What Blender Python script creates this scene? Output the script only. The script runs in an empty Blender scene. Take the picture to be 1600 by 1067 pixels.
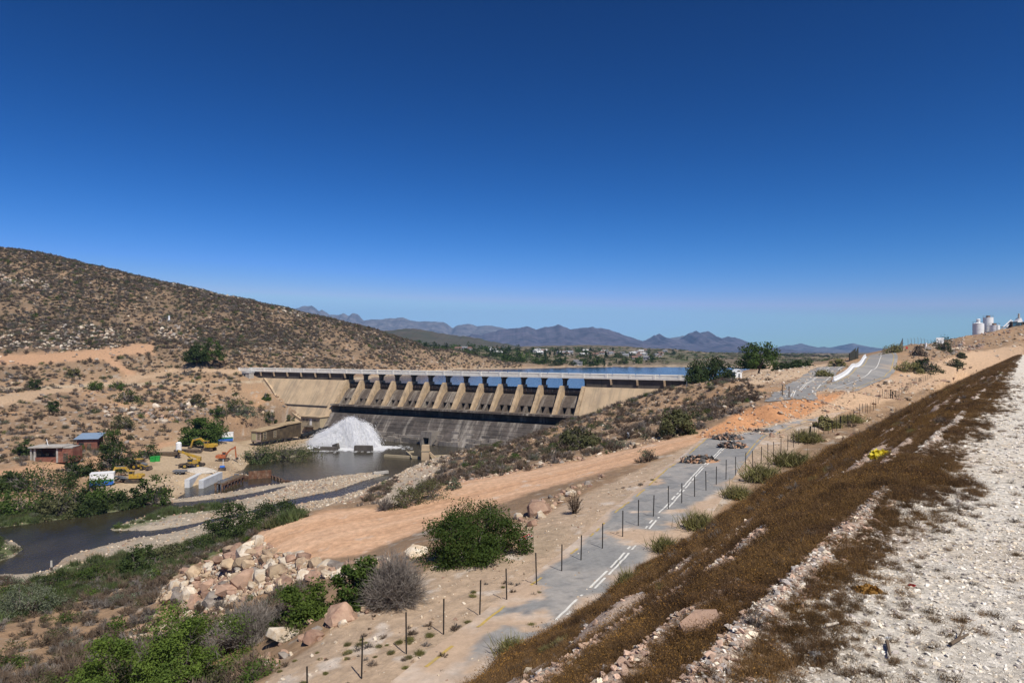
import bpy, math, random
import numpy as np

# ------------------------------------------------------------ camera, sky, sun, exposure
SC = bpy.context.scene
COL = SC.collection
HC = 37.0            # camera height above the river
F = 1067.0           # focal length in pixels of the 1600 px wide frame
HY = 548.0           # horizon row
cam_d = bpy.data.cameras.new('camera')
cam_d.sensor_width = 36.0
cam_d.lens = 24.0
cam_d.shift_y = (HY - 533.5) / 1600.0
cam_d.clip_start = 0.2
cam_d.clip_end = 60000
cam = bpy.data.objects.new('camera', cam_d)
COL.objects.link(cam)
cam.location = (0, 0, HC)
cam.rotation_euler = (math.radians(90), 0, 0)
SC.camera = cam

SUN_EL, SUN_AZ = 53.5, 147.0          # azimuth clockwise from +Y
world = bpy.data.worlds.new('World')
SC.world = world
world.use_nodes = True
wn = world.node_tree
wn.nodes.clear()
w_out = wn.nodes.new('ShaderNodeOutputWorld')
w_bg = wn.nodes.new('ShaderNodeBackground')
w_sky = wn.nodes.new('ShaderNodeTexSky')
w_sky.sky_type = 'NISHITA'
w_sky.sun_disc = False
w_sky.sun_elevation = math.radians(SUN_EL)
w_sky.sun_rotation = math.radians(SUN_AZ)
w_sky.altitude = 1500
w_sky.air_density = 1.0
w_sky.dust_density = 0.0
w_sky.ozone_density = 3.0
w_bg.inputs['Strength'].default_value = 0.085
# deep, polarised blue: a contrast curve per channel on the physical sky
w_sep = wn.nodes.new('ShaderNodeSeparateColor')
w_com = wn.nodes.new('ShaderNodeCombineColor')
wn.links.new(w_sky.outputs[0], w_sep.inputs[0])
for ch, (ex, mu, cap) in enumerate(((3.6, 0.0214, 5.2), (2.09, 0.140, 8.1), (1.958, 0.213, 11.6))):
    w_p = wn.nodes.new('ShaderNodeMath'); w_p.operation = 'POWER'; w_p.inputs[1].default_value = ex
    w_m = wn.nodes.new('ShaderNodeMath'); w_m.operation = 'MULTIPLY'; w_m.inputs[1].default_value = mu
    w_n = wn.nodes.new('ShaderNodeMath'); w_n.operation = 'MINIMUM'; w_n.inputs[1].default_value = cap
    wn.links.new(w_sep.outputs[ch], w_p.inputs[0]); wn.links.new(w_p.outputs[0], w_m.inputs[0])
    wn.links.new(w_m.outputs[0], w_n.inputs[0]); wn.links.new(w_n.outputs[0], w_com.inputs[ch])
wn.links.new(w_com.outputs[0], w_bg.inputs['Color'])
wn.links.new(w_bg.outputs[0], w_out.inputs['Surface'])

sun_d = bpy.data.lights.new('sun', 'SUN')
sun_d.energy = 5.0
sun_d.angle = math.radians(0.53)
sun_d.color = (1.0, 0.95, 0.87)
sun = bpy.data.objects.new('sun', sun_d)
COL.objects.link(sun)
sun.rotation_euler = (math.radians(90 - SUN_EL), 0, math.radians(180 - SUN_AZ))
sun.location = (60, -60, 140)
SC.view_settings.view_transform = 'Standard'
SC.view_settings.look = 'None'
SC.view_settings.gamma = 1.0
SC.view_settings.exposure = 0.0
SC.view_settings.use_curve_mapping = False
SC.cycles.max_bounces = 8
SC.cycles.diffuse_bounces = 6
SC.cycles.transparent_max_bounces = 12
SC.cycles.use_denoising = True

# ------------------------------------------------------------ small helpers
rng = np.random.default_rng(7)
random.seed(7)


def srgb(r, g, b):
    def c(v):
        v /= 255.0
        return v / 12.92 if v <= 0.04045 else ((v + 0.055) / 1.055) ** 2.4
    return (c(r), c(g), c(b))


def tag(o, label=None, cat=None, group=None, kind=None):
    if label: o['label'] = label
    if cat: o['category'] = cat
    if group: o['group'] = group
    if kind: o['kind'] = kind
    return o


def empty(name, loc=(0, 0, 0), rz=0.0, label=None, cat=None, group=None):
    o = bpy.data.objects.new(name, None)
    o.empty_display_size = 0.3
    COL.objects.link(o)
    o.location = loc
    o.rotation_euler = (0, 0, rz)
    return tag(o, label, cat, group)


def mesh_np(name, v, f, smooth=False):
    """mesh from numpy arrays: v (n,3), f (m,3|4)"""
    v = np.asarray(v, dtype=np.float32)
    f = np.asarray(f, dtype=np.int32)
    me = bpy.data.meshes.new(name)
    k = f.shape[1]
    me.vertices.add(len(v))
    me.vertices.foreach_set('co', v.ravel())
    me.loops.add(f.size)
    me.loops.foreach_set('vertex_index', f.ravel())
    me.polygons.add(len(f))
    me.polygons.foreach_set('loop_start', np.arange(0, f.size, k, dtype=np.int32))
    if smooth:
        me.polygons.foreach_set('use_smooth', np.ones(len(f), dtype=bool))
    me.update(calc_edges=True)
    return me


def obj(name, me, mats, parent=None, loc=None):
    o = bpy.data.objects.new(name, me)
    COL.objects.link(o)
    if mats is not None:
        if not isinstance(mats, (list, tuple)): mats = [mats]
        if len(me.materials) == 0:
            for m in mats: me.materials.append(m)
    if parent is not None: o.parent = parent
    if loc is not None: o.location = loc
    return o


class MB:
    """collects shapes and links them as one mesh object"""
    def __init__(s):
        s.v, s.f, s.m = [], [], []
        s.mi = 0

    def add(s, vs, fs):
        b = len(s.v)
        s.v += [tuple(p) for p in vs]
        for q in fs:
            s.f.append([b + i for i in q]); s.m.append(s.mi)
        return s

    def box(s, c, d, rz=0.0, ry=0.0, taper=1.0):
        x, y, z = d[0] / 2, d[1] / 2, d[2] / 2
        vs = []
        for (i, j, k) in ((-1, -1, -1), (1, -1, -1), (1, 1, -1), (-1, 1, -1), (-1, -1, 1), (1, -1, 1), (1, 1, 1), (-1, 1, 1)):
            t = taper if k > 0 else 1.0
            px, py, pz = i * x * t, j * y * t, k * z
            if ry:
                px, pz = px * math.cos(ry) + pz * math.sin(ry), -px * math.sin(ry) + pz * math.cos(ry)
            if rz:
                px, py = px * math.cos(rz) - py * math.sin(rz), px * math.sin(rz) + py * math.cos(rz)
            vs.append((c[0] + px, c[1] + py, c[2] + pz))
        return s.add(vs, [(0, 3, 2, 1), (4, 5, 6, 7), (0, 1, 5, 4), (1, 2, 6, 5), (2, 3, 7, 6), (3, 0, 4, 7)])

    def bar(s, p, q, w, h=None):
        """square bar from p to q"""
        h = h or w
        p, q = np.array(p, float), np.array(q, float)
        d = q - p; d /= (np.linalg.norm(d) + 1e-9)
        up = np.array((0, 0, 1.0)) if abs(d[2]) < 0.95 else np.array((1.0, 0, 0))
        a = np.cross(d, up); a /= np.linalg.norm(a)
        b = np.cross(a, d)
        vs = []
        for e in (p, q):
            for (i, j) in ((-1, -1), (1, -1), (1, 1), (-1, 1)):
                vs.append(e + a * i * w / 2 + b * j * h / 2)
        return s.add(vs, [(0, 1, 2, 3), (7, 6, 5, 4), (0, 4, 5, 1), (1, 5, 6, 2), (2, 6, 7, 3), (3, 7, 4, 0)])

    def tube(s, p, q, r0, r1=None, n=8, caps=True):
        r1 = r0 if r1 is None else r1
        p, q = np.array(p, float), np.array(q, float)
        d = q - p; d /= (np.linalg.norm(d) + 1e-9)
        up = np.array((0, 0, 1.0)) if abs(d[2]) < 0.95 else np.array((1.0, 0, 0))
        a = np.cross(d, up); a /= np.linalg.norm(a)
        b = np.cross(a, d)
        vs = []
        for e, r in ((p, r0), (q, r1)):
            for i in range(n):
                t = 2 * math.pi * i / n
                vs.append(e + (a * math.cos(t) + b * math.sin(t)) * r)
        fs = [(i, (i + 1) % n, n + (i + 1) % n, n + i) for i in range(n)]
        if caps:
            fs += [tuple(range(n - 1, -1, -1)), tuple(range(n, 2 * n))]
        return s.add(vs, fs)

    def prism(s, poly, axis_a, axis_b, axis_n, org, depth):
        """extrude a 2-D polygon (a,b) along axis_n by depth from org"""
        A, B, N, O = (np.array(q, float) for q in (axis_a, axis_b, axis_n, org))
        n = len(poly)
        vs = [O + A * a + B * b for a, b in poly] + [O + A * a + B * b + N * depth for a, b in poly]
        fs = [(i, (i + 1) % n, n + (i + 1) % n, n + i) for i in range(n)] + [tuple(range(n - 1, -1, -1)), tuple(range(n, 2 * n))]
        return s.add(vs, fs)

    def build(s, name, mats, parent=None, org=(0, 0, 0), smooth=False):
        me = bpy.data.meshes.new(name)
        o = np.array(org, float)
        me.from_pydata([tuple(np.array(p, float) - o) for p in s.v], [], s.f)
        if not isinstance(mats, (list, tuple)): mats = [mats]
        for m in mats: me.materials.append(m)
        me.polygons.foreach_set('material_index', s.m)
        import bmesh
        bm = bmesh.new(); bm.from_mesh(me)
        bmesh.ops.recalc_face_normals(bm, faces=bm.faces)
        bm.to_mesh(me); bm.free()
        if smooth:
            me.polygons.foreach_set('use_smooth', [True] * len(me.polygons))
            try: me.set_sharp_from_angle(angle=math.radians(40))
            except Exception: pass
        ob = bpy.data.objects.new(name, me)
        COL.objects.link(ob)
        if parent is not None: ob.parent = parent
        else: ob.location = org
        return ob


# ------------------------------------------------------------ materials
def mat(name, base, var=0.25, scale=1.0, rough=0.85, bump=0.0, bscale=None, attr=False, rnd=0.0, spec=0.3, metal=0.0,
        base2=None, mix2=(0.45, 0.6), scale2=None, trans=0.0, streak=None, detail=6.0, cells=None):
    """procedural principled material: colour x noise, optional second colour patches, bump, per-object variation"""
    m = bpy.data.materials.new(name)
    m.use_nodes = True
    nt = m.node_tree
    N, L = nt.nodes, nt.links
    bs = N['Principled BSDF']
    bs.inputs['Roughness'].default_value = rough
    bs.inputs['Specular IOR Level'].default_value = spec
    bs.inputs['Metallic'].default_value = metal
    tc = N.new('ShaderNodeTexCoord')
    geo = N.new('ShaderNodeNewGeometry')
    src = geo.outputs['Position']
    nz = N.new('ShaderNodeTexNoise')
    nz.inputs['Scale'].default_value = scale
    nz.inputs['Detail'].default_value = detail
    nz.inputs['Roughness'].default_value = 0.65
    L.new(src, nz.inputs['Vector'])
    if attr:
        a = N.new('ShaderNodeVertexColor'); a.layer_name = 'Col'
        col = a.outputs['Color']
    else:
        c = N.new('ShaderNodeRGB'); c.outputs[0].default_value = (*base, 1)
        col = c.outputs[0]
    if base2 is not None:
        n2 = N.new('ShaderNodeTexNoise')
        n2.inputs['Scale'].default_value = scale2 or scale * 0.4
        n2.inputs['Detail'].default_value = 7
        n2.inputs['Roughness'].default_value = 0.7
        L.new(src, n2.inputs['Vector'])
        mr = N.new('ShaderNodeMapRange')
        mr.inputs[1].default_value, mr.inputs[2].default_value = mix2
        L.new(n2.outputs['Fac'], mr.inputs[0])
        mx = N.new('ShaderNodeMix'); mx.data_type = 'RGBA'
        L.new(mr.outputs[0], mx.inputs[0]); L.new(col, mx.inputs[6])
        mx.inputs[7].default_value = (*base2, 1)
        col = mx.outputs[2]
    if streak is not None:      # weather streaks: noise stretched down the face
        mp = N.new('ShaderNodeMapping')
        mp.vector_type = 'TEXTURE'     # turned so that x runs along the dam and the streaks run down it
        mp.inputs['Rotation'].default_value = (0, 0, math.atan2(-0.488, 0.873))
        mp.inputs['Scale'].default_value = tuple(1 / v for v in streak[1])
        L.new(src, mp.inputs['Vector'])
        n3 = N.new('ShaderNodeTexNoise'); n3.inputs['Scale'].default_value = 1.0
        n3.inputs['Detail'].default_value = 5; n3.inputs['Roughness'].default_value = 0.7
        L.new(mp.outputs[0], n3.inputs['Vector'])
        mr = N.new('ShaderNodeMapRange')
        mr.inputs[1].default_value, mr.inputs[2].default_value = streak[2]
        L.new(n3.outputs['Fac'], mr.inputs[0])
        mx = N.new('ShaderNodeMix'); mx.data_type = 'RGBA'
        L.new(mr.outputs[0], mx.inputs[0]); L.new(col, mx.inputs[6])
        mx.inputs[7].default_value = (*streak[0], 1)
        col = mx.outputs[2]
    mr = N.new('ShaderNodeMapRange')
    mr.inputs[1].default_value, mr.inputs[2].default_value = 0.25, 0.75
    mr.inputs[3].default_value, mr.inputs[4].default_value = 1 - var, 1 + var
    L.new(nz.outputs['Fac'], mr.inputs[0])
    val = mr.outputs[0]
    if rnd:
        oi = N.new('ShaderNodeObjectInfo')
        r2 = N.new('ShaderNodeMapRange')
        r2.inputs[3].default_value, r2.inputs[4].default_value = 1 - rnd, 1 + rnd
        L.new(oi.outputs['Random'], r2.inputs[0])
        mu = N.new('ShaderNodeMath'); mu.operation = 'MULTIPLY'
        L.new(val, mu.inputs[0]); L.new(r2.outputs[0], mu.inputs[1])
        val = mu.outputs[0]
    vm = N.new('ShaderNodeVectorMath'); vm.operation = 'SCALE'
    L.new(col, vm.inputs[0]); L.new(val, vm.inputs['Scale'])
    L.new(vm.outputs[0], bs.inputs['Base Color'])
    if cells:                   # separate stones: each cell its own tone
        vo = N.new('ShaderNodeTexVoronoi'); vo.inputs['Scale'].default_value = cells
        L.new(src, vo.inputs['Vector'])
        sp = N.new('ShaderNodeSeparateColor'); L.new(vo.outputs['Color'], sp.inputs[0])
        r3 = N.new('ShaderNodeMapRange'); r3.inputs[3].default_value, r3.inputs[4].default_value = 0.72, 1.16
        L.new(sp.outputs[0], r3.inputs[0])
        vs = N.new('ShaderNodeVectorMath'); vs.operation = 'SCALE'
        L.new(vm.outputs[0], vs.inputs[0]); L.new(r3.outputs[0], vs.inputs['Scale'])
        L.new(vs.outputs[0], bs.inputs['Base Color'])
    if bump:
        nb = N.new('ShaderNodeTexNoise')
        nb.inputs['Scale'].default_value = bscale or scale * 3
        nb.inputs['Detail'].default_value = 8; nb.inputs['Roughness'].default_value = 0.7
        L.new(src, nb.inputs['Vector'])
        bp = N.new('ShaderNodeBump')
        bp.inputs['Strength'].default_value = 1.0
        bp.inputs['Distance'].default_value = bump
        L.new(nb.outputs['Fac'], bp.inputs['Height'])
        L.new(bp.outputs[0], bs.inputs['Normal'])
    if trans:
        tr = N.new('ShaderNodeBsdfTranslucent')
        L.new(vm.outputs[0], tr.inputs['Color'])
        ms = N.new('ShaderNodeMixShader'); ms.inputs[0].default_value = trans
        L.new(bs.outputs[0], ms.inputs[1]); L.new(tr.outputs[0], ms.inputs[2])
        L.new(ms.outputs[0], N['Material Output'].inputs['Surface'])
    return m


# ------------------------------------------------------------ terrain function
def AP(a, p, drop):               # along / across the embankment
    return (0.6 * a + 0.8 * p, 0.8 * a - 0.6 * p, HC - drop)


def PD(px, py, drop):             # picture row and drop below the camera
    Z = drop * F / (py - HY)
    return ((px - 800) / F * Z, Z, HC - drop)


def PZ(px, py, Z):                # picture point at a depth
    return ((px - 800) / F * Z, Z, HC - (py - HY) / F * Z)


def PH(px, Z, z):                 # column, depth, height
    return ((px - 800) / F * Z, Z, z)


CT = []
for a, d in ((-60, 15.8), (0, 15), (20, 14.4), (40, 13.9), (58, 12.95), (85, 12.4), (114, 11.95), (150, 11.6), (179, 11.3), (258, 11.5), (340, 9.5)):
    for p in (-22, -8, 20):
        CT.append(AP(a, p, d))
for a, p, d in ((27, -24, 14.3), (50, -28, 13.3), (70, -31, 12.9), (90, -36, 12.7), (104, -36, 12.3), (118, -36, 12.0), (100, -30, 12.2), (75, -26, 12.6)):
    CT.append(AP(a, p, d))
for q in ((400, 1067, 15), (520, 960, 15), (600, 905, 15.2), (700, 868, 15.0), (830, 802, 14.7), (900, 765, 14.2), (960, 740, 13.8),
          (1110, 682, 12.4), (1060, 695, 12.9), (1000, 700, 13.7), (1000, 718, 13.9), (900, 724, 15.2), (900, 746, 15.2),
          (800, 742, 16.2), (800, 772, 16.2), (700, 757, 17.2), (700, 803, 17.2), (600, 798, 18.2), (600, 850, 18.2),
          (500, 800, 19.3), (500, 872, 19.0), (440, 815, 19.8), (400, 840, 20), (430, 862, 19.8), (470, 930, 17),
          (300, 900, 25), (250, 935, 28), (340, 870, 22.8), (300, 950, 26), (200, 905, 33), (100, 930, 33), (0, 950, 33), (0, 1000, 28), (0, 1067, 24),
          (150, 1000, 27), (250, 1067, 20), (330, 980, 23), (400, 960, 20), (420, 1000, 17), (-150, 1000, 29), (-150, 1067, 25),
          (290, 848, 36.5), (350, 842, 35), (450, 800, 36.3), (330, 862, 33), (250, 882, 35), (560, 772, 36.4), (620, 746, 36), (520, 785, 36.3),
          (660, 740, 30.6), (680, 728, 32), (700, 735, 26.3), (750, 730, 23.9), (750, 715, 29.7), (820, 700, 27), (800, 725, 19), (900, 710, 16.7),
          (900, 680, 21), (950, 680, 19.8), (1000, 690, 14), (1000, 660, 17.8), (1050, 640, 15.5), (1100, 630, 14.6), (1100, 660, 12.1),
          (1120, 682, 12.3), (1180, 670, 12.2), (1240, 655, 12), (1330, 640, 11.6),
          (1150, 645, 10.0), (1200, 632, 9.3), (1260, 622, 9.0), (1330, 615, 8.8),
          (1215, 612, 9.3), (1250, 595, 9.0), (1310, 572, 8.7), (1180, 585, 9.2), (1130, 600, 9.6), (1200, 570, 8.9), (1160, 592, 9.3),
          (1300, 600, 9.3), (1390, 590, 8.5)):
    CT.append(PD(*q))
for q in ((1340, 575, 225), (1370, 560, 258), (1400, 555, 272), (1385, 553, 290), (1360, 556, 300), (1340, 562, 300), (1400, 600, 185), (1450, 590, 215), (1500, 570, 260),
          (1550, 555, 310), (1600, 545, 380), (1450, 560, 262), (1500, 545, 310), (1440, 541, 300), (1415, 549, 285), (1500, 531, 340), (1520, 524, 350), (1600, 512, 370),
          (1700, 505, 400), (1700, 540, 300),
          (405, 600, 335), (430, 630, 320), (470, 665, 298), (377, 581, 346), (390, 590, 340)):
    CT.append(PZ(*q))
for q in ((1440, 480, 37), (1520, 500, 43), (1600, 520, 47), (1380, 400, 28), (1300, 700, 22), (1090, 232, 25.5), (1070, 232, 25.5), (915, 247, 13.4), (870, 250, 9), (800, 262, 2),
          (950, 243, 16.5), (1000, 238, 20.5),
          (430, 95, 7), (560, 112, 5), (640, 115, 12), (-150, 100, 4), (20, 40, 17), (200, 30, 18), (-300, 60, 14), (-400, 20, 20),
          # left bank
          (-150, 200, 6), (-150, 260, 20), (-150, 315, 34), (-150, 400, 68), (-150, 480, 110),
          (0, 259, 20), (0, 311, 33.5), (0, 390, 65.5), (0, 472, 107.5), (0, 560, 112), (0, 700, 100),
          (270, 340, 26.8), (140, 300, 22.4),
          (470, 285, 0.9), (500, 290, 0.4), (440, 262, 1.2), (400, 250, 1.6), (425, 285, 4.0), (490, 297, 0.8), (380, 245, 3.0), (530, 285, -1),
          # lake side
          (700, 350, 8), (800, 350, 8), (900, 330, 8), (1000, 320, 8), (640, 400, 12), (700, 480, 10), (800, 500, 8), (900, 500, 8), (1000, 480, 8), (1060, 420, 10), (1060, 300, 12), (1030, 560, 14),
          (620, 345, 14), (580, 385, 20.8), (540, 385, 25), (610, 430, 21), (650, 520, 21)):
    CT.append(PH(*q))
for q in ((60, 680, 215), (200, 640, 270), (100, 650, 240), (300, 640, 285), (400, 640, 308),
          (130, 552, 330), (230, 545, 350), (300, 575, 338), (150, 420, 480), (150, 500, 400), (300, 455, 480), (300, 510, 410), (300, 556, 352),
          (430, 481, 492), (430, 530, 420), (430, 568, 372), (520, 504, 505), (520, 545, 440), (520, 574, 388), (600, 523, 525), (600, 560, 450),
          (660, 541, 560), (660, 565, 500), (720, 550, 610)):
    CT.append(PZ(*q))
for q in ((150, 650, 88), (300, 650, 70), (430, 650, 56), (520, 650, 47), (600, 690, 40), (660, 720, 36)):
    CT.append(PH(*q))
for q in ((250, 750, 35), (220, 745, 34.5), (300, 730, 34.2), (350, 722, 34.3), (430, 702, 35.6), (0, 738, 31.5), (200, 702, 32.2), (260, 690, 32), (375, 678, 32),
          (90, 717, 31.2), (130, 702, 30.2), (120, 762, 35.4), (60, 790, 36.2), (-100, 800, 36), (0, 770, 35.2), (60, 726, 31.4), (180, 770, 35.8), (440, 690, 35.6)):
    CT.append(PD(*q))
for q in ((700, 577, 21.3), (850, 575, 21.3), (1000, 573.4, 21.3), (1060, 573.6, 21.3)):
    CT.append(PD(q[0], q[1], HC - q[2]))
for q in ((700, 700, 26.5), (850, 720, 26), (850, 800, 29), (850, 1300, 37.5), (1000, 850, 27.5), (1000, 1500, 42), (900, 1600, 46), (1100, 1500, 32), (1050, 1500, 40),
          (1200, 1000, 23), (1300, 1500, 20), (1200, 600, 23.5), (1110, 600, 20.5), (1135, 420, 20.3), (1150, 600, 19), (1260, 420, 27), (700, 1500, 36), (500, 1500, 40), (0, 1500, 60), (1600, 1500, 30), (2200, 800, 40), (-400, 800, 90), (2000, 300, 36)):
    CT.append(PH(*q))
for th in range(-180, 180, 20):
    for R, z in ((4000, 22), (12000, 15), (40000, 10)):
        CT.append((R * math.sin(math.radians(th)), R * math.cos(math.radians(th)), z))
for th in (-170, -140, -110, -80, 80, 110, 140, 170):
    for R in (30, 150, 700):
        CT.append((R * math.sin(math.radians(th)), R * math.cos(math.radians(th)), 21))
CT = np.array(CT)


def uv(x, y):
    return np.stack([np.arctan2(x, y), np.log(np.hypot(x, y) + 1e-6)], -1)


_C = uv(CT[:, 0], CT[:, 1])
RB_C = 0.012


def _phi(d2):
    return np.sqrt(d2 + RB_C ** 2)


_d2 = ((_C[:, None] - _C[None]) ** 2).sum(-1)
_n = len(CT)
_A = np.zeros((_n + 3, _n + 3))
_A[:_n, :_n] = _phi(_d2) - 1e-3 * np.eye(_n)
_A[:_n, _n] = 1; _A[:_n, _n + 1:] = _C
_A[_n, :_n] = 1; _A[_n + 1:, :_n] = _C.T
_W = np.linalg.solve(_A, np.concatenate([CT[:, 2], np.zeros(3)]))


def rbf(x, y):
    q = uv(np.asarray(x, float).ravel(), np.asarray(y, float).ravel())
    out = np.empty(len(q))
    for i in range(0, len(q), 20000):
        k = q[i:i + 20000]
        d2 = (k[:, :1] - _C[None, :, 0]) ** 2 + (k[:, 1:] - _C[None, :, 1]) ** 2
        out[i:i + 20000] = _phi(d2) @ _W[:_n] + _W[_n] + k @ _W[_n + 1:]
    return out.reshape(np.shape(x))


def _hash(i, j, s):
    n = (i.astype(np.int64) * 374761393 + j.astype(np.int64) * 668265263 + s * 974634777) & 0x7fffffff
    n = (n ^ (n >> 13)) * 1274126177 & 0x7fffffff
    return ((n ^ (n >> 16)) & 0xffff) / 65535.0


def vnoise(x, y, s=0):
    xi, yi = np.floor(x), np.floor(y)
    fx, fy = x - xi, y - yi
    fx = fx * fx * (3 - 2 * fx); fy = fy * fy * (3 - 2 * fy)
    a, b = _hash(xi, yi, s), _hash(xi + 1, yi, s)
    c, d = _hash(xi, yi + 1, s), _hash(xi + 1, yi + 1, s)
    return (a + (b - a) * fx) * (1 - fy) + (c + (d - c) * fx) * fy


def fbm(x, y, s=0, o=5, g=0.55):
    t, amp, tot = 0, 1.0, 0
    for k in range(o):
        t = t + amp * (vnoise(x, y, s + k) - 0.5); tot += amp
        x, y, amp = x * 2.03 + 11.3, y * 2.03 + 7.1, amp * g
    return t / tot * 2


def sdist(P, poly):
    """signed distance (negative inside) of points P (n,2) to polygon"""
    poly = np.asarray(poly, float)
    n = len(poly)
    best = np.full(len(P), 1e18)
    ins = np.zeros(len(P), bool)
    for i in range(n):
        a, b = poly[i], poly[(i + 1) % n]
        ab = b - a
        t = np.clip(((P - a) @ ab) / (ab @ ab + 1e-12), 0, 1)
        d = P - (a + t[:, None] * ab)
        best = np.minimum(best, (d ** 2).sum(1))
        c = (a[1] > P[:, 1]) != (b[1] > P[:, 1])
        xi = (b[0] - a[0]) * (P[:, 1] - a[1]) / (b[1] - a[1] + 1e-12) + a[0]
        ins ^= c & (P[:, 0] < xi)
    d = np.sqrt(best)
    return np.where(ins, -d, d)


WATER_PX = [
    [(-80, 930), (0, 915), (47, 911), (62, 902), (81, 890), (97, 874), (103, 870), (156, 854), (203, 842), (265, 833), (312, 821), (330, 815), (332, 812), (281, 822), (237, 829), (203, 829), (175, 829), (172, 826), (203, 814), (266, 794), (347, 787), (420, 771), (440, 763), (456, 757), (430, 762), (400, 769), (360, 776), (330, 780), (300, 783), (272, 785), (269, 784), (225, 787), (187, 798), (131, 806), (62, 816), (0, 824), (-80, 832)],
    [(366, 742), (366, 738), (381, 733), (386, 725), (410, 722), (445, 716), (472, 712), (490, 708), (480, 698), (520, 686), (600, 686), (640, 688), (694, 692), (742, 697), (727, 707), (694, 716), (662, 726), (634, 735), (606, 749), (570, 764), (530, 776), (455, 790), (440, 795), (390, 803), (330, 816), (325, 812), (390, 798), (449, 781), (525, 766), (561, 753), (603, 741), (603, 738), (568, 740), (522, 745), (490, 752), (457, 752), (423, 745)],
    [(272, 780), (288, 771), (288, 762), (345, 750), (370, 745), (423, 744), (457, 753), (430, 757), (400, 761), (360, 769), (300, 777)],
]
ISLE_PX = [[(-80, 852), (0, 844), (24, 847), (36, 858), (20, 870), (0, 876), (-80, 890)]]


def flat(pl, drop=HC):
    return [PD(px, py, drop)[:2] for px, py in pl]


WATER = [flat(w) for w in WATER_PX]
ISLE = [flat(w) for w in ISLE_PX]


def water_sd(x, y):
    P = np.stack([np.ravel(x), np.ravel(y)], -1)
    d = np.minimum.reduce([sdist(P, w) for w in WATER])
    for w in ISLE:
        d = np.maximum(d, -sdist(P, w))
    return d.reshape(np.shape(x))


def proj(x, y, z):
    yy = np.maximum(y, 0.5)
    return 800 + F * x / yy, HY + F * (HC - z) / yy


ZONES = {
    'track': ([(1130, 660), (1120, 683), (1060, 702), (1000, 721), (900, 750), (830, 768), (740, 800), (660, 830), (560, 868), (480, 874), (420, 866), (385, 850), (400, 832), (450, 812), (520, 797), (620, 797), (700, 757), (800, 738), (900, 723), (1000, 698), (1090, 676)], 50, 130),
    'bank': ([(1080, 684), (1100, 676), (1150, 645), (1200, 630), (1260, 618), (1330, 610), (1345, 622), (1330, 640), (1240, 657), (1180, 672), (1120, 686)], 88, 160),
    'dirt': ([(1230, 668), (1340, 640), (1400, 622), (1480, 597), (1600, 560), (1600, 538), (1500, 552), (1420, 580), (1380, 592), (1330, 600), (1240, 614), (1215, 628), (1330, 606)], 105, 420),
    'verge': ([(380, 1100), (430, 1050), (500, 1000), (560, 950), (650, 900), (830, 812), (1000, 733), (1090, 692), (1240, 655), (1290, 660), (1260, 690), (740, 1100)], 15, 125),
    'site': ([(150, 768), (215, 730), (260, 692), (300, 672), (450, 668), (480, 690), (430, 712), (380, 735), (350, 752), (290, 772), (200, 790)], 150, 300),
    'sand': ([(1150, 590), (1215, 570), (1300, 568), (1260, 590), (1180, 600)], 180, 450),
    'shedroad': ([(-80, 748), (0, 733), (120, 721), (200, 704), (300, 680), (300, 687), (205, 713), (120, 732), (0, 742), (-80, 758)], 150, 300),
    'hillroad': ([(-80, 632), (0, 617), (140, 597), (230, 584), (290, 573), (400, 576), (400, 585), (290, 581), (235, 591), (150, 606), (-80, 645)], 200, 360),
    'upperroad': ([(-80, 568), (0, 554), (130, 546), (240, 534), (242, 553), (175, 558), (215, 585), (200, 588), (160, 562), (0, 571), (-80, 580)], 260, 400),
    'paved': ([(1185, 640), (1195, 600), (1300, 560), (1360, 546), (1420, 546), (1425, 575), (1395, 592), (1330, 628)], 125, 420),
    'beach': ([(590, 790), (620, 748), (655, 729), (700, 724), (680, 745), (650, 770), (620, 790)], 80, 230),
}


def zone_masks(x, y, z):
    px, py = proj(x, y, z)
    P = np.stack([px, py], -1)
    out = {}
    for k, (pl, a, b) in ZONES.items():
        pl = np.array(pl, float)
        sel = (y > a) & (y < b) & (px > pl[:, 0].min() - 15) & (px < pl[:, 0].max() + 15)
        m = np.zeros(len(x))
        if sel.any():
            d = sdist(P[sel], pl)
            wob = fbm(x[sel] * 0.35, y[sel] * 0.35, 31, 3) * 3.5
            m[sel] = np.clip(0.5 - (d + wob) / 5.0, 0, 1)
        out[k] = m
    return out


def bare_at(a, p):
    """stony strips along the embankment side where nothing grows"""
    w_ = 0.14 * fbm(a * 0.45, p * 0.6, 19, 3) * np.clip(-p / 2, 0.5, 3)
    out = np.zeros(np.shape(a))
    for c_, sg, am in ((-1.42, 0.10, 0.95), (-1.92, 0.10, 0.8), (-2.65, 0.18, 1.0), (-3.75, 0.30, 1.0), (-5.2, 0.46, 1.0), (-7.4, 0.6, 0.9), (-10.5, 0.8, 0.7)):
        br_ = np.clip(fbm(a * 0.22, p * 0 + c_ * 7, 23, 3) * 2.0 + 0.85, 0, 1)
        out = np.maximum(out, am * br_ * np.exp(-np.abs((p + w_ - c_) / sg) ** 3))
    return out


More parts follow.
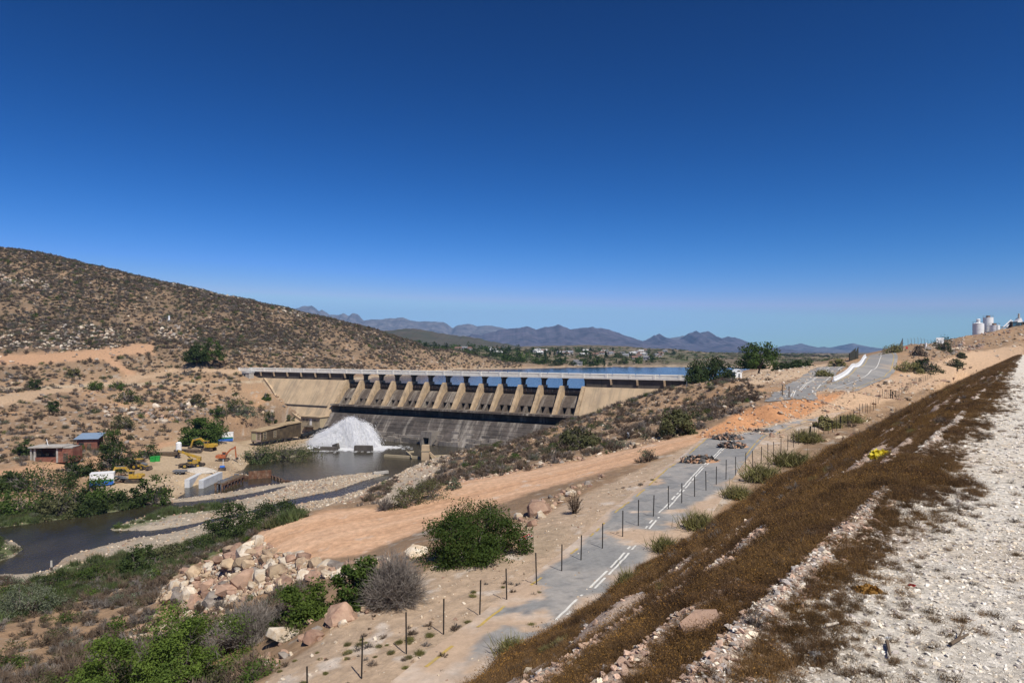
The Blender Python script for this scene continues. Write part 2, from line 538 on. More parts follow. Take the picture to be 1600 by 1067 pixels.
def emb(x, y):
    """embankment top surface"""
    a, p = 0.6 * x + 0.8 * y, 0.8 * x - 0.6 * y
    top = HC - 1.8 + 0.05 * fbm(x * 0.3, y * 0.3, 3, 3)
    q = -1.1 - p + 0.35 * fbm(a * 0.25, p * 0.2, 5, 3)
    sl = np.where(q > 0, q, 0)
    z = top - np.interp(a, [15, 60, 110], [0.775, 0.655, 0.64]) * np.where(sl < 1.5, sl * sl / 3.0, sl - 0.75)
    rill = np.where(q > 0.6, 1, 0) * (0.22 * np.sin(p * 2.2 + 1.2 * fbm(a * 0.08, p * 0.15, 9, 3)) + 0.25 * fbm(a * 0.25, p * 0.9, 12, 4))
    return z + rill * np.clip((q - 1.5) / 8, 0, 1) + np.clip(-p * 0.045, 0, 0.25) * np.where(q > -0.5, bare_at(a, p), 0)


def ground(x, y, masks=False):
    shp = np.shape(x)
    x, y = np.ravel(np.asarray(x, float)), np.ravel(np.asarray(y, float))
    z = rbf(x, y)
    R = np.hypot(x, y)
    a, p = 0.6 * x + 0.8 * y, 0.8 * x - 0.6 * y
    zm = zone_masks(x, y, z)
    smooth = np.clip(sum(zm.values()), 0, 1)
    amp = np.clip(R * 0.0035, 0.12, 1.1)
    amp = np.where(R > 900, 2.0, amp) * (1 - 0.85 * smooth)
    n = amp * (fbm(x * 0.055, y * 0.055, 1, 4) * 1.5 + fbm(x * 0.35, y * 0.35, 2, 4) * 0.8)
    n *= 1 - 0.9 * zm['paved']
    n += np.where(R < 160, 0.06 * fbm(x * 1.3, y * 1.3, 77, 3), 0)
    near = (y < 330) & (y > 60)
    sd = np.full(len(x), 999.0)
    if near.any():
        sd[near] = water_sd(x[near], y[near])
    nb = np.where(sd < 900, np.clip(sd / 12, 0.15, 1), 1)
    z = z + n * nb
    # level pads cut for the valve house and the pump house
    ds, dt = (x + 75.8) * 0.873 - (y - 312.0) * 0.488, -(x + 75.8) * 0.488 - (y - 312.0) * 0.873
    pad = np.clip(np.minimum.reduce([ds + 27, 17 - ds, dt - 11, 66 - dt]) / 3.0, 0, 1)
    z = z * (1 - pad) + np.minimum(z, 0.7) * pad
    w = sd < 900
    zz = z[w]; s = sd[w]
    bank = np.clip(s / 2.5, 0, 1)
    low = 0.55 + 0.25 * fbm(x[w] * 0.2, y[w] * 0.2, 41, 3)
    land = np.where(s < 60, np.maximum(zz, low), zz)
    zz = np.where(s < 0, -0.08 - np.minimum(1.5, -s * 0.4), land * bank + 0.05 * (1 - bank))
    z[w] = zz
    if masks:
        return z.reshape(shp), zm, sd.reshape(shp), R
    return z.reshape(shp)


def surf(x, y):
    x, y = np.asarray(x, float), np.asarray(y, float)
    return np.maximum(ground(x, y), emb(x, y))


def hit(px, py, y0=4.0, y1=2000.0, n=2400):
    """where the line of sight through a picture point meets the terrain"""
    Y = np.geomspace(y0, y1, n)
    X = (px - 800) / F * Y
    Z = HC - (py - HY) / F * Y
    g = surf(X, Y)
    k = np.argmax(g >= Z)
    if not (g >= Z).any(): k = n - 1
    return np.array((X[k], Y[k], g[k]))


def down(px, Y):
    X = (px - 800) / F * Y
    return np.array((X, Y, float(surf(np.array([X]), np.array([Y]))[0])))

# ------------------------------------------------------------ setting: ground sheets
M_ground = mat('ground_mat', (0.3, 0.2, 0.1), attr=True, var=0.30, scale=1.6, bump=0.09, bscale=4.5, rough=0.95, spec=0.1)
M_groundfar = mat('far_ground_mat', (0.3, 0.2, 0.1), attr=True, var=0.35, scale=0.08, bump=0.6, bscale=0.2, rough=0.95, spec=0.1)
th_f = np.radians(np.linspace(-46.5, 46.5, 760))
th_c = np.radians(np.linspace(46.5, 313.5, 60))[1:-1]
TH = np.concatenate([th_f, th_c])
RR = np.concatenate([np.geomspace(2.5, 24, 8)[:-1], np.geomspace(24, 620, 640), np.geomspace(620, 3000, 90)[1:], np.geomspace(3000, 38000, 24)[1:]])
gx = np.sin(TH)[None] * RR[:, None]
gy = np.cos(TH)[None] * RR[:, None]
gz, ZM, SD, GR = ground(gx, gy, masks=True)
GX, GY, GZ = gx.ravel(), gy.ravel(), gz.ravel()
ga, gp = 0.6 * GX + 0.8 * GY, 0.8 * GX - 0.6 * GY
under = (gp > -19.0) & (ga < 330) & (GR < 420)
GZ = np.where(under, np.minimum(GZ, emb(GX, GY) - 0.6), GZ)
SDr = SD.ravel()


def lerp(a, b, t):
    return a + (np.asarray(b) - a) * t[:, None]


n1 = fbm(GX * 0.02, GY * 0.02, 101, 5)
n2 = fbm(GX * 0.12, GY * 0.12, 111, 5)
n3 = fbm(GX * 0.6, GY * 0.6, 121, 4)
col = np.tile(np.array([0.345, 0.228, 0.137]), (len(GX), 1))
col = lerp(col, (0.24, 0.165, 0.105), np.clip(n1 * 1.8 + 0.3, 0, 1))
col = lerp(col, (0.44, 0.27, 0.15), np.clip(n2 * 2.0 - 0.25, 0, 1))
col = lerp(col, (0.40, 0.35, 0.29), np.clip(n3 * 3.0 - 0.9, 0, 0.8))
# left hill higher up: browner and greyer
hill = np.clip((GZ - 20) / 20, 0, 1) * (GX < 0) * (GR > 190) * (GR < 700)
col = lerp(col, (0.165, 0.120, 0.078), hill * np.clip(0.75 + n2, 0, 1))
PXg, PYg = proj(GX, GY, GZ)
# valley floor sand and shingle
near_w = np.clip(1 - (SDr - 8) / 14, 0, 1) * (GZ < 3.0)
col = lerp(col, (0.40, 0.335, 0.255), near_w * np.clip(0.9 + n2, 0, 1))
col = lerp(col, (0.30, 0.26, 0.20), near_w * np.clip(n3 * 2.5, 0, 0.7))
# green strips by the river
for pl in ([(-80, 960), (0, 925), (60, 905), (105, 882), (180, 868), (290, 848), (350, 832), (460, 800), (480, 808), (410, 828), (330, 872), (240, 905), (150, 930), (70, 955), (0, 975), (-80, 985)],
           [(172, 830), (203, 814), (266, 794), (347, 787), (345, 796), (270, 806), (215, 822)],
           [(-80, 852), (0, 844), (36, 858), (20, 870), (0, 876), (-80, 890)],
           [(0, 826), (62, 818), (131, 808), (187, 800), (225, 789), (220, 783), (160, 796), (100, 800), (0, 806)]):
    sel = (GR > 50) & (GR < 230)
    m = np.zeros(len(GX))
    m[sel] = np.clip(0.5 - (sdist(np.stack([PXg[sel], PYg[sel]], -1), pl) + 5 * n3[sel]) / 6, 0, 1)
    col = lerp(col, (0.085, 0.115, 0.040), m * 0.85)
zm = ZM
dirt_c = np.array([0.57, 0.345, 0.205])
t_al, t_pe = 0.89 * GX + 0.45 * GY, 0.89 * GY - 0.45 * GX
trk = np.clip(fbm(t_al * 0.03, t_pe * 0.55, 131, 5) * 1.6 + 0.35, 0, 1)
rut = np.clip(np.cos(t_pe * 1.9 + 2.5 * fbm(t_al * 0.03, t_pe * 0.1, 137, 3)) * 2 - 1.1, 0, 1) * np.clip(fbm(t_al * 0.05, t_pe * 0.3, 139, 3) * 2 + 0.5, 0, 1)
col = lerp(col, dirt_c, zm['track'])
col = lerp(col, (0.64, 0.42, 0.27), zm['track'] * trk * 0.8)
col = lerp(col, (0.40, 0.235, 0.14), zm['track'] * rut * 0.55)
col = lerp(col, (0.60, 0.47, 0.36), zm['track'] * np.clip(n3 * 3 - 1.2, 0, 0.8))
col = lerp(col, (0.52, 0.265, 0.13), zm['bank'])
col = lerp(col, (0.54, 0.37, 0.235), zm['dirt'])
col = lerp(col, (0.46, 0.34, 0.235), zm['verge'])
col = lerp(col, (0.38, 0.29, 0.20), zm['verge'] * np.clip(n2 * 2.2, 0, 0.8))
col = lerp(col, (0.58, 0.50, 0.42), zm['verge'] * np.clip(n3 * 3 - 0.8, 0, 0.8))
col = lerp(col, (0.45, 0.34, 0.22), zm['site'])
col = lerp(col, (0.33, 0.24, 0.15), zm['site'] * np.clip(n2 * 2.5, 0, 0.7))
col = lerp(col, (0.56, 0.41, 0.27), zm['sand'])
for k in ('shedroad', 'upperroad', 'hillroad'):
    col = lerp(col, (0.48, 0.29, 0.17) if k != 'hillroad' else (0.47, 0.33, 0.21), zm[k] * 0.9)
col = lerp(col, (0.50, 0.42, 0.32), zm['beach'] * 0.8)
# bed of the river and the lake
col = lerp(col, (0.05, 0.045, 0.03), (SDr < -0.3).astype(float))
far = np.clip((GR - 560) / 150, 0, 1)
farc = lerp(np.tile(np.array([0.20, 0.155, 0.105]), (len(GX), 1)), (0.30, 0.23, 0.15), np.clip(fbm(GX * 0.006, GY * 0.006, 141, 5) * 2, 0, 1))
farc = lerp(farc, (0.13, 0.125, 0.07), np.clip(fbm(GX * 0.011, GY * 0.011, 151, 5) * 2.2, 0, 1))
beach = np.clip(1 - np.abs(GZ - 21.8) / 0.7, 0, 1) * (GR > 300)
farc = lerp(farc, (0.45, 0.36, 0.25), beach)
col = lerp(col, (0.45, 0.36, 0.25), beach * (1 - far))
col = col * (1 - far[:, None]) + farc * far[:, None]

nr, nc = len(RR), len(TH)
ii = np.arange(nr * nc).reshape(nr, nc)
q = np.stack([ii[:-1, :], np.roll(ii, -1, 1)[:-1, :], np.roll(ii, -1, 1)[1:, :], ii[1:, :]], -1).reshape(-1, 4)
V = np.stack([GX, GY, GZ], -1)
fc = V[q].mean(1)
mk = lambda a: a[q].mean(1)
cls = np.zeros(len(q), int)
fR = mk(GR)
cls[(fc[:, 0] < -0.02 * fc[:, 1] - 20) & (fc[:, 2] > 4.5) & (fR > 185) & (fR <= 640)] = 1
cls[(mk(SDr) < 14) & (fc[:, 2] < 2.2)] = 2
cls[mk(zm['track']) > 0.5] = 3
cls[mk(zm['bank']) > 0.5] = 4
cls[mk(zm['site']) > 0.5] = 5
cls[fR > 640] = 6
for k, nm in enumerate(('ground', 'hillside', 'gravel_bank', 'dirt_track', 'dirt_bank', 'work_yard', 'far_land')):
    qs = q[cls == k]
    if not len(qs): continue
    u, inv = np.unique(qs, return_inverse=True)
    me = mesh_np(nm, V[u], inv.reshape(-1, 4), smooth=True)
    at = me.color_attributes.new('Col', 'FLOAT_COLOR', 'POINT')
    at.data.foreach_set('color', np.concatenate([np.clip(col[u], 0.01, 0.9), np.ones((len(u), 1))], 1).astype(np.float32).ravel())
    tag(obj(nm, me, M_groundfar if k == 6 else M_ground), kind='structure')

# embankment the photographer stands on: gravel top and steep planted side
M_emb = mat('embankment_mat', (0.4, 0.35, 0.3), attr=True, var=0.30, scale=9.0, bump=0.03, bscale=26.0, rough=0.95, spec=0.1, cells=30.0)
pa = np.concatenate([-np.geomspace(1, 80, 14)[::-1], np.linspace(0, 14, 150), np.geomspace(14, 460, 330)[1:]])
pp = np.concatenate([np.linspace(-24, -6, 80), np.linspace(-6, 1.5, 130)[1:], np.linspace(1.5, 14, 40)[1:]])
ea, ep = np.meshgrid(pa, pp, indexing='ij')
ex, ey = (0.6 * ea + 0.8 * ep).ravel(), (0.8 * ea - 0.6 * ep).ravel()
ez = emb(ex, ey)
edge = np.ravel(ep) < -22
ez = np.where(edge, np.minimum(ez, ground(ex, ey) - 0.4), ez)
m1 = fbm(ex * 0.5, ey * 0.5, 201, 5); m2 = fbm(ex * 3, ey * 3, 211, 4)
ec = np.tile(np.array([0.72, 0.65, 0.54]), (len(ex), 1))
ec = lerp(ec, (0.65, 0.56, 0.44), np.clip(m1 * 2, 0, 0.8))
ec = lerp(ec, (0.79, 0.73, 0.63), np.clip(m2 * 2, 0, 0.8))
sdm = np.clip((-0.9 - np.ravel(ep) + 0.8 * m1) / 0.8, 0, 1)
ec = lerp(ec, (0.47, 0.35, 0.265), sdm * 0.9)
ec = lerp(ec, (0.33, 0.225, 0.15), sdm * np.clip(m2 * 2 + 0.2, 0, 0.8))
ec = lerp(ec, (0.56, 0.43, 0.335), 0.9 * bare_at(ea.ravel(), ep.ravel()) * sdm)
me = mesh_np('embankment', np.stack([ex, ey, ez], -1), (lambda i: np.stack([i[:-1, :-1], i[1:, :-1], i[1:, 1:], i[:-1, 1:]], -1).reshape(-1, 4))(np.arange(ea.size).reshape(ea.shape)), smooth=True)
at = me.color_attributes.new('Col', 'FLOAT_COLOR', 'POINT')
at.data.foreach_set('color', np.concatenate([ec, np.ones((len(ec), 1))], 1).astype(np.float32).ravel())
tag(obj('embankment', me, M_emb), kind='structure')


# ------------------------------------------------------------ water
def water_mat(name, deep, rough, bscale, bump, stretch=(1, 1, 1)):
    m = bpy.data.materials.new(name); m.use_nodes = True
    N, L = m.node_tree.nodes, m.node_tree.links
    b = N['Principled BSDF']
    b.inputs['Base Color'].default_value = (*deep, 1)
    b.inputs['Roughness'].default_value = rough
    b.inputs['IOR'].default_value = 1.333
    g = N.new('ShaderNodeNewGeometry')
    mp = N.new('ShaderNodeMapping'); mp.inputs['Scale'].default_value = stretch
    mp.inputs['Rotation'].default_value = (0, 0, math.radians(25))
    L.new(g.outputs['Position'], mp.inputs['Vector'])
    n = N.new('ShaderNodeTexNoise'); n.inputs['Scale'].default_value = bscale; n.inputs['Detail'].default_value = 5
    L.new(mp.outputs[0], n.inputs['Vector'])
    p = N.new('ShaderNodeBump'); p.inputs['Distance'].default_value = bump
    L.new(n.outputs['Fac'], p.inputs['Height']); L.new(p.outputs[0], b.inputs['Normal'])
    n2 = N.new('ShaderNodeTexNoise'); n2.inputs['Scale'].default_value = bscale * 0.08; n2.inputs['Detail'].default_value = 4
    L.new(mp.outputs[0], n2.inputs['Vector'])
    mr = N.new('ShaderNodeMapRange'); mr.inputs[1].default_value = 0.35; mr.inputs[2].default_value = 0.65
    mr.inputs[3].default_value = 0.7; mr.inputs[4].default_value = 1.25
    L.new(n2.outputs['Fac'], mr.inputs[0])
    vm = N.new('ShaderNodeVectorMath'); vm.operation = 'SCALE'; vm.inputs[0].default_value = deep
    L.new(mr.outputs[0], vm.inputs['Scale']); L.new(vm.outputs[0], b.inputs['Base Color'])
    return m


def grid_sheet(name, x0, x1, y0, y1, z, m, n=24):
    X, Y = np.meshgrid(np.linspace(x0, x1, n), np.linspace(y0, y1, n), indexing='ij')
    i = np.arange(n * n).reshape(n, n)
    me = mesh_np(name, np.stack([X.ravel(), Y.ravel(), np.full(n * n, z)], -1), np.stack([i[:-1, :-1], i[1:, :-1], i[1:, 1:], i[:-1, 1:]], -1).reshape(-1, 4))
    return tag(obj(name, me, m), kind='structure')


M_river = water_mat('river_water', (0.040, 0.034, 0.020), 0.12, 1.6, 0.10, (1.0, 0.5, 1))
M_lake = water_mat('lake_water', (0.012, 0.040, 0.085), 0.15, 0.8, 0.10, (1, 0.3, 1))
grid_sheet('river', -150, 40, 60, 300, 0.0, M_river)
# the lake behind the dam: a sheet that ends inside the dam body
P1 = np.array((-75.8, 312.0)); U = np.array((0.873, -0.488)); DN = np.array((-0.488, -0.873))


def dam(s, t, z):
    q = P1 + U * s + DN * t
    return (q[0], q[1], z)


lk = [dam(-62, -4, 21.3), dam(150, -4, 21.3)] + [(170, 330, 21.3), (260, 500, 21.3), (420, 760, 21.3), (100, 800, 21.3), (-260, 760, 21.3), (-160, 480, 21.3)]
mb = MB(); mb.add(lk, [tuple(range(len(lk)))])
tag(mb.build('reservoir', M_lake), kind='structure')

# ------------------------------------------------------------ roads
M_road = mat('asphalt', (0.2, 0.2, 0.2), attr=True, var=0.18, scale=3.0, bump=0.008, bscale=30, rough=0.9, spec=0.2)
M_white = mat('road_paint_white', (0.70, 0.68, 0.62), var=0.15, scale=2, rough=0.8, base2=(0.38, 0.35, 0.30), scale2=1.3, mix2=(0.55, 0.75))
M_yellow = mat('road_paint_yellow', (0.50, 0.35, 0.10), var=0.2, scale=2, rough=0.8, base2=(0.36, 0.30, 0.18), scale2=1.1, mix2=(0.5, 0.7))


def path_xy(pts, step):
    pts = np.array(pts, float)
    # smooth with Catmull-Rom
    out = []
    P = np.vstack([2 * pts[0] - pts[1], pts, 2 * pts[-1] - pts[-2]])
    for i in range(1, len(P) - 2):
        n = max(2, int(np.linalg.norm(P[i + 1] - P[i]) / step))
        for k in range(n):
            t = k / n
            out.append(0.5 * ((2 * P[i]) + (-P[i - 1] + P[i + 1]) * t + (2 * P[i - 1] - 5 * P[i] + 4 * P[i + 1] - P[i + 2]) * t * t + (-P[i - 1] + 3 * P[i] - 3 * P[i + 1] + P[i + 2]) * t ** 3))
    out.append(pts[-1])
    return np.array(out)


def frame(c):
    d = np.gradient(c, axis=0)
    d /= np.linalg.norm(d, axis=1)[:, None]
    return np.stack([d[:, 1], -d[:, 0]], -1)      # to the right of travel


def ribbon(name, c, t0, t1, nt, lift, colf=None, parent=None, m=None, keep=None, jit=0.0):
    r = frame(c)
    s = np.concatenate([[0], np.cumsum(np.linalg.norm(np.diff(c, axis=0), axis=1))])
    T = np.linspace(t0, t1, nt)
    x = c[:, 0:1] + r[:, 0:1] * T; y = c[:, 1:2] + r[:, 1:2] * T
    if jit:
        w = fbm(s * 0.6, s * 0 + 3, 7, 3) * jit
        x[:, 0] += r[:, 0] * w; y[:, 0] += r[:, 1] * w
        x[:, -1] -= r[:, 0] * w[::-1]; y[:, -1] -= r[:, 1] * w[::-1]
    zc = ground(c[:, 0] + r[:, 0] * 0, c[:, 1])
    z = ground(x, y) + lift
    S, TT = np.broadcast_to(s[:, None], x.shape), np.broadcast_to(T[None], x.shape)
    i = np.arange(x.size).reshape(x.shape)
    qd = np.stack([i[:-1, :-1], i[1:, :-1], i[1:, 1:], i[:-1, 1:]], -1).reshape(-1, 4)
    if keep is not None:
        k = keep(x.ravel(), y.ravel(), S.ravel(), TT.ravel())
        qd = qd[k[qd].all(1)]
        if not len(qd): return None
    me = mesh_np(name, np.stack([x.ravel(), y.ravel(), z.ravel()], -1), qd, smooth=True)
    if colf is not None:
        at = me.color_attributes.new('Col', 'FLOAT_COLOR', 'POINT')
        cc = colf(x.ravel(), y.ravel(), S.ravel(), TT.ravel())
        at.data.foreach_set('color', np.concatenate([cc, np.ones((len(cc), 1))], 1).astype(np.float32).ravel())
    return obj(name, me, m or M_road, parent)


def ap2(a, p): return (0.6 * a + 0.8 * p, 0.8 * a - 0.6 * p)


old_c = path_xy([ap2(18, -20.9), ap2(26.8, -22.6), ap2(50, -27), ap2(70, -31.4), ap2(90, -35.4), ap2(104, -37.2), ap2(121, -36.0), ap2(136, -33)], 0.3)


def cover(x, y, s, t):
    """how much soil lies on the old road"""
    a = 0.6 * x + 0.8 * y
    tm = np.interp(a, [20, 30, 45, 58, 72, 110, 130], [2.6, 3.6, 4.5, 5.4, 8, 8.5, 5])
    e = np.clip((t + 1.6 * fbm(x * 0.35, y * 0.35, 301, 4) - tm) / 0.8, 0, 1)
    pt = np.clip((fbm(x * 0.22, y * 0.22, 311, 5) - np.interp(a, [20, 45, 70, 100], [0.24, 0.20, 0.34, 0.3])) / 0.10, 0, 1)
    l = np.clip((0.25 - t + 0.5 * fbm(x * 0.5, y * 0.5, 321, 3)) / 0.25, 0, 1)
    return np.maximum.reduce([e, pt, l * 0.9, np.clip((25 - a + 3 * fbm(x * 0.4, y * 0.4, 327, 3)) / 2, 0, 1)])


def road_col(x, y, s, t):
    c = np.tile(np.array([0.255, 0.25, 0.24]), (len(x), 1))
    c = lerp(c, (0.35, 0.325, 0.295), np.clip(fbm(x * 0.3, y * 0.3, 331, 5) * 2 + 0.2, 0, 1))
    c = lerp(c, (0.19, 0.187, 0.182), np.clip(fbm(x * 1.2, y * 1.2, 341, 4) * 3 - 0.6, 0, 0.8))
    d = np.tile(np.array([0.48, 0.35, 0.245]), (len(x), 1))
    d = lerp(d, (0.56, 0.46, 0.37), np.clip(fbm(x * 0.6, y * 0.6, 351, 4) * 2, 0, 1))
    k = cover(x, y, s, t)
    return c * (1 - k[:, None]) + d * k[:, None]


nobank = lambda x, y: zone_masks(x, y, rbf(x, y))['bank'] < 0.35
old_road = tag(ribbon('road', old_c, -0.5, 7.6, 34, 0.07, road_col, keep=lambda x, y, s, t: nobank(x, y)), kind='structure')
vis = lambda x, y, s, t: (cover(x, y, s, t) < 0.5) & (fbm(x * 0.9, y * 0.9, 363, 4) < 0.36) & nobank(x, y)
ribbon('edge_line', old_c, 0.15, 0.32, 2, 0.085, None, old_road, M_yellow, lambda x, y, s, t: (fbm(x * 0.8, y * 0.8, 361, 3) < np.interp(0.6 * x + 0.8 * y, [25, 45, 60], [0.0, 0.15, 0.33])) & nobank(x, y))
for t in (3.55, 3.85):
    ribbon('centre_line', old_c, t, t + 0.14, 2, 0.085, None, old_road, M_white, vis)
ribbon('edge_line', old_c, 7.1, 7.25, 2, 0.085, None, old_road, M_yellow, lambda x, y, s, t: nobank(x, y) & (0.6 * x + 0.8 * y > 80) & (fbm(x * 0.5, y * 0.5, 371, 3) < 0.2))

plain = lambda x, y, s, t: lerp(lerp(np.tile(np.array([0.26, 0.25, 0.235]), (len(x), 1)), (0.33, 0.31, 0.28), np.clip(fbm(x * 0.15, y * 0.15, 381, 5) * 2.2 + 0.2, 0, 1)), (0.48, 0.36, 0.25), np.clip(fbm(x * 0.08, y * 0.08, 391, 5) * 3 - 0.75, 0, 0.9))
# road that runs on to the dam
h = [hit(*q)[:2] for q in ((1232, 632), (1252, 609), (1278, 588), (1306, 572.5))]
dam_c = path_xy(h, 0.6)
rag = lambda x, y, s, t: (s + 3.0 * fbm(x * 0.3, y * 0.3, 401, 4) > 2.5) & (np.abs(t) + 1.2 * fbm(x * 0.25, y * 0.25, 403, 4) < 4.6)
dr = tag(ribbon('road', dam_c, -5.0, 5.0, 40, 0.12, plain, keep=rag), kind='structure')
on_top = lambda x, y, s, t: (s > 7 + t) & (zone_masks(x, y, rbf(x, y))['bank'] < 0.1)
for t in (-0.35, 0.1): ribbon('centre_line', dam_c, t, t + 0.2, 2, 0.16, None, dr, M_white, on_top)
ribbon('centre_line', dam_c, -1.4, -1.15, 2, 0.16, None, dr, M_white, lambda x, y, s, t: ((s % 6) < 3) & on_top(x, y, s, t))
ribbon('edge_line', dam_c, 3.6, 3.85, 2, 0.16, None, dr, M_white, lambda x, y, s, t: on_top(x, y, s, t) & (s > 12) & (fbm(x * 0.3, y * 0.3, 7, 3) < 0.2))
# road that climbs to the right
h = [down(1298, 176)[:2], down(1335, 198)[:2], down(1362, 230)[:2], down(1374, 266)[:2], down(1371, 300)[:2]]
up_c = path_xy(h, 1.0)
ur = tag(ribbon('road', up_c, -4.5, 6.3, 16, 0.12, plain), kind='structure')
ribbon('edge_line', up_c, -3.7, -3.5, 2, 0.16, None, ur, M_yellow)
ribbon('centre_line', up_c, 0.5, 0.7, 2, 0.16, None, ur, M_white)
ribbon('edge_line', up_c, 4.9, 5.1, 2, 0.16, None, ur, M_yellow)
# asphalt apron between the two roads
h = [down(1222, 172)[:2], down(1262, 172)[:2], down(1310, 178)[:2]]
tag(ribbon('road', path_xy(h, 0.5), -8, 8, 40, 0.095, keep=lambda x, y, s, t: (np.abs(t) + 2.5 * fbm(x * 0.2, y * 0.2, 405, 4) < 6.8) & (s + 3 * fbm(x * 0.3, y * 0.3, 407, 3) > 2), colf=lambda x, y, s, t: lerp(plain(x, y, s, t), (0.47, 0.37, 0.27), np.clip(fbm(x * 0.12, y * 0.12, 397, 4) * 2 + 0.45, 0, 0.95))), kind='structure')

# ------------------------------------------------------------ mountains
def mount_mat(name, a, b, sc):
    return mat(name, a, var=0.35, scale=sc, base2=b, scale2=sc * 0.5, mix2=(0.4, 0.6), rough=1.0, spec=0.0)


def ridge(name, sky, Z, depth, m, nx=320, nv=44, base=18.0, rug=0.45, sc=1.0, s=0):
    sky = np.array(sky, float)
    px = np.linspace(sky[0, 0], sky[-1, 0], nx)
    py = np.interp(px, sky[:, 0], sky[:, 1])
    py = py + fbm(px * 0.12, px * 0, s + 5, 4) * 1.6 * sc
    hc = HC + (HY - py) / F * Z
    X = (px - 800) / F * Z
    v = np.concatenate([np.linspace(0, 1, nv), np.linspace(1, 1.5, 8)[1:]])
    VV, XX = np.meshgrid(v, X, indexing='ij')
    H = np.broadcast_to(hc, VV.shape)
    prof = np.where(VV <= 1, VV ** 1.25, 1 - (VV - 1) * 1.2)
    u = XX / depth * 2.2
    rd = 1 - np.abs(fbm(u * 1.6 + 0.35 * fbm(u, VV * 2, s + 3, 3), VV * 1.3, s, 5)) * 2
    rd2 = fbm(u * 5, VV * 5, s + 9, 4)
    damp = 4 * np.clip(VV, 0, 1) * (1 - np.clip(VV, 0, 1))
    prof = prof * (1 - rug * damp * np.clip(1 - rd, 0, 1)) + 0.06 * rd2 * damp
    z = base + (H - base) * prof
    # keep faces below the line of sight to the crest
    Y = Z - depth * (1 - VV)
    z = np.where(VV < 1, np.minimum(z, HC + (H - HC) * Y / Z - 0.002 * Z * (1 - VV)), z)
    i = np.arange(XX.size).reshape(XX.shape)
    me = mesh_np(name, np.stack([XX.ravel(), Y.ravel(), z.ravel()], -1), np.stack([i[:-1, :-1], i[:-1, 1:], i[1:, 1:], i[1:, :-1]], -1).reshape(-1, 4), smooth=True)
    return tag(obj(name, me, m), kind='structure')


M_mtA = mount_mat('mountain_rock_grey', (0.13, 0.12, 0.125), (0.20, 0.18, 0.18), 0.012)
M_mtB = mount_mat('mountain_rock_haze_blue', (0.092, 0.088, 0.112), (0.130, 0.116, 0.142), 0.010)  # blue tint of distant haze mixed into the rock colour itself
M_hill = mount_mat('scrub_hill', (0.115, 0.095, 0.07), (0.07, 0.07, 0.045), 0.03)
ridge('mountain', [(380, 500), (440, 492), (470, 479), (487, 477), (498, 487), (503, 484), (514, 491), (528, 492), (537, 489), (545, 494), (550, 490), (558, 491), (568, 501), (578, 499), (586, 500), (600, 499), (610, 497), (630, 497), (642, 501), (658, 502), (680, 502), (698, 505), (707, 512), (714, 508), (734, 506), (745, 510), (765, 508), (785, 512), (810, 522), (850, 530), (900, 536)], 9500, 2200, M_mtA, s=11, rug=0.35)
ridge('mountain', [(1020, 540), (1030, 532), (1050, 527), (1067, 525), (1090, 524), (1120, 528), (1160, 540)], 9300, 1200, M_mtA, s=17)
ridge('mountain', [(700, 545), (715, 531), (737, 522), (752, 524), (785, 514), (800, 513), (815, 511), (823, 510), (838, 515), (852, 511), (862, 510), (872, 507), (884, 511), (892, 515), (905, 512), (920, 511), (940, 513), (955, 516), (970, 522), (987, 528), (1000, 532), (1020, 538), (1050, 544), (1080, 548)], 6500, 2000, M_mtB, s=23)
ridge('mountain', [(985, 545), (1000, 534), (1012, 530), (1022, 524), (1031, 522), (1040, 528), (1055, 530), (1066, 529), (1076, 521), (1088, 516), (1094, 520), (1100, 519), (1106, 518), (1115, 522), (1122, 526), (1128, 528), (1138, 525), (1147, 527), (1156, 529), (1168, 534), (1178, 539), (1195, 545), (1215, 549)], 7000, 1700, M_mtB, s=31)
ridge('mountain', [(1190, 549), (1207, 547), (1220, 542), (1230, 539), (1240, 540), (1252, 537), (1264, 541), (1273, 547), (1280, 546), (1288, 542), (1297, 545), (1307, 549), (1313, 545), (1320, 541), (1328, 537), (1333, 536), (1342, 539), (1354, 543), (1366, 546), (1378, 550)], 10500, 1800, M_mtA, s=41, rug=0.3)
ridge('scrub_hill', [(560, 528), (580, 520), (592, 517), (620, 515), (645, 513), (665, 516), (690, 521), (720, 525), (745, 528), (775, 535), (800, 539), (840, 545), (880, 549)], 2600, 900, M_hill, s=53, rug=0.2, base=25)
ridge('scrub_hill', [(780, 547), (820, 541), (870, 540), (920, 539), (980, 541), (1040, 547), (1100, 551), (1170, 553)], 2200, 700, mount_mat('brown_ridge', (0.20, 0.155, 0.10), (0.13, 0.11, 0.07), 0.03), s=59, rug=0.1, base=30, sc=0.3)

# ------------------------------------------------------------ air
m = bpy.data.materials.new('haze_air'); m.use_nodes = True
N, L = m.node_tree.nodes, m.node_tree.links
N.remove(N['Principled BSDF'])
pv = N.new('ShaderNodeVolumePrincipled')
pv.inputs['Color'].default_value = (0.24, 0.56, 1.0, 1)
pv.inputs['Density'].default_value = 6.3e-5
pv.inputs['Anisotropy'].default_value = 0.0
L.new(pv.outputs[0], N['Material Output'].inputs['Volume'])
hz = MB(); hz.box((0, 4000, 350), (26000, 15600, 720))
tag(hz.build('haze', m), kind='stuff')

